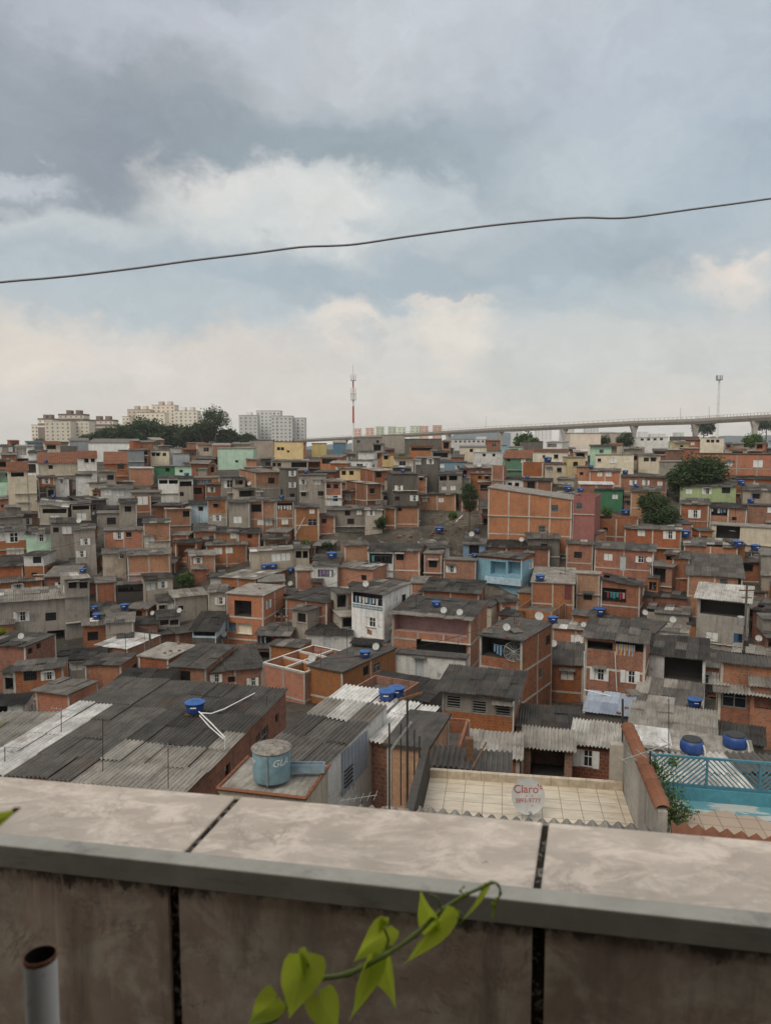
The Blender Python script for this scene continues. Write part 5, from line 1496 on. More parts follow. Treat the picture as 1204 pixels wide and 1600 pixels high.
def dish_terrace():
    z = CZ - 8.6; th = -9
    FL = atz(672, 1211, z)
    tr = R(th); ax = Vector((math.cos(tr), math.sin(tr), 0)); bx = Vector((-math.sin(tr), math.cos(tr), 0))
    W = 4.78; D = 3.6
    P0 = FL - bx * D
    zb = zg(0, 18) - .3; Hh = z - zb
    root = thing('tiled_terrace', 'flat roof terrace paved with cream floor tiles below the round dish', 'terrace', (P0.x, P0.y, zb), tr)
    mb = MB()
    panel(mb, (0, 0, 0), (1, 0, 0), (0, -1, 0), W, Hh, Hh, [(99, 0)], [], 0)
    panel(mb, (W, 0, 0), (0, 1, 0), (1, 0, 0), D, Hh, Hh, [(99, 0)], [], 0)
    panel(mb, (W, D, 0), (-1, 0, 0), (0, 1, 0), W, Hh, Hh, [(99, 0)], [], 0)
    panel(mb, (0, D, 0), (0, -1, 0), (-1, 0, 0), D, Hh, Hh, [(99, 0)], [], 0)
    mb.build('wall', M['e'], root)
    f = MB(); f.face([(0, 0, Hh), (W, 0, Hh), (W, D, Hh), (0, D, Hh)], 0, [(0, 0), (W, 0), (W, D), (0, D)]); f.build('tile_floor', M['ftile'], root)
    p = MB()
    n = 11
    for k in range(n): p.box(((k + .5) * W / n, D - .07, Hh + .10), (W / n - .008, .14, .20), 0)
    p.build('low_parapet', M['capt'], root)
    w = MB(); w.box((W + .1, D / 2 - .2, Hh + .72), (.18, D + .6, 1.56), 0); w.build('side_wall', M['conc'], root)
    c = MB(); tile_cap(c, (W + .12, D + .15, Hh + 1.5), (W + .12, -.4, Hh + 1.5), .12); c.build('wall_cap', M['tile'], root, smooth=True)
    w2 = MB(); w2.box((-.1, D / 2 - .3, Hh + .42), (.18, D + .5, .9), 0); w2.build('dark_side_wall', M['q'], root)
    pl = MB(); pl.box((W - .14, D + .12, Hh + .45), (.3, .22, 1.3), 0); pl.build('corner_pillar', M['conc'], root)
    FACADES.append((650, 1130, 1040, 1290, 15))
    return root, P0, ax, bx, Hh, zb, W, D
M['capt'] = plain('beige_cap_tile', (.40, .335, .25), .6, .3, .25, 6)
TERR = dish_terrace()

def near_roofs():
    for (a, b, z, lab, roof, walls, L) in (
        ((563, 1256), (1047, 1296), CZ - 7.55, 'grey corrugated roof edge of the next house just beyond the parapet', 'cg', 'g', 4.0),
        ((1047, 1282), (1400, 1337), CZ - 7.0, 'terracotta tiled roof edge just beyond the parapet at the lower right', 'tt', 'e', 3.6)):
        A, B = atz(*a, z), atz(*b, z)
        d = (B - A); W = d.length; tr = math.atan2(d.y, d.x)
        bx = Vector((-math.sin(tr), math.cos(tr), 0))
        P0 = A - bx * L; zb = zg(0, 12) - .3
        house(lab, (P0.x, P0.y, zb), tr, W, L, z - zb - .1, walls, roof, [], [], (.25, .25, 0, 0), e=0, eb=0, ef=0, frame=False, rowlen=2.0,
              tintfn=(lambda x, y: random.gauss(.5, .06)) if roof == 'cg' else (lambda x, y: random.uniform(.15, .6)))
near_roofs()

def blue_terrace():
    z = CZ - 8.5
    A = atz(1065, 1250, z); B = atz(1204, 1262, z)
    d = (B - A).normalized(); tr = math.atan2(d.y, d.x)
    ax = d; bx = Vector((-d.y, d.x, 0))
    W, D = 6.6, 3.2
    P0 = A - ax * 1.05 - bx * D
    zb = zg(0, 16) - .3; Hh = z - zb
    root = thing('blue_terrace', 'roof terrace with worn blue and brown tile floor and a low teal wall', 'terrace', (P0.x, P0.y, zb), tr)
    mb = MB()
    panel(mb, (0, 0, 0), (1, 0, 0), (0, -1, 0), W, Hh, Hh, [(99, 0)], [], 0)
    panel(mb, (W, 0, 0), (0, 1, 0), (1, 0, 0), D, Hh, Hh, [(99, 0)], [], 0)
    panel(mb, (W, D, 0), (-1, 0, 0), (0, 1, 0), W, Hh, Hh, [(99, 0)], [], 0)
    panel(mb, (0, D, 0), (0, -1, 0), (-1, 0, 0), D, Hh, Hh, [(99, 0)], [], 0)
    mb.build('wall', M['e'], root)
    f = MB(); f.face([(0, 0, Hh), (W, 0, Hh), (W, D, Hh), (0, D, Hh)], 0, [(0, 0), (W, 0), (W, D), (0, D)]); f.build('tile_floor', M['pfloor'], root)
    w = MB()
    panel(w, (0, D, Hh), (1, 0, 0), (0, -1, 0), W, .3, .3, [(99, 0)], [], 0)
    w.face([(0, D, Hh + .3), (W, D, Hh + .3), (W, D + .15, Hh + .3), (0, D + .15, Hh + .3)])
    panel(w, (W, D + .15, Hh - .3), (-1, 0, 0), (0, 1, 0), W, .6, .6, [(99, 0)], [], 0)
    w.build('teal_wall', M['tealwall'], root)
    base = P0 + bx * (D + .07)
    rail = thing('metal_railing', 'teal painted metal railing with diagonal bars in chevrons', 'railing', (base.x, base.y, zb + Hh + .3), tr)
    h = .74; bay = 1.17; n = int(W / bay)
    fr = MB()
    fr.box((W / 2, 0, h), (W, .06, .05)); fr.box((W / 2, 0, .06), (W, .045, .045))
    fr.build('rail', M['bluerail'], rail)
    for k in range(n + 1):
        pb = MB(); pb.box((k * bay + .42 - bay * 0, 0, h / 2), (.05, .05, h)); pb.build('post', M['bluerail'], rail)
    sl = MB()
    for k in range(-1, n + 1):
        x0 = max(0, k * bay + .42 + .03); x1 = min(W, (k + 1) * bay + .42 - .03)
        if x1 - x0 < .1: continue
        s = 1 if k % 2 == 0 else -1
        m = 13
        for j in range(-m, m + 8):
            c = x0 + j * .12
            # line x = c + s*(z-.09)
            z0, z1 = .09, h - .03
            xa, xb = c, c + s * (z1 - z0)
            lo, hi = min(xa, xb), max(xa, xb)
            if hi <= x0 or lo >= x1: continue
            def clip(x, z):
                if x < x0: z += (x0 - x) * (1 if s > 0 else -1); x = x0
                if x > x1: z += (x1 - x) * (1 if s > 0 else -1); x = x1
                return x, z
            pa, pb_ = clip(xa, z0), clip(xb, z1)
            if abs(pa[0] - pb_[0]) < .02: continue
            sl.bar((pa[0], 0, pa[1]), (pb_[0], 0, pb_[1]), .028, .026)
    sl.build('diagonal_bars', M['bluerail'], rail)
    FACADES.append((1000, 1175, 1204, 1300, 15))
    # white roof right behind, a dark one beside it
    for (px0, px1, row, zz, roof, lab, L, tf) in (
        (985, 1126, 1176, CZ - 11.6, 'cw', 'white corrugated roof directly behind the teal railing', 7.5, lambda x, y: random.gauss(.86, .05)),
        (1128, 1225, 1178, CZ - 11.9, 'cd', 'dark weathered roof with loose poles behind the right end of the teal railing', 7.5, lambda x, y: random.gauss(.3, .08))):
        A = atz(px0, row, zz); B = atz(px1, row + (px1 - px0) * .02, zz)
        W2 = (B - A).length; t2 = math.atan2((B - A).y, (B - A).x)
        b2 = Vector((-math.sin(t2), math.cos(t2), 0)); Q = A - b2 * L; zb2 = zg(0, 24) - .3
        house(lab, (Q.x, Q.y, zb2), t2, W2, L, zz - zb2 - .15, 'e', roof, [], [], (-.3, -.3, .1, .1), frame=False, tintfn=tf, e=.05)
    H('concrete roof terrace whose low wall holds two lidded blue tanks', 1040, 1172, 1172, 1.0, 'g', 'fl', [], th=2, rs=0, L=2.4, Y=32.5, frame=False, short='terrace with two lidded tanks')
    H('concrete roof box with a whitewashed rim beside the terracotta wall cap', 985, 1041, 1163, 1.0, 'g', 'fw', [], th=2, rs=0, L=2.2, Y=33, frame=False)
    return rail
blue_terrace()
# ------------------------------------------------------------------ trees
def foliage_mat(name, a, b_):
    m = bpy.data.materials.new(name); m.use_nodes = True
    t = NT(m.node_tree); t.n.clear()
    out = t.new('ShaderNodeOutputMaterial')
    tint = t.new('ShaderNodeAttribute', attribute_name='tint').outputs['Fac']
    col = t.mix(tint, c4(a), c4(b_))
    p = t.new('ShaderNodeBsdfPrincipled', {'Base Color': col, 'Roughness': .7, 'Specular IOR Level': .2})
    tr = t.new('ShaderNodeBsdfTranslucent', {'Color': col})
    mx = t.new('ShaderNodeMixShader', {0: .25, 1: p.outputs[0], 2: tr.outputs[0]})
    t.l.new(mx.outputs[0], out.inputs[0])
    return m
M['foliage'] = foliage_mat('dark_foliage', (.025, .042, .018), (.07, .105, .04))
M['foliage2'] = foliage_mat('fresh_foliage', (.04, .08, .02), (.115, .18, .045))
M['bark'] = plain('bark', (.09, .07, .055), .95, .1, .3, 3)
TR = random.Random(5)
def crown(mb, c, r, rz, n, leaf, rough=.35):
    """leaf clusters spread through an uneven volume"""
    lobes = []
    for k in range(max(6, n // 90)):
        while True:
            p = Vector((TR.uniform(-1, 1), TR.uniform(-1, 1), TR.uniform(-1, 1)))
            if p.length < 1: break
        p = p.normalized() * (p.length ** .5)
        lobes.append((Vector((c[0] + p.x * r * .78, c[1] + p.y * r * .78, c[2] + p.z * rz * .75)), TR.uniform(.28, .55)))
    per = n // len(lobes)
    for (q, s) in lobes:
        base = TR.uniform(.0, 1)
        for k in range(per):
            d = Vector((TR.gauss(0, 1), TR.gauss(0, 1), TR.gauss(0, .8)))
            d = d.normalized() * TR.uniform(.45, 1.05) * s * r
            p = q + d
            a = Vector((TR.uniform(-1, 1), TR.uniform(-1, 1), TR.uniform(-.6, .6))).normalized(); b = a.cross(Vector((TR.uniform(-1, 1), TR.uniform(-1, 1), TR.uniform(-1, 1)))).normalized()
            l = leaf * TR.uniform(.6, 1.3)
            mb.face([p - a * l, p - b * l * .5, p + a * l, p + b * l * .5], 0, [(0, 0), (1, 0), (1, 1), (0, 1)], min(1, max(0, base + TR.gauss(0, .25))))
def tree(label, px, py, rpx, Y, zr=.8, n=2200, leaf=None, mat='foliage', name='tree', cat='tree', trunk=True, group=None, base=None, sparse=False):
    c = at(px, py, Y); r = rpx / F * Y
    zb = zg(c.x, Y) if base is None else base
    root = thing(name, label, cat, (c.x, Y, zb), 0, group)
    cz = c.z - zb
    if Y > 160: n = int(n * 2.0)
    else: n = int(n * 1.5)
    if leaf is None: leaf = max(.10, r * (.115 if Y > 300 else .085))
    if trunk:
        tb = MB()
        tr = max(.06, r * .055)
        top = cz + r * .2
        tb.tube([(0, 0, -.3), (TR.uniform(-.1, .1) * r, 0, cz * .5), (TR.uniform(-.1, .1) * r, 0, top)], [tr * 1.3, tr, tr * .4], 8)
        for k in range(6):
            a = TR.uniform(0, 6.28); z0 = cz - r * zr * .6 + k * r * .12
            tb.tube([(0, 0, max(.2, z0)), (math.cos(a) * r * .4, math.sin(a) * r * .4, max(.3, z0) + r * .35), (math.cos(a) * r * .75, math.sin(a) * r * .75, max(.4, z0) + r * .6)], [tr * .6, tr * .4, tr * .12], 6)
        tb.build('trunk', M['bark'], root, smooth=True)
    mb = MB()
    crown(mb, (0, 0, cz), r, r * zr, n, leaf)
    mb.build('crown', M[mat], root)
    return root
G1 = 'trees on the ridge before the apartment blocks'
for px, py, r, z, lab in ((138, 690, 16, .6, 'dark low tree at the left end of the ridge trees'), (166, 684, 20, .7, 'dark rounded tree right of the leftmost ridge tree'),
                          (196, 682, 23, .7, 'dark tree under the pale pink apartment block'), (229, 674, 26, .7, 'bulging dark tree standing highest in the middle of the ridge trees'),
                          (262, 681, 23, .7, 'dark tree in front of the cream apartment block'), (292, 682, 22, .7, 'dark tree between the bulging one and the airy tall one'),
                          (318, 676, 21, .8, 'dense dark tree at the foot of the airy tall tree'), (358, 686, 20, .6, 'dark tree right of the airy tall tree'), (386, 689, 15, .6, 'small dark tree at the right end of the ridge trees')):
    tree(lab, px, py, r, 430, z, 2600, group=G1)
tree('airy tall tree rising above the ridge trees', 336, 657, 25, 425, .75, 1700, leaf=.55, group=G1)
tree('thin bush like tree left of the striped apartment block', 62, 690, 11, 420, .7, 500)
tree('small tree beside the dark concrete wall at the left edge', 8, 728, 13, 168, .8, 900)
tree('round dark tree right of the grey industrial box', 941, 688, 13, 300, .7, 1000)
tree('round dark tree beside the second viaduct pier from the right group', 976, 687, 15, 300, .75, 1200)
tree('leafy tree by the pale posts at the right edge', 1177, 690, 17, 250, .7, 1400, mat='foliage2')
tree('spreading tree below the viaduct left of the grey industrial box', 822, 692, 19, 330, .7, 1500, mat='foliage2')
tree('distant tree clump under the right monopole', 1100, 668, 18, 640, .45, 900)
tree('distant tree clump behind the rightmost viaduct pier', 1196, 664, 17, 640, .45, 900)
tree('small spiky tree between the distant roofs', 627, 716, 9, 172, .9, 800, mat='foliage2')
tree('tall dark shrub climbing between brick walls', 733, 777, 14, 122, 1.9, 3600, name='shrub', cat='shrub')
tree('big dense dark tree above the lime green house', 1094, 739, 40, 142, .5, 5200, leaf=.3)
tree('dense dark tree on the left shoulder of the big dense tree', 1062, 752, 22, 140, .9, 3000, leaf=.28)
tree('leafy tree filling the overgrown yard left of the lime green house', 1020, 786, 22, 122, .85, 3200, leaf=.2)
tree('dark bush under the leafy yard tree', 1030, 806, 30, 120, .55, 2600, leaf=.22)
tree('round green yard tree beside the orange brick house on posts', 291, 906, 14, 104, .8, 1800, leaf=.16, mat='foliage2')
tree('green bush at the bottom of the bare slope', 474, 850, 10, 112, .8, 900, leaf=.14, mat='foliage2', name='bush', cat='bush', trunk=False)
tree('bush high on the bare slope beside the brick retaining front', 596, 817, 11, 121, .8, 1200, leaf=.14, name='bush', cat='bush', trunk=False)
tree('low bush at the foot of the stilt houses', 511, 853, 9, 111, .7, 700, leaf=.14, name='bush', cat='bush', trunk=False)
tree('small green bush on the bare slope', 706, 806, 8, 121, .7, 600, leaf=.14, mat='foliage2', name='bush', cat='bush', trunk=False)
tree('scrubby plants on the roof terrace right of the red painted house', 946, 801, 10, 110, .8, 700, leaf=.13, mat='foliage2', name='bush', cat='bush', trunk=False, base=at(946, 812, 110).z)
FACADES.append((470, 800, 760, 850, 400)); FACADES.append((1000, 760, 1062, 815, 400)); FACADES.append((275, 895, 305, 915, 400)); FACADES.append((1040, 722, 1145, 760, 400))

def creeper():
    z = CZ - 8.4
    c = atz(1058, 1285, z)
    root = thing('creeper_bush', 'leafy green creeper growing over the terrace beside the terracotta wall cap', 'bush', (c.x, c.y, z))
    mb = MB(); st = MB()
    for (px, py, rp) in ((1030, 1205, 14), (1036, 1222, 20), (1045, 1245, 24), (1042, 1262, 20), (1055, 1272, 18), (1072, 1268, 10), (1050, 1190, 8), (1052, 1280, 16), (1020, 1195, 7)):
        p = at(px, py, c.y + .1) - root.location
        r = rp / F * 17
        for k in range(int(rp * 14)):
            d = Vector((TR.gauss(0, 1), TR.gauss(0, .8), TR.gauss(0, 1))) * r * .55
            q = p + d
            a = Vector((TR.uniform(-1, 1), TR.uniform(-1, 1), TR.uniform(-1, 1))).normalized(); b = a.cross(Vector((TR.uniform(-1, 1), TR.uniform(-1, 1), TR.uniform(-1, 1)))).normalized()
            l = TR.uniform(.02, .05)
            mb.face([q - a * l, q - b * l * .45, q + a * l, q + b * l * .45], 0, [(0, 0), (1, 0), (1, 1), (0, 1)], TR.random())
        st.tube([(0, 0, 0), p * .5 + Vector((TR.uniform(-.1, .1), 0, .1)), p], [.012, .009, .004], 5)
    mb.build('foliage', M['foliage2'], root); st.build('stem', M['bark'], root)
creeper()

# ------------------------------------------------------------------ apartment blocks
def block(label, x0, x1, yt, Y, walls, cols, stripes=None, boxes=(), depth=12, rows=9, name='apartment_block', cat='apartment block', th=0, win=True, basez=None):
    A = at(x0, yt, Y); B = at(x1, yt, Y)
    W = B.x - A.x; zb = zg(0, Y) - 1 if basez is None else basez
    Hh = A.z - zb
    root = thing(name, label, cat, (A.x, Y, zb), R(th), 'apartment blocks on the skyline')
    mb = MB()
    st = [(99, 0)]
    mats = [M[walls]]
    if stripes:
        mats.append(M[stripes]); st = [(Hh - 6.6, 0), (Hh - 5.4, 1), (Hh - 3.6, 0), (Hh - 1.2, 1), (99, 0)]
    for (O, U, N, w) in (((0, 0, 0), (1, 0, 0), (0, -1, 0), W), ((W, 0, 0), (0, 1, 0), (1, 0, 0), depth), ((W, depth, 0), (-1, 0, 0), (0, 1, 0), W), ((0, depth, 0), (0, -1, 0), (-1, 0, 0), depth)):
        panel(mb, O, U, N, w, Hh, Hh, st, [], 0)
    mb.build('wall', mats, root)
    r = MB(); r.box((W / 2, depth / 2, Hh + .1), (W + .3, depth + .3, .25), 0, None, .6); r.build('roof', M['slab'], root)
    for (bx0, bw, bh) in boxes:
        b = MB(); b.box((W * bx0, depth / 2, Hh + .2 + bh / 2), (W * bw, depth * .5, bh)); b.build('water_tower', mats[0], root)
    if win:
        for c in range(cols):
            for k in range(rows):
                z = Hh - 2.2 - k * 2.8
                if z < 2: break
                x = W * (c + .5) / cols
                link_mesh('window', WIN['far'], root, (x, -.035, z), 0, (1.25 if W / cols > 2.4 else .9, 1, 1.0 if c % 3 != 1 else 1.5))
    return root
M['apA'] = wall_mat('cream_block_paint', (.66, .60, .51), dirt=.08, streak=.15)
M['apB'] = wall_mat('brown_block_paint', (.21, .15, .13), dirt=.1, streak=.1)
M['apC'] = wall_mat('pinkish_block_paint', (.62, .53, .45), dirt=.08, streak=.1)
M['apD'] = wall_mat('pale_grey_block_paint', (.58, .58, .57), dirt=.08, streak=.1)
M['apP'] = wall_mat('pale_pink_block_paint', (.62, .42, .34), dirt=.05, streak=.05)
M['apG'] = wall_mat('pale_green_block_paint', (.52, .58, .44), dirt=.05, streak=.05)
bx2 = ((.35, .18, 3.0), (.72, .18, 3.0))
block('small cream block at the far left of the skyline', 49, 60, 664, 585, 'apA', 2)
block('brown and cream striped block half hidden by the cream front block', 59, 82, 654, 580, 'apB', 3, 'apA', bx2)
block('cream block with dark balcony columns in front of the striped blocks', 70, 110, 658, 560, 'apA', 5)
block('tall brown block with a cream top stripe, highest of the left cluster', 91, 131, 647, 600, 'apB', 5, 'apA', bx2)
block('cream block right of the tall brown block', 110, 139, 658, 570, 'apA', 4)
block('low brown striped block with two roof boxes', 138, 177, 656, 610, 'apB', 5, 'apA', bx2)
block('slim cream block at the left of the pinkish cluster', 191, 202, 651, 600, 'apA', 2)
block('pinkish block with two roof boxes', 199, 234, 640, 610, 'apC', 5, None, bx2)
block('cream block in front of the pinkish blocks', 213, 257, 645, 580, 'apA', 6)
block('tallest pinkish block in the middle of the skyline cluster', 237, 273, 633, 620, 'apC', 5, None, bx2)
block('cream block right of the tallest pinkish block', 272, 308, 642, 600, 'apA', 5, None, bx2)
block('pale grey block behind the airy tall tree', 373, 402, 649, 590, 'apD', 4, None, ((.5, .3, 2.5),))
block('widest pale grey block', 400, 438, 642, 610, 'apD', 6)
block('pale grey block with a dark stair column', 423, 456, 650, 580, 'apD', 5)
block('pale grey block at the right end of the grey cluster', 455, 476, 653, 590, 'apD', 3)
for x0, x1, yt, c, lab in ((553, 564, 670, 'apP', 'pale pink block just right of the red and white mast'), (571, 584, 669, 'apP', 'pale pink block, second from the mast'), (587, 600, 667, 'apG', 'pale green block, third from the mast'),
                           (606, 619, 667, 'apG', 'pale green block, fourth from the mast'), (621, 634, 668, 'apG', 'pale green block, fifth from the mast'), (641, 655, 666, 'apG', 'pale green block beside the two pale pink ones at the right'),
                           (656, 669, 666, 'apP', 'pale pink block touching the last green one'), (677, 690, 665, 'apP', 'pale pink block at the right end of the pastel row')):
    block(lab, x0, x1, yt, 760, c, 2, rows=3)
for x0, x1, yt, lab in ((838, 862, 668, 'faint grey tower block left of the third viaduct pier'), (877, 897, 667, 'faint grey tower block behind the third viaduct pier'), (915, 935, 666, 'faint grey tower block right of the third viaduct pier')):
    block(lab, x0, x1, yt, 1500, 'apD', 4, rows=8, depth=20)
for i, (x0, x1, yt) in enumerate(((800, 815, 672), (903, 912, 676), (1000, 1012, 675), (1016, 1040, 678), (1056, 1068, 676), (940, 960, 675), (962, 985, 677), (745, 760, 682))):
    block('hazy distant block %s' % ('beyond the left half of the viaduct', 'low beside the faint grey tower', 'behind the fourth viaduct pier', 'wide and low right of the fourth pier', 'narrow before the fifth pier', 'between the third and fourth piers', 'low near the round dark trees', 'small and low left of the second pier')[i], x0, x1, yt, 1900, 'apD', 3, rows=4, depth=25)

# ------------------------------------------------------------------ masts, viaduct
def mast_red():
    b = at(552, 705, 340); t = at(549.5, 585, 340)
    zb = zg(0, 340)
    root = thing('radio_mast', 'slim red and white telecom mast with antenna clusters', 'mast', (b.x, 340, zb - .3))
    Hm = t.z - zb
    bands = [(0, .38, 'white'), (.38, .60, 'redpaint'), (.60, .78, 'white'), (.78, .92, 'redpaint'), (.92, 1.0, 'white')]
    for a, c, m in bands:
        mb = MB(); mb.tube([(0, 0, Hm * a), (0, 0, Hm * c)], [.55 - .25 * a, .55 - .25 * c], 10); mb.build('mast_section', M[m], root, smooth=True)
    for z, n in ((.97, 6), (.72, 6), (.80, 3)):
        pf = MB(); pf.lathe([(.4, -.1), (1.3, -.1), (1.3, .05), (.4, .05)], 12, 0, (0, 0, Hm * z - 1.4)); pf.build('platform', M['galv'], root)
        for k in range(n):
            a = 2 * math.pi * k / n + .4
            pb = MB(); pb.box((math.cos(a) * 1.15, math.sin(a) * 1.15, Hm * z), (.42, .42, 2.5)); pb.build('antenna_panel', M['white'], root)
    rod = MB(); rod.tube([(0, 0, Hm), (0, 0, Hm + 4.5)], .06, 6); rod.build('lightning_rod', M['iron'], root)
mast_red()
def mast_white():
    t = at(1123, 592, 470); zb = zg(0, 470)
    root = thing('telecom_monopole', 'slender pale monopole with a spiky antenna head behind the viaduct', 'mast', (t.x, 470, zb - .3))
    Hm = t.z - zb
    mb = MB(); mb.tube([(0, 0, 0), (0, 0, Hm)], [.95, .55], 10); mb.build('pole', M['apD'], root, smooth=True)
    for k in range(7):
        a = 2 * math.pi * k / 7
        pb = MB(); pb.box((math.cos(a) * 1.7, math.sin(a) * 1.7, Hm + .9), (.5, .5, 3.2)); pb.build('antenna_panel', M['galv'], root)
    pf = MB(); pf.lathe([(.5, -.2), (1.9, -.2), (1.9, .1), (.5, .1)], 12, 0, (0, 0, Hm)); pf.build('platform', M['galv'], root)
mast_white()

def viaduct():
    M['viad'] = wall_mat('viaduct_concrete', (.36, .325, .295), dirt=.25, streak=.3)
    pts = [(1330, 645, 285), (1204, 652, 300), (1130, 656, 315), (1086, 658.5, 325), (990, 661.5, 345), (881, 667, 372), (781, 671.5, 405), (700, 676, 440), (600, 682, 490), (520, 686, 540), (470, 688.5, 575), (430, 690.5, 620)]
    P = [at(*p) for p in pts]
    base = Vector((P[3].x, P[3].y, zg(0, P[3].y)))
    root = thing('elevated_viaduct', 'long concrete monorail viaduct on tapered piers crossing the skyline', 'viaduct', base)
    deck = MB()
    prof = [(-1.9, .0), (-1.9, 1.1), (-1.6, 1.1), (-1.6, .35), (1.6, .35), (1.6, 1.1), (1.9, 1.1), (1.9, 0), (1.2, -1.25), (-1.2, -1.25)]
    rows = []
    for i, p in enumerate(P):
        d = (P[min(i + 1, len(P) - 1)] - P[max(0, i - 1)]); d.z = 0; d.normalize(); n = Vector((-d.y, d.x, 0))
        rows.append([p - base + n * a + Vector((0, 0, z)) for a, z in prof + [prof[0]]])
    deck.grid(rows)
    deck.build('deck', M['viad'], root)
    rl = MB()
    for i in range(len(P) - 1):
        m = 14
        for k in range(m):
            q = P[i].lerp(P[i + 1], k / m) - base
            rl.box((q.x, q.y, q.z + 1.6), (.16, .16, 1.1))
        rl.bar(P[i] - base + Vector((0, 0, 2.1)), P[i + 1] - base + Vector((0, 0, 2.1)), .1, .1)
    rl.build('guard_rail', M['galv'], root)
    for px, py, Y in ((1179, 653, 305), (1086, 658.5, 325), (990, 661.5, 345), (881, 667, 372), (781, 671.5, 405), (700, 676, 440), (623, 681, 478), (540, 685, 528)):
        q = at(px, py, Y); zb = zg(0, Y)
        pb = MB()
        top = q.z - 1.2 - base.z; bot = zb - 1 - base.z
        rows = []
        for z, w in ((bot, .7), (top - 5.5, .75), (top - 2.5, 1.0), (top, 1.8)):
            rows.append([Vector((q.x - base.x + sx * w, q.y - base.y + sy * .9, z)) for sx, sy in ((-1, -1), (1, -1), (1, 1), (-1, 1), (-1, -1))])
        pb.grid(rows); pb.build('pier', M['viad'], root)
viaduct()
for px, y0, y1, Y, lab in ((784.5 + 278, 637, 657, 322, 'thin lamp mast standing above the viaduct left of the monopole'), (1107, 635, 655, 320, 'thin lamp mast above the viaduct just left of the monopole'), (759, 650, 672, 412, 'thin mast above the left half of the viaduct')):
    mb = MB(); a = at(px, y1, Y); b = at(px, y0, Y); mb.tube([a, b], [.10, .06], 6)
    tag(mb.build('thin_mast', M['galv']), lab, 'mast')

# ------------------------------------------------------------------ hills far off
def hills():
    mb = MB()
    rnd = random.Random(9)
    rows = []
    n = 90
    for j in range(6):
        r = []
        for k in range(n + 1):
            x = -6000 + 12000 * k / n
            env = math.sin(math.pi * j / 5)
            hgt = 60 + 95 * math.exp(-((x - 700) / 450) ** 2) + 60 * math.exp(-((x - 2600) / 800) ** 2) + 20 * math.sin(k * .9) + 14 * math.sin(k * 2.3 + 1) + 30 * math.exp(-((x - 1500) / 300) ** 2)
            r.append((x * .5, 2300 + j * 150, CZ - 42 + hgt * .5 * env * 1.0 + (rnd.gauss(0, 2) if 0 < j < 5 else 0)))
        rows.append(r)
    mb.grid(rows)
    tag(mb.build('hills', M['hill'], smooth=True), kind='structure')
M['hill'] = plain('wooded_hill', (.10, .12, .13), .95, .1, .3, .004)
hills()

# ------------------------------------------------------------------ long walls and sheds on the ridge
def wall_thing(label, x0, x1, yt, Y, mat='k', th=.4):
    A = at(x0, yt, Y); B = at(x1, yt, Y); zb = zg(0, Y) - .5
    root = thing('boundary_wall', label, 'wall', (A.x, Y, zb))
    W = B.x - A.x; Hh = A.z - zb
    mb = MB(); panel(mb, (0, 0, 0), (1, 0, 0), (0, -1, 0), W, Hh, Hh, [(99, 0)], [], 0); panel(mb, (W, 0, 0), (0, 1, 0), (1, 0, 0), th, Hh, Hh, [(99, 0)], [], 0)
    panel(mb, (W, th, 0), (-1, 0, 0), (0, 1, 0), W, Hh, Hh, [(99, 0)], [], 0); panel(mb, (0, th, 0), (0, -1, 0), (-1, 0, 0), th, Hh, Hh, [(99, 0)], [], 0)
    mb.face([(0, 0, Hh), (W, 0, Hh), (W, th, Hh), (0, th, Hh)])
    mb.build('wall_face', M[mat], root)
    p = MB()
    k = 0
    while k * 4.0 < W: p.box((min(W - .15, k * 4.0 + .15), -.05, Hh / 2), (.3, .12, Hh + .1)); k += 1
    p.build('pilaster', M['conc' if mat != 'k' else 'k'], root)
wall_thing('tall dark concrete wall at the upper left of the hillside', 19, 120, 697, 214)
wall_thing('lighter end of the concrete wall at the left edge', -60, 19, 704, 218, 'g')
wall_thing('dark grey wall right of the round dark trees', 1046, 1092, 682, 262, 'k')
IG = 'industrial sheds on the ridge'
def shed(lab, *a, **k): return H(lab, *a, group=IG, name='warehouse', cat='warehouse', frame=False, **k)
shed('grey metal shed with a low pitched roof at the end of the dark concrete wall', 109, 139, 689, 3, 'm', 'fg', [], th=0, rs=.05, L=20, Y=226)
shed('pale metal shed with a broad sloping roof', 138, 214, 692, 3, 'apD', 'fg', [], th=-4, rs=.06, L=18, Y=222)
shed('tall windowless grey industrial box before the viaduct', 890, 938, 677, 3, 'apC', 'fl', [], xs=925, th=8, rs=0, L=14, Y=250)
shed('flat beige shed behind the grey industrial box', 934, 985, 677, 3, 'e', 'fg', [], th=0, rs=0, L=12, Y=330)
shed('long pale hall with a ribbon of dark windows', 990, 1044, 684, 3, 'w', 'fw', [('g', 1003, 687), ('g', 1013, 687), ('g', 1023, 687), ('g', 1033, 687)], th=0, rs=0, L=12, Y=300)
shed('cream rendered building with four windows below the viaduct', 1093, 1130, 684, 3, 'c', 'fl', [('d', 1105, 689), ('d', 1112, 689), ('d', 1120, 689)], th=0, rs=0, L=8, Y=240)
shed('grey rendered hall below the left half of the viaduct', 551, 597, 684, 3, 'g', 'fg', [('g', 560, 690), ('d', 590, 690)], th=0, rs=0, L=9, Y=268)
shed('plain grey hall right of the grey rendered hall', 597, 632, 680, 3, 'g', 'fl', [], th=0, rs=0, L=9, Y=300)
shed('dark long hall with posts on its roof', 632, 690, 686, 3, 'k', 'fd', [], th=0, rs=0, L=9, Y=285)
shed('colonnaded pale hall under the viaduct', 705, 762, 687, 3, 'w', 'fl', [('d', 712 + 7 * k, 690) for k in range(7)], th=0, rs=0, L=9, Y=390)
shed('dark grey hall behind the blue fronted house', 812, 848, 690, 3, 'k', 'fd', [], th=0, rs=0, L=9, Y=300)
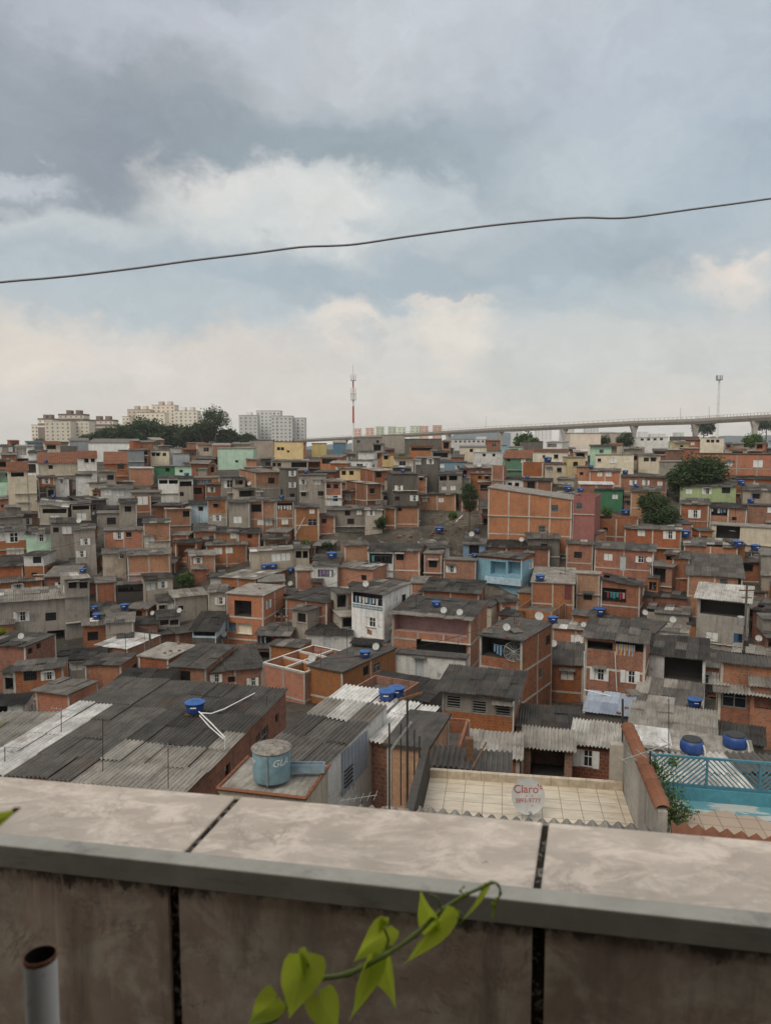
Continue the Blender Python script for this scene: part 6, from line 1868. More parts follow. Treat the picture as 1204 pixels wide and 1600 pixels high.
shed('low teal roofed hall beside the yellow building', 520, 540, 692, 2, 'S', 'fl', [], th=0, rs=.1, L=8, Y=250)
shed('orange fronted workshop near the viaduct start', 487, 510, 693, 2, 'y', 'fg', [], th=0, rs=0, L=8, Y=252)
H('brick house with a dark roof terrace below the dark long hall', 640, 677, 697, 1.5, 'b', 'fd', [('P', 642, 699, 675, 704, 'q')], th=0, rs=0, L=7, Y=225)
H('pale yellow house with a dark gate near the spiky tree', 597, 615, 711, 1.5, 'y', 'fg', [('d', 603, 715)], th=0, rs=0, L=6, Y=180, frame=False)
H('cream house with a brick roof edge near the white three window house', 718, 760, 699, 1.5, 'c', 'fg', [('d', 736, 704), ('c', 746, 704)], th=0, rs=.05, L=7, Y=218, frame=False)
H('bright blue fronted narrow house', 783, 791, 696, 1.6, 'B', 'fg', [], th=0, rs=0, L=7, Y=222, frame=False, short='blue fronted house')
H('cream house with rows of windows near the top left', 233, 265, 704, 1.5, 'c', 'fg', [('d', 240, 710, .9), ('d', 247, 710, .9), ('d', 257, 710, .9)], th=0, rs=0, L=7, Y=196, frame=False)
H('white gabled house beside the cream house with rows of windows', 265, 289, 700, 1.5, 'w', 'cl', [], th=0, rs=0, L=7, Y=200, frame=False)
H('brick patched grey house right of the white gabled house', 270, 296, 709, 1.5, 'm', 'fg', [], th=0, rs=0, L=6, Y=190, frame=False)
H('long green house under a flat roof at the upper left', 240, 276, 729, 1.3, 'G', 'fg', [('d', 262, 734, .9)], th=0, rs=0, L=6, frame=False)
H('mint house with a blue tank on its roof', 273, 300, 729, 1.3, 't', 'cl', [('h', 283, 736)], th=0, rs=0, L=6, frame=False)
H('house with a skeletal open upper floor and white railings', 247, 280, 748, 1.8, 'w', 'cd', [('P', 248, 750, 262, 756, 'q'), ('P', 264, 750, 278, 756, 'q')], th=0, rs=.05, L=6, frame=False)
H('white walled house with a dark loggia right of the skeletal house', 279, 302, 749, 2.0, 'w1,g', 'cd', [('P', 281, 752, 300, 760, 'q'), ('d', 284, 772, .8)], th=0, rs=.05, L=6)
# ------------------------------------------------------------------ houses filling the rest of the hillside
FR = random.Random(21)
LAND = [h for h in HOUSES if h.get('short')]
USED = set(o.get('label') for o in bpy.data.objects if o.get('label'))
def rel_label(desc, px, py, Y):
    c = sorted(LAND, key=lambda h: (h['px'] - px) ** 2 + 4 * (h['py'] - py) ** 2)
    for h in c[:14]:
        dx, dy = px - h['px'], py - h['py']
        if abs(dx) > 1.6 * abs(dy) + 6: r = 'right of' if dx > 0 else 'left of'
        else: r = 'below' if dy > 0 else 'above'
        far_ = abs(dx) + abs(dy)
        for w in (('just ' if far_ < 45 else 'some way ' if far_ > 90 else '') + r,):
            lab = '%s %s the %s' % (desc, w, h['short'])
            if lab not in USED and len(lab.split()) <= 16:
                USED.add(lab); return lab
    USED.add(desc); return desc
WALLN = {'b': 'brick', 'o': 'orange brick', 'd': 'grimy brick', 'g': 'grey rendered', 'k': 'dark rendered', 'e': 'beige rendered', 'w': 'white', 'c': 'cream', 't': 'mint green', 'I': 'pale blue', 'y': 'yellow', 'P': 'pink'}
ROOFN = {'cd': 'blackish sheet roof', 'ck': 'dark sheet roof', 'cg': 'grey sheet roof', 'cl': 'pale sheet roof', 'fg': 'flat grey slab roof', 'fd': 'flat dark roof', 'fl': 'flat pale slab roof', 'tt': 'terracotta roof', 'cw': 'white sheet roof'}
def overlap(a, b):
    w = min(a[2], b[2]) - max(a[0], b[0]); h = min(a[3], b[3]) - max(a[1], b[1])
    return max(0, w) * max(0, h)
NFILL = 0
def fill(Y, n_try, lo=-20, hi=1224, dens=1.0, storeys=(1.0, 2.2), small=False):
    global NFILL
    step = 5.2 / Y * F * dens
    x = lo + FR.uniform(0, step)
    while x < hi:
        w = (FR.uniform(1.8, 3.4) if small else FR.uniform(3.0, 5.6)) / Y * F
        n = FR.uniform(*storeys)
        yy = Y + FR.uniform(-3.2, 3.2)
        P = at(x, 700, yy)
        ztop = zg(0, yy) + n * 2.8
        q = proj((P.x, yy, ztop)); yt = q[1]
        q2 = proj((P.x, yy + 6, ztop))
        rect = (x, min(yt, q2[1]), x + w, yt + n * 2.8 * F / yy)
        area = (rect[2] - rect[0]) * (rect[3] - rect[1])
        bad = False; hid = 0
        for fc in FACADES:
            ov = overlap(rect, fc)
            if fc[4] > yy - 1.5:
                fa = (fc[2] - fc[0]) * (fc[3] - fc[1])
                if ov > (.2 if small else .13) * min(fa, area): bad = True; break
            else: hid += ov
        if not bad and hid < .92 * area:
            wk = FR.choice('bbbbbboooddggkewbbobe' if yy < 140 else 'bbboooddggkewccbtIweyo')
            rf = FR.choice(('cg', 'cd', 'ck', 'cg', 'cl', 'fg', 'fd', 'cg') if yy < 150 else ('cg', 'cg', 'ck', 'cl', 'fg', 'fl', 'fd', 'tt'))
            k = rel_label('%s house with %s' % (WALLN[wk], ROOFN[rf]), x + w / 2, yt, yy)
            H(k, x, x + w, yt, n, wk, rf, None, th=FR.uniform(-24, 24), rs=FR.uniform(.02, .16), L=FR.uniform(2, 3.2) if small else FR.uniform(3, 5), Y=yy, auto=yy > 150, e=FR.uniform(.1, .4), ef=FR.uniform(.2, .8), gap=FR.choice((0, 0, .04)))
            NFILL += 1
            x += w * FR.uniform(.95, 1.1)
        else:
            x += step * .35
auto_fill[0] = True
for Y in (48, 54, 60, 66, 72, 77, 82, 87, 92, 96, 100, 104, 108, 112, 116, 120, 125, 130, 136, 143, 150, 158, 167, 177, 188, 200, 213, 228, 245):
    fill(Y, 0, dens=.8, storeys=(.8, 1.6) if Y < 100 else (.9, 2.1))
for Y in (46, 51, 57, 63, 69, 75, 80, 85, 90, 94, 98, 102, 106, 110, 114, 118, 122, 127, 133, 140, 147):
    fill(Y, 0, dens=.6, storeys=(.5, 1.15), small=True)
auto_fill[0] = False
print('fill houses', NFILL, 'all', len(HOUSES))

# ------------------------------------------------------------------ placing things on what the camera sees
bpy.context.view_layer.update()
DG = bpy.context.evaluated_depsgraph_get()
def cast(px, py):
    ok, loc, nrm, idx, ob, mtx = scene.ray_cast(DG, Vector((0, 0, CZ)) + ray(px, py) * 3.0, ray(px, py).normalized())
    return (loc, nrm, ob) if ok else None
def seat(px, py, tries=(0, 2, 4, 6, -2, 8, -4, 11, -7, 14)):
    for dy in tries:
        h = cast(px, py + dy)
        if h and abs(h[1].z) > .6: return h[0]
    return None

def mk_tank(kind='blue'):
    body = MB()
    body.lathe([(.0, 0), (.60, 0), (.62, .03), (.66, .25), (.665, .27), (.70, .50), (.705, .52), (.745, .74), (.775, .76), (.775, .80), (.74, .81)], 20)
    lid = MB()
    lid.lathe([(.79, .79), (.795, .83), (.74, .86), (.45, .93), (.20, .96), (.19, 1.0), (.0, 1.0)], 20)
    for k in range(8):
        a = 2 * math.pi * k / 8
        lid.bar((math.cos(a) * .22, math.sin(a) * .22, .965), (math.cos(a) * .72, math.sin(a) * .72, .865), .06, .03)
    st = MB()
    for y in (-.4, 0, .4): st.box((0, y, -.06), (1.5, .14, .115))
    return body.mesh('tank_body', [M['tank']], True), lid.mesh('lid', [M['lidblue']]), st.mesh('stand', [M['wood']])
TK = mk_tank()
def mk_logo():
    mb = MB()
    mb.box((0, 0, 0), (.46, .004, .10)); return mb.mesh('label_band', [M['white']])
LOGO = mk_logo()
NT_ = 0
def tank(px, py, w, label, seaty=None):
    """px, py: centre of the tank in the photograph, w: its width there"""
    global NT_
    p = seat(px, (py + .32 * w) if seaty is None else seaty)
    if p is None:
        print('no seat', label); return
    dep = (p - Vector((0, 0, CZ))).dot(FWD)
    s = min(1.15, max(.58, w * dep / F / 1.55))
    t = thing('water_tank', label, 'water tank', (p.x, p.y, p.z + .12 * s), TR.uniform(-.2, .2), 'blue household water tanks')
    for nm, me in zip(('tank_body', 'lid', 'stand'), TK): link_mesh(nm, me, t)
    link_mesh('label_band', LOGO, t, (0, -.715, .56))
    t.scale = (s, s, s); NT_ += 1
for a in ((305, 1101, 31, 'blue water tank standing on the biggest corrugated roof'), (1084, 1098, 22, 'blue tank at the edge of the patched pale grey roof'),
          (570, 1022, 18, 'blue tank on blocks on the slab beside the roofless beam grid house'), (604, 1090, 15, 'left one of two blue tanks on the low terrace wall by the blackened roof'),
          (619, 1084, 16, 'right one of two blue tanks on the low terrace wall by the blackened roof'), (681, 944, 15, 'blue tank in the middle of the pink veranda house roof'),
          (935, 956, 20, 'blue tank at the left end of the striped curtain house roof'), (863, 968, 16, 'blue tank on the unfinished brick terrace below the high red door'),
          (843, 907, 15, 'blue tank left of the pale roof of the house with the high red door'), (519, 868, 16, 'blue tank raised above the small white porch house'),
          (414, 884, 12, 'left one of three blue tanks on the long flat roof'), (427, 885, 13, 'middle one of three blue tanks on the long flat roof'), (455, 880, 13, 'right one of three blue tanks on the long flat roof'),
          (152, 963, 14, 'blue tank on the dark roof right of the long grey building'), (148, 951, 10, 'small blue tank behind another one right of the long grey building'),
          (195, 948, 14, 'blue tank on the littered white edged roof'), (976, 803, 13, 'blue tank on the brick terrace right of the red painted house'),
          (906, 768, 10, 'left one of three blue tanks on the red painted house'), (914, 770, 10, 'middle one of three blue tanks on the red painted house'), (922, 766, 11, 'right one of three blue tanks on the red painted house'),
          (1068, 834, 18, 'blue tank at the corner of the brick house with a red barred window'), (1179, 845, 15, 'blue tank on a brick pillar near the right edge'),
          (1152, 852, 15, 'blue tank among broken sheets near the right edge'), (1157, 755, 12, 'blue tank right of the lime green house roof'), (1172, 779, 11, 'blue tank below the lime green house at its right'),
          (686, 828, 14, 'blue tank on the brick hut at the foot of the bare slope'), (745, 830, 9, 'small blue tank on a post before the big bare brick building'), (741, 868, 10, 'blue tank beside the slate blue house'),
          (887, 758, 12, 'two toned blue tank left of the dark green house'), (855, 718, 15, 'wide blue tank on the roof of the cream house with two dark windows'), (629, 736, 8, 'small blue tank behind the tall dark rendered house'),
          (478, 738, 7, 'small blue tank beside the narrow dark grey tower like house'), (440, 777, 8, 'small blue tank above the stilt house with washing'), (922, 726, 9, 'blue tank on a roof below the grey industrial box'),
          (976, 736, 9, 'blue tank above the brick house with white shutters'), (84, 776, 8, 'small blue tank by the pale yellow tall house'), (130, 893, 7, 'small blue tank behind the white framed top house'),
          (993, 759, 8, 'flat blue tank under the leafy yard tree'), (725, 740, 7, 'small blue tank beside the double veranda'), (292, 738, 6, 'small blue tank on the mint house'), (823, 744, 7, 'pale blue tank above the low white house'),
          (72, 728, 6, 'tiny blue tank on the broad terracotta roof')):
    tank(*a)

def lidded_tank(px, py, w, label, Y):
    p = at(px, py + w * .38, Y)
    h = seat(px, py + w * .35)
    if h is not None: p = h
    r = w * (p - Vector((0, 0, CZ))).dot(FWD) / F / 2
    t = thing('water_tank', label, 'water tank', p)
    b = MB(); b.lathe([(0, 0), (.86 * r, 0), (.95 * r, .1 * r), (1.0 * r, .3 * r), (1.0 * r, .62 * r), (.97 * r, .8 * r), (.90 * r, .95 * r), (.76 * r, 1.05 * r)], 22); b.build('tank_body', M['tank'], t, smooth=True)
    l = MB(); l.lathe([(.80 * r, 1.02 * r), (.82 * r, 1.1 * r), (.78 * r, 1.16 * r), (.3 * r, 1.2 * r), (0, 1.22 * r)], 22); l.build('lid', M['iron'], t)
    pv = MB(); pv.tube([(.6 * r, -.86 * r, .9 * r), (.7 * r, -.95 * r, .5 * r), (.75 * r, -1.0 * r, 0)], .05 * r + .01, 7); pv.build('pipe', M['pvc'], t)
lidded_tank(1080, 1161, 36, 'squat dark blue barrel tank with a black lid, left of the pair', 32)
lidded_tank(1147, 1154, 36, 'squat dark blue barrel tank with a rag on its lid, right of the pair', 32)

def text_mesh(s, size, shear=0.0):
    cu = bpy.data.curves.new('lettering', 'FONT'); cu.body = s; cu.size = size; cu.shear = shear; cu.align_x = 'CENTER'; cu.align_y = 'CENTER'; cu.extrude = 0.0
    ob = bpy.data.objects.new('lettering', cu); COL.objects.link(ob)
    bpy.context.view_layer.update()
    me = bpy.data.meshes.new_from_object(ob.evaluated_get(bpy.context.evaluated_depsgraph_get()))
    bpy.data.objects.remove(ob)
    return me

def big_pale_tank():
    p = seat(420, 1226)
    p = atz(420, 1229, CZ - 12.33) + Vector((0, .72, 0))
    r = .70
    t = thing('water_tank', 'big pale blue cylindrical tank with white lettering and a mossy domed lid', 'water tank', p)
    b = MB(); b.lathe([(0, 0), (.93 * r, 0), (.96 * r, .03), (r, 1.14)], 36); b.build('tank_body', M['paleblue'], t, smooth=True)
    l = MB(); l.lathe([(1.03 * r, 1.11), (1.05 * r, 1.16), (1.0 * r, 1.18), (.6 * r, 1.27), (.2 * r, 1.32), (0, 1.33)], 36); l.build('lid', M['mosslid'], t, smooth=True)
    rim = MB(); rim.tube([Vector((1.045 * r * math.cos(a * .1745), 1.045 * r * math.sin(a * .1745), 1.15)) for a in range(37)], .018, 6); rim.build('rim', M['mosslid'], t)
    pv = MB(); pv.tube([(-.05, -r * 1.04, 0), (-.05, -r * 1.06, 1.1)], .022, 7); pv.build('pipe', M['galv'], t)
    for s, a0, size in (('GLA', R(-52), .36), ('or', R(-152), .36)):
        me = text_mesh(s, size, .25)
        for v in me.vertices:
            x, y = v.co.x, v.co.y
            a = a0 + x / r; rr = r * (.975 + .02 * (.72 + y)) + .006
            v.co = (rr * math.cos(a), rr * math.sin(a), .80 + y)
        me.materials.clear(); me.materials.append(M['white'])
        o = bpy.data.objects.new('lettering', me); COL.objects.link(o); o.parent = t
    # grey trough and cloth beside it
    q = thing('trough', 'grey plastic trough lying behind the big pale blue tank', 'trough', atz(470, 1212, CZ - 12.33))
    mb = MB()
    mb.box((.1, .35, .14), (1.5, .30, .02)); mb.box((.1, .21, .16), (1.5, .03, .32)); mb.box((.1, .5, .16), (1.5, .03, .32)); mb.box((-.64, .35, .16), (.03, .3, .32)); mb.box((.84, .35, .16), (.03, .3, .32))
    mb.build('trough_body', M['steelblue'], q)
M['paleblue'] = plain('pale_blue_fibreglass', (.20, .32, .37), .55, .3, .22, 3)
M['mosslid'] = plain('mossy_cement_lid', (.20, .18, .16), .95, .1, .55, 5)
M['steelblue'] = plain('bluish_plastic', (.20, .27, .32), .5, .3, .2, 4)
big_pale_tank()

def dish_mesh(r, depth, n=28):
    mb = MB()
    prof = [(0, 0)] + [(r * k / 7, depth * (k / 7) ** 2) for k in range(1, 8)] + [(r * 1.015, depth + .004), (r * 1.01, depth - .012)] + [(r * k / 7 , depth * (k / 7) ** 2 - .012) for k in range(7, 0, -1)] + [(0, -.012)]
    mb.lathe(prof, n)
    return mb
def sat_dish(label, p, d, aim, mastlen=.5, fixed=None):
    """p: foot of the mast, d: dish diameter, aim: unit vector the bowl looks along"""
    t = thing('satellite_dish', label, 'satellite dish', p)
    c = Vector((0, 0, mastlen))
    m = MB(); m.tube([(0, 0, -.05), (0, 0, mastlen)], .02, 6); m.build('mast', M['galv'], t)
    q = Vector(aim).to_track_quat('Z', 'Y').to_matrix()
    b = dish_mesh(d / 2, d * .085)
    b.v = [tuple(q @ Vector(v) + c + q @ Vector((0, 0, .05))) for v in b.v]
    b.build('bowl', M['dish'], t, smooth=True)
    a = MB()
    f = q @ Vector((0, -d * .12, d * .55)) + c
    a.tube([q @ Vector((0, -d * .5, .06)) + c, f], .012, 6); a.box(f, (.05, .05, .09)); a.build('feed_arm', M['galv'], t)
    return t, c, q
def claro_dish():
    Y = 16.3
    c = at(824, 1243, Y)
    aim = Vector((-.02, -1, .34)).normalized()
    foot = Vector((c.x + .05, c.y + .12, CZ - 8.55))
    t = thing('satellite_dish', 'round pale dish with red lettering standing over the cream tiled terrace', 'satellite dish', foot)
    q = aim.to_track_quat('Z', 'Y').to_matrix(); cc = c - foot
    r = 26.5 / F * Y
    d = dish_mesh(r, .055, 40)
    rz = Matrix.Diagonal((1, 1.1, 1))
    d.v = [tuple(q @ (rz @ Vector(v)) + cc) for v in d.v]
    d.build('bowl', M['dish'], t, smooth=True)
    m = MB(); m.tube([(0, 0, -.05), (0, .02, (cc.z) * .6), tuple(cc + q @ Vector((0, -.12, -.05)))], .024, 8); m.build('mast', M['galv'], t)
    arm = MB(); f = q @ Vector((.0, -.34, .30)) + cc
    arm.tube([q @ Vector((0.02, -r * 1.12, .03)) + cc, f], .014, 6); arm.box(f, (.06, .10, .06)); arm.build('feed_arm', M['galv'], t)
    bowl = lambda x, y: .055 * ((x * x + (y / 1.1) ** 2) / (r * r)) + .006
    for s, x0, y0, size in (('Claro', -.04, .135, .25), ('3893-9777', -.01, -.11, .135)):
        me = text_mesh(s, size)
        if s[0] == 'C':
            pass
        for v in me.vertices:
            x, y = v.co.x + x0, v.co.y + y0
            v.co = q @ Vector((x, y, bowl(x, y))) + cc
        me.materials.clear(); me.materials.append(M['logored'])
        o = bpy.data.objects.new('lettering', me); COL.objects.link(o); o.parent = t
    k = MB()
    for (xa, ya, xb, yb) in ((.235, .20, .238, .265), (.265, .185, .305, .225), (.275, .155, .335, .158), (-.03, -.02, -.03, .005), (.09, -.02, .09, .005), (.09, -.2, .09, -.225)):
        pa, pb = (Vector((xa, ya, bowl(xa, ya) + .001)), Vector((xb, yb, bowl(xb, yb) + .001)))
        d_ = (pb - pa).normalized(); s_ = Vector((-d_.y, d_.x, 0)) * .010
        k.face([q @ v + cc for v in (pa - s_, pb - s_, pb + s_, pa + s_)])
    k.build('logo_rays', M['logored'], t)
M['logored'] = plain('faded_red_lettering', (.33, .055, .045), .6, .3, .2, 12)
claro_dish()
def auto_dish(px, py, w, label, aim=(-.35, -1, .55)):
    p = seat(px, py + w * .6)
    if p is None: print('no dish seat', label); return
    dep = (p - Vector((0, 0, CZ))).dot(FWD); d = min(1.1, max(.55, w * dep / F))
    sat_dish(label, p, d, Vector(aim).normalized(), max(.3, d * .75))
for a in ((693, 955, 10, 'small round dish left of another on the pink veranda house roof'), (718, 958, 10, 'small round dish near the pole on the pink veranda house roof'), (1013, 880, 9, 'grey dish on the wall end of the brick house with the white door'),
          (902, 993, 11, 'grey dish on the dark corrugated roof left of the striped curtain house'), (864, 1007, 11, 'grey dish beside the mesh dish terrace house'), (911, 977, 8, 'small dish just left of the blue tank of the striped curtain house'),
          (351, 994, 9, 'white dish beside the dark porch house'), (454, 913, 8, 'white dish on the flat roof left of the white tiled tower house'), (1082, 940, 9, 'grey dish at the left corner of the white canopy house'),
          (281, 962, 8, 'pale dish on the right end of the garage with two dark doors'), (147, 803, 6, 'pale dish beside the grey house with an open top floor'), (239, 955, 7, 'dish between dark roofs left of the grey beige garage')):
    auto_dish(*a)

def scatter():
    SR = random.Random(15)
    nd = na = 0; spots = [(693, 955), (902, 993), (864, 1007), (1082, 940), (351, 994), (454, 913), (281, 962)]
    for k in range(700):
        if nd >= 14 and na >= 26: break
        px, py = SR.uniform(0, 1200), SR.choice((SR.uniform(730, 860), SR.uniform(840, 1060)))
        h = cast(px, py)
        if not h or h[1].z < .7 or h[2] is None or 'roof' not in h[2].name or h[0].y < 50: continue
        Y = h[0].y
        if k % 2:
            if nd >= 14 or any(abs(px - q[0]) + abs(py - q[1]) < 40 for q in spots): continue
            spots.append((px, py))
            lab = rel_label('small ' + SR.choice(('pale', 'grey', 'dull')) + ' dish on a roof', px, py, Y)
            sat_dish(lab, h[0], SR.uniform(.6, .85), Vector((SR.uniform(-.5, .1), -1, .5)).normalized(), SR.uniform(.4, 1.1)); nd += 1
        elif na < 26:
            lab = rel_label(SR.choice(('thin', 'rusty', 'tall thin')) + ' aerial on a roof', px, py, Y)
            t = thing('tv_aerial', lab, 'aerial', h[0]); hh = SR.uniform(1.6, 3.2)
            m = MB(); m.tube([(0, 0, -.05), (SR.uniform(-.1, .1), 0, hh)], .028, 5); m.build('mast', M['iron'], t)
            e = MB(); a = SR.uniform(0, 3); ax = Vector((math.cos(a), math.sin(a), 0)); ex = Vector((-math.sin(a), math.cos(a), 0))
            e.bar(Vector((0, 0, hh - .1)) - ax * .6, Vector((0, 0, hh - .1)) + ax * .6, .03, .03)
            for q in range(5): c = Vector((0, 0, hh - .1)) + ax * (-.5 + q * .25); e.bar(c - ex * .35, c + ex * .35, .02, .02)
            e.build('element', M['galv'], t); na += 1
    roofs = [h for h in HOUSES if h.get('Y') and 62 < h['Y'] < 150]
    n = 0
    for k in range(200):
        if n >= 24: break
        a, b = SR.sample(roofs, 2)
        if not 8 < (a['loc'] - b['loc']).length < 28: continue
        pa = a['loc'] + Vector((0, 0, a['H'] + SR.uniform(.2, 1.2))); pb = b['loc'] + Vector((0, 0, b['H'] + SR.uniform(.2, 1.2)))
        P = [pa.lerp(pb, q / 10) - Vector((0, 0, 4 * .7 * (q / 10) * (1 - q / 10))) for q in range(11)]
        mb = MB(); mb.tube(P, .02, 4, 0, False); tag(mb.build('electric_wire', M['cable']), 'thin dark wire sagging between two rooftops of the hillside', 'wire', 'thin wires between rooftops'); n += 1
scatter()

def mesh_dish():
    hh = [h for h in HOUSES if h.get('short') == 'mesh dish terrace house'][0]
    Y = hh['Y'] + 1.0
    c = at(802, 1018, Y)
    r = 15.5 / F * Y
    t = thing('mesh_dish', 'big wire mesh dish standing in the open roofed terrace', 'satellite dish', (c.x, c.y + .3, c.z - r))
    cc = Vector((0, -.3, r))
    q = Vector((-.25, -1, .25)).normalized().to_track_quat('Z', 'Y').to_matrix()
    mb = MB()
    for k in range(1, 7):
        rr = r * k / 6
        mb.tube([q @ Vector((rr * math.cos(a * .2618), rr * math.sin(a * .2618), .3 * (rr / r) ** 2)) + cc for a in range(25)], .018 if k < 6 else .03, 4, 0, False)
    for k in range(12):
        a = k * math.pi / 6
        mb.tube([q @ Vector((r * f * math.cos(a), r * f * math.sin(a), .3 * f * f)) + cc for f in (.02, .35, .7, 1)], .022, 4)
    mb.build('mesh_bowl', M['galv'], t)
    s = MB()
    f = q @ Vector((0, 0, r * .8)) + cc
    for k in range(3):
        a = k * 2.094 + .5
        s.tube([q @ Vector((r * math.cos(a), r * math.sin(a), .3)) + cc, f], .02, 4)
    s.box(f, (.1, .1, .1)); s.tube([(0, 0, -.3), cc], .05, 6); s.build('feed_support', M['galv'], t)
mesh_dish()

# ------------------------------------------------------------------ poles, wires, aerials
def upole(label, px, ytop, Y, cross=True, transformer=False, conc=True, top=None):
    t_ = at(px, ytop, Y); zb = zg(t_.x, Y)
    t = thing('utility_pole', label, 'utility pole', (t_.x, Y, zb - .3))
    Hh = t_.z - zb + .3
    mb = MB(); mb.tube([(0, 0, 0), (0, 0, Hh)], [.17, .11], 8); mb.build('pole', M['polec'], t, smooth=True)
    if cross:
        c = MB(); c.box((0, -.1, Hh - .5), (1.7, .1, .12)); c.box((0, -.1, Hh - 1.3), (1.1, .08, .1))
        c.build('crossarm', M['wood'], t)
        ins = MB()
        for x in (-.75, -.3, .3, .75): ins.lathe([(.03, 0), (.05, .04), (.05, .12), (.02, .16), (0, .16)], 8, 0, (x, -.1, Hh - .44))
        ins.build('insulator', M['dish'], t)
    if transformer:
        tr = MB(); tr.lathe([(0, 0), (.36, 0), (.38, .05), (.38, .95), (.30, 1.02), (0, 1.05)], 14, 0, (-.55, -.15, Hh - 4.3)); tr.build('transformer', M['galv'], t)
        bx = MB(); bx.box((.1, -.28, Hh - 6.2), (.4, .25, .6)); bx.box((-.15, -.25, Hh - 7.2), (.3, .2, .4)); bx.build('junction_box', M['iron'], t)
    return t_
M['polec'] = plain('pole_concrete', (.11, .10, .09), .9, .15, .25, 3)
PA1 = upole('dark utility pole in front of the pink veranda house', 733, 950, 88)
PA2 = upole('utility pole with transformer in front of the white canopy house', 1166, 915, 78, transformer=True)
PA3 = upole('thin utility pole beside the grey walled balcony house', 440, 958, 90)
PA4 = upole('short pole standing over the white edged sheet roof', 234, 985, 82, cross=False)
PA5 = upole('thin pole below the pink veranda house wall', 687, 1010, 84, cross=False)
PA6 = upole('thin post right of the white tiled tower house base', 569, 998, 86, cross=False)
def wire(label, pts, sag=.6, r=.016, group='dark wires strung between the houses'):
    P = [Vector(p) for p in pts]
    fine = []
    for a, b in zip(P, P[1:]):
        for k in range(12):
            u = k / 12; p = a.lerp(b, u); p.z -= sag * 4 * u * (1 - u); fine.append(p)
    fine.append(P[-1])
    mb = MB(); mb.tube(fine, r, 4, 0, False)
    tag(mb.build('electric_wire', M['cable']), label, 'wire', group)
wl = 'thin dark wire sagging between '
wire('topmost dark wire between the pink veranda house pole and the balcony house pole', [PA1 - Vector((.7, 0, .4)), PA3 - Vector((-.7, 0, .4))], 1.3, .02)
wire('second dark wire just under the topmost one from the pink veranda house pole', [PA1 - Vector((.3, 0, .5)), PA3 - Vector((-.2, 0, 1.4))], 1.8, .02)
wire('low dark wire crossing the front of the white tiled tower house', [PA1 - Vector((0, 0, 2.6)), PA3 - Vector((0, 0, 2.2))], 1.4, .025)
wire('lowest dark wire crossing below the white tiled tower house', [PA1 - Vector((0, 0, 3.4)), at(555, 1004, 87), PA3 - Vector((0, 0, 3.0)), at(330, 1004, 86)], .7, .022)
wire('dark wire climbing from the pink veranda house pole toward the mesh dish terrace', [PA1 - Vector((-.7, 0, .4)), at(848, 962, 84)], .8, .02)
wire('dark wire from the transformer pole to the striped curtain house', [PA2 - Vector((0, 0, 5.8)), at(1012, 1003, 72), at(960, 1015, 70)], .9, .02)
wire('dark wire below another from the transformer pole toward the left', [PA2 - Vector((0, 0, 6.4)), at(1040, 1020, 74)], 1.0, .02)
wire('dark wire leaving the transformer pole to the right edge', [PA2 - Vector((-.7, 0, .4)), at(1260, 912, 76)], .7, .02)
wire('lower dark wire leaving the transformer pole to the right edge', [PA2 - Vector((0, 0, 5.5)), at(1260, 985, 76)], .9, .02)
wire('thin dark wire over the dark porch house toward the left', [PA3 - Vector((0, 0, 3.0)), at(300, 1000, 88), at(150, 960, 92)], 1.0, .018)
wire('thin dark wire over the rooftops at the upper left', [at(-20, 770, 140), at(170, 742, 150)], 1.2, .02)
wire('thin dark wire over the rooftops below the grey three storey house', [at(300, 822, 116), at(480, 818, 116), at(600, 826, 116)], .6, .02)

def aerial(label, px, ytop, ybot, yagi=True, r=.018, boomang=20, Yd=None, size=1.0):
    p = cast(px, ybot)
    Y = Yd or (p[0].y if p else 30)
    b = at(px, ybot, Y); t_ = at(px, ytop, Y)
    t = thing('tv_aerial' if yagi else 'iron_pole', label, 'aerial' if yagi else 'pole', b)
    d = t_ - b
    m = MB(); m.tube([(0, 0, -.05), d], r, 6); m.build('mast', M['iron'], t)
    if yagi:
        a = R(boomang); ax = Vector((math.cos(a), math.sin(a), -.25)).normalized(); ex = Vector((-math.sin(a), math.cos(a), 0))
        bm = MB(); bm.bar(d - ax * .5 * size, d + ax * .7 * size, .02, .02); bm.build('boom', M['galv'], t)
        e = MB()
        for k in range(6):
            c = d + ax * (-.45 + k * .22) * size; e.bar(c - ex * (.32 - .03 * k) * size, c + ex * (.32 - .03 * k) * size, .012, .012)
        e.build('element', M['galv'], t)
for a in (('thin aerial mast on the left half of the biggest corrugated roof', 161, 1125, 1205, False), ('aerial with a slanting boom on the biggest corrugated roof', 263, 1165, 1232, True),
          ('short aerial on the lichened roof', 96, 1108, 1143, True), ('short iron post at the lower left corner of the biggest corrugated roof', 8, 1167, 1190, True),
          ('thin iron pole between the beige corrugated roof and the patched roof', 1044, 1092, 1172, False), ('short aerial on the flat roof over the stacked tanks', 172, 968, 985, True),
          ('bent aerial above the white tin roof in the left middle distance', 226, 980, 1000, True), ('thin iron mast beside the window of the biggest corrugated roof house', 417, 1088, 1150, False)):
    aerial(*a)
aerial('tall aerial mast standing before the terracotta wall cap', 1015, 1173, 1285, True, .022, 190, 15.6)
aerial('small aerial reaching out from the plastered wall below the ledge', 565, 1246, 1262, True, .015, 170, 22)
aerial('thin pole rising along the concrete end of the terrace wall', 972, 1092, 1228, False, .028, 0, 18.6)
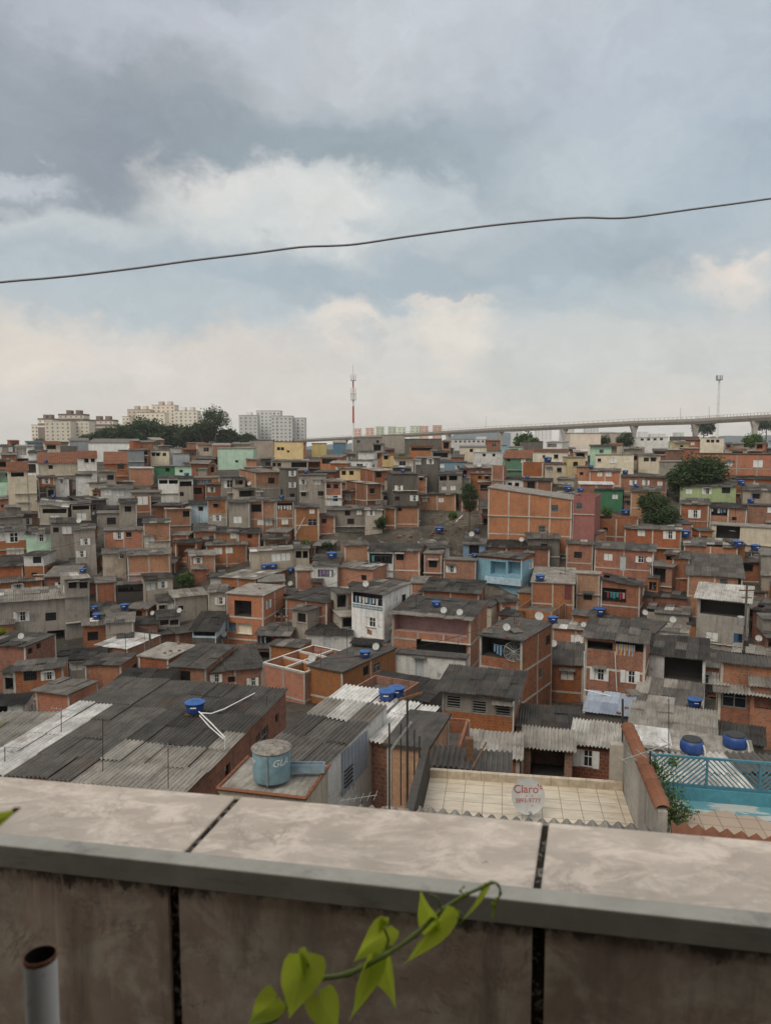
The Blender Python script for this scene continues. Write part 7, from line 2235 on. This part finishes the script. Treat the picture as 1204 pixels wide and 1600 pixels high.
for px, y0, y1, rr, lab in ((608, 1130, 1262, .025, 'leftmost of the iron poles by the dark wall left of the tiled terrace'), (626, 1130, 1255, .02, 'dark thin iron pole among the poles by the dark terrace wall'),
                            (636, 1088, 1262, .032, 'tallest pale pole with a cross arm by the dark terrace wall'), (647, 1140, 1250, .02, 'pole with a looped cable by the dark terrace wall'), (655, 1150, 1255, .022, 'rightmost of the poles by the dark terrace wall')):
    aerial(lab, px, y0, y1, False, rr, 0, 18.0 if px < 650 else 17.6)
def beam(label, a, b, w, m, name='timber_beam', cat='beam'):
    mb = MB(); mb.bar(a, b, w, w); tag(mb.build(name, M[m]), label, cat)
beam('pale board fixed across the top of the tallest pole by the dark terrace wall', at(622, 1094, 18), at(660, 1082, 18), .05, 'wood')
beam('slanting cable tray board beside the poles at the dark terrace wall', at(610, 1172, 18), at(642, 1128, 18), .05, 'galv')
beam('dark timber post standing on the white painted shed roof', at(733, 1153, 29), at(733, 1188, 29), .3, 'wood', 'timber_post', 'post')
beam('thin branch leaning over the white painted shed roof', at(738, 1200, 27), at(759, 1160, 28), .05, 'wood', 'branch', 'branch')

def pipe_run(label, pts, r=.03, m='pvc'):
    fine = [Vector(p) for p in pts]
    mb = MB(); mb.tube(fine, r, 7); tag(mb.build('pvc_pipe', M[m], smooth=True), label, 'pipe')
z = CZ - 14.0
pipe_run('white hose curving over the biggest corrugated roof from the blue tank', [atz(312, 1114, z), atz(330, 1115, z), atz(350, 1108, z), atz(375, 1095, z), atz(398, 1083, z - .1)], .035)
pipe_run('white pipe sloping from the blue tank to the roof edge', [atz(311, 1112, z + .2), atz(330, 1130, z), atz(352, 1153, z - .2)], .035)
pipe_run('second white pipe beside the one from the blue tank to the roof edge', [atz(312, 1118, z + .1), atz(328, 1136, z), atz(350, 1155, z - .2)], .03)
pipe_run('vertical white pipe below the roof edge of the biggest corrugated roof house', [at(352, 1155, 33.6), at(351, 1205, 33.6)], .04)
for (x0, y0, x1, y1, lab) in ((912, 1018, 912, 1078, 'white downpipe at the left corner of the striped curtain house'), (960, 1018, 963, 1080, 'white downpipe between the shuttered windows of the striped curtain house'), (912, 1078, 972, 1092, 'white pipe running along the foot of the striped curtain house'),
                              (802, 1096, 801, 1148, 'white downpipe at the corner of the grey and brick house'), (139, 905, 141, 962, 'white downpipe beside the white framed top house'), (410, 783, 411, 842, 'white downpipe on the brick house on stilts'),
                              (476, 808, 460, 838, 'leaning pale plank against the brick house with an outside stair'), (1018, 868, 1019, 920, 'white downpipe at the right end of the brick house with the white door')):
    h = cast((x0 + x1) / 2, (y0 + y1) / 2)
    Y = (h[0].y if h else 80) - .35
    pipe_run(lab, [at(x0, y0, Y), at(x1, y1, Y)], .05)

# ------------------------------------------------------------------ washing, curtain, emblem, loose pieces
CLOTH = [plain('cloth_%s' % n, c, .95, .05, .15, 6) for n, c in (('white', (.55, .55, .55)), ('navy', (.03, .04, .09)), ('black', (.02, .02, .022)), ('teal', (.06, .22, .24)), ('pink', (.45, .22, .25)), ('lilac', (.25, .16, .32)), ('sky', (.20, .32, .46)), ('red', (.30, .05, .05)))]
def washing(label, x0, x1, y, n, pal, short=None, lab=None, dy=.15, drop=.75):
    h = None
    for hh in HOUSES:
        if 'on_front' in hh and ((short and hh.get('short') == short) or (lab and hh['label'].startswith(lab))): h = hh
    if h is None: print('no house for', label); return
    u0, v = h['on_front'](x0, y); u1, v1 = h['on_front'](x1, y)
    root = thing('washing_line', label, 'washing', h['loc'], h['th'], 'lines of washing')
    w = MB(); w.tube([(u0, dy, v), ((u0 + u1) / 2, dy, v - .05), (u1, dy, v)], .008, 4); w.build('line', M['pvc'], root)
    for k in range(n):
        c = u0 + (u1 - u0) * (k + .5) / n + TR.uniform(-.05, .05); ww = (u1 - u0) / n * TR.uniform(.55, .85); l = drop * TR.uniform(.6, 1.05)
        g = MB(); rows = []
        for j in range(5):
            rows.append([(c + ww * (i / 6 - .5) * (1 - .04 * j), dy + .03 * math.sin(i * 1.9 + k) * (.4 + j * .2), v - .03 - l * j / 4) for i in range(7)])
        g.grid(rows)
        g.build('garment', TR.choice([CLOTH[i] for i in pal]), root, smooth=True)
washing('dark and white clothes hung under the roof of the white tiled tower house', 553, 596, 931, 8, (0, 1, 2, 0, 6), short='white tiled tower house', drop=.8)
washing('clothes in pale colours hung in the slanting porch', 942, 976, 924, 7, (0, 3, 4, 7, 2), short='porch house with washing', drop=.9)
washing('white and blue washing hung in the white framed balcony', 1110, 1134, 793, 5, (0, 0, 6, 1), short='balcony with washing', drop=.9)
washing('white washing on the balcony of the stilt house', 433, 456, 790, 5, (0, 0, 6, 0), lab='brick house on stilts with washing', drop=.8)
washing('teal and white washing on the white porch under the big dark roof', 579, 611, 868, 5, (0, 3, 2, 2), lab='brick house with washing on a white porch', drop=1.0)
washing('lilac washing on the small white porch house', 498, 519, 891, 4, (5, 5, 0), short='small white porch house', drop=.9)
washing('dark washing in the roofed terrace with the mesh dish', 765, 785, 1008, 4, (1, 2, 6, 1), short='mesh dish terrace house', drop=1.0, dy=.6)
for (loc, th, o, px, py, Y) in PORCH[:22]:
    root = thing('washing_line', rel_label('line of washing in an open porch', px, py, Y), 'washing', loc, th, 'lines of washing')
    v = o[3] - .12
    w = MB(); w.tube([(o[0], .2, v), ((o[0] + o[1]) / 2, .2, v - .05), (o[1], .2, v)], .008, 4); w.build('line', M['pvc'], root)
    n = max(2, int((o[1] - o[0]) / .5))
    for k in range(n):
        if TR.random() < .2: continue
        c = o[0] + (o[1] - o[0]) * (k + .5) / n; ww = .5 * TR.uniform(.5, .85); l = min(.9, o[3] - o[2] - .1) * TR.uniform(.6, 1)
        g = MB(); g.grid([[(c + ww * (i / 6 - .5) * (1 - .04 * j), .2 + .03 * math.sin(i * 1.9 + k) * (.4 + j * .2), v - .03 - l * j / 4) for i in range(7)] for j in range(5)])
        g.build('garment', TR.choice(CLOTH), root, smooth=True)
def curtain():
    h = [h for h in HOUSES if h.get('short') == 'striped curtain house'][0]
    u0, v1 = h['on_front'](960, 1005); u1, v0 = h['on_front'](991, 1026)
    t = thing('striped_curtain', 'cloth curtain with orange, pale and blue stripes in the top opening', 'curtain', h['loc'], h['th'])
    mb = MB(); rows = []
    n = 24
    for j in range(6): rows.append([(u0 + (u1 - u0) * i / n, -.06 + .03 * math.sin(i * 1.3 + j * .4), v1 + (v0 - v1) * j / 5) for i in range(n + 1)])
    mb.grid(rows)
    k = 0
    for j in range(5):
        for i in range(n): mb.m[k] = (0, 0, 1, 2, 2, 1)[(i // 1) % 6]; k += 1
    mb.build('cloth', [plain('orange_stripe', (.48, .27, .09), .9, .1), plain('cream_stripe', (.50, .46, .38), .9, .1), plain('blue_stripe', (.17, .23, .33), .9, .1)], t, smooth=True)
curtain()
def tower_details():
    h = [h for h in HOUSES if h.get('short') == 'white tiled tower house'][0]
    u0, v1 = h['on_front'](551, 943); u1, v0 = h['on_front'](597, 954)
    mb = MB()
    mb.bar((u0, -.04, v1), (u1, -.04, v1), .05, .05); mb.bar((u0, -.04, v0), (u1, -.04, v0), .05, .05)
    n = 22
    for k in range(n + 1):
        x = u0 + (u1 - u0) * k / n; mb.bar((x, -.04, v0), (x, -.04, v1), .06 if k % 2 else .03, .04)
    mb.build('balustrade', M['bluerail'], h['root'])
    # small reddish tile picture on the front
    u, v = h['on_front'](577, 988)
    e = MB()
    for (dx, dz, w, hh) in ((-.22, .12, .2, .62), (.02, .0, .22, .5), (.25, -.02, .16, .56), (-.05, .28, .3, .12)): e.box((u + dx, -.012, v + dz), (w, .02, hh))
    e.build('tile_picture', plain('reddish_picture_tile', (.22, .09, .06), .6, .3, .5, 9), h['root'])
    u, v = h['on_front'](600, 985)
    for x in (u - .12,):
        pv = MB(); pv.tube([(x, -.06, h['H'] - .6), (x, -.06, .5)], .05, 7); pv.build('downpipe', M['pvc'], h['root'])
tower_details()
def blue_house_parapet():
    h = [h for h in HOUSES if h.get('short') == 'sky blue house'][0]
    u0, v1 = h['on_front'](760, 899); u1, v0 = h['on_front'](816, 914)
    mb = MB(); mb.box(((u0 + u1) / 2, -.55, (v0 + v1) / 2), (u1 - u0, .14, v1 - v0)); mb.box(((u0 + u1) / 2, -.28, v0 - .08), (u1 - u0, .72, .14))
    for x in (u0 + .07, u1 - .07): mb.box((x, -.28, (v0 + v1) / 2), (.14, .4, v1 - v0))
    mb.build('balcony', M['I'], h['root'])
blue_house_parapet()
def roof_beams():
    # concrete ring beams dividing the roofless house into rooms
    h = [h for h in HOUSES if h.get('short') == 'roofless house with the beam grid'][0]
    W, L, Hh = h['W'], h['L'], h['H']
    mb = MB()
    mb.box((W / 2, L / 2, Hh - .12), (.18, L - .02, .22))
    for f in (.36, .68): mb.box((W / 4 - .01, L * f, Hh - .12), (W / 2 - .2, .18, .22)); mb.box((W * .75 + .01, L * f, Hh - .12), (W / 2 - .2, .18, .22))
    mb.build('ring_beam', M['paleconc'], h['root'])
    tb = MB()
    for (a, b) in (((0, 0), (W, 0)), ((W, 0), (W, L)), ((W, L), (0, L)), ((0, L), (0, 0))):
        tb.bar((a[0] * .985 + .07 * (a[0] == 0), a[1] * .985 + .07 * (a[1] == 0), Hh + .012), (b[0] * .985 + .07 * (b[0] == 0), b[1] * .985 + .07 * (b[1] == 0), Hh + .012), .19, .04)
    tb.build('wall_coping', M['paleconc'], h['root'])
    iw = MB()
    iw.box((W / 2, L / 2, Hh - 1.3), (.14, L - .3, 2.15))
    for f in (.36, .68): iw.box((W / 4 - .01, L * f, Hh - 1.3), (W / 2 - .3, .14, 2.15)); iw.box((W * .75 + .01, L * f, Hh - 1.3), (W / 2 - .3, .14, 2.15))
    iw.build('partition', M['o'], h['root'])
M['paleconc'] = wall_mat('pale_concrete', (.42, .395, .355), dirt=.2, streak=.2)
roof_beams()
def stilts():
    for nm in ('brick house on stilts with a dark', 'brick house on stilts with washing', 'brick house with an outside stair', 'small brick house on posts'):
        for h in HOUSES:
            if h['label'].startswith(nm):
                u0, v0 = h['on_front'](h['px'], 829)
stilts()
def loose():
    LR = random.Random(4)
    br = MB(); br.box((0, 0, .07), (.29, .19, .14), 0); bm = br.mesh('loose_brick', [M['d']])
    pl = MB(); pl.box((0, 0, .03), (1.6, .11, .04), 0); pm = pl.mesh('loose_plank', [M['polec']])
    sh = MB(); sheet_roof(sh, 1.0, 1.5, lambda x, y: 0, 0, 0, 0, .6, lift=.05, jit=.0); sm = sh.mesh('loose_sheet', [M['sheet']])
    nb = 0
    for k in range(900):
        if nb >= 70: break
        px, py = LR.uniform(0, 1200), LR.choice((LR.uniform(820, 1000), LR.uniform(950, 1190)))
        h = cast(px, py)
        if not h or h[1].z < .8 or h[2] is None or not h[2].name.startswith('roof'): continue
        if h[0].y < 44: continue
        kind = LR.choice('bbbbbbps')
        if kind == 'b': o = link_mesh('loose_brick', bm, None, h[0] + Vector((0, 0, .0)), LR.uniform(0, 3)); tag(o, 'loose brick weighing down a roof sheet', 'brick', 'loose bricks on the roofs')
        elif kind == 'p': o = link_mesh('loose_plank', pm, None, h[0] + Vector((0, 0, .02)), LR.uniform(0, 3)); tag(o, 'old plank lying on a roof', 'plank', 'loose planks on the roofs')
        else: o = link_mesh('loose_sheet', sm, None, h[0] + Vector((0, 0, .04)), LR.uniform(-.4, .4)); tag(o, 'loose pale corrugated sheet lying on a roof', 'roof sheet', 'loose sheets on the roofs')
        nb += 1
    # rubble on the bare slope
    n = 0
    for k in range(500):
        if n >= 34: break
        px, py = LR.uniform(500, 750), LR.uniform(805, 850)
        h = cast(px, py)
        if not h or h[2] is None or not h[2].name.startswith('ground'): continue
        s = LR.uniform(.5, 1.6)
        o = link_mesh('rubble_block', bm, None, h[0], LR.uniform(0, 3), (s * 1.5, s * 1.4, s)); tag(o, 'piece of rubble lying on the bare slope', 'rubble', 'rubble on the bare slope'); n += 1
    for (a, b, lab) in (((640, 820), (656, 815), 'pale plank lying on the bare slope at the left'), ((712, 817), (722, 807), 'pale broken pipe on the bare slope at the right'), ((676, 812), (682, 822), 'dark plank in the middle of the bare slope')):
        ha, hb = cast(*a), cast(*b)
        if ha and hb: beam(lab, ha[0] + Vector((0, 0, .15)), hb[0] + Vector((0, 0, .15)), .16, 'pvc' if 'pale' in lab else 'wood', 'plank', 'plank')
loose()

# ------------------------------------------------------------------ haze
def haze():
    if HAZE <= 0: return
    m = bpy.data.materials.new('haze_air'); m.use_nodes = True
    t = NT(m.node_tree); t.n.clear()
    out = t.new('ShaderNodeOutputMaterial')
    v = t.new('ShaderNodeVolumePrincipled', {'Color': (.97, .98, 1.0, 1), 'Density': HAZE, 'Anisotropy': .2})
    t.l.new(v.outputs[0], out.inputs['Volume'])
    mb = MB(); mb.box((0, 1500, CZ - 30), (7000, 3320, 190))
    o = mb.build('haze', m); tag(o, kind='stuff')
HAZE = 0.00012
haze()
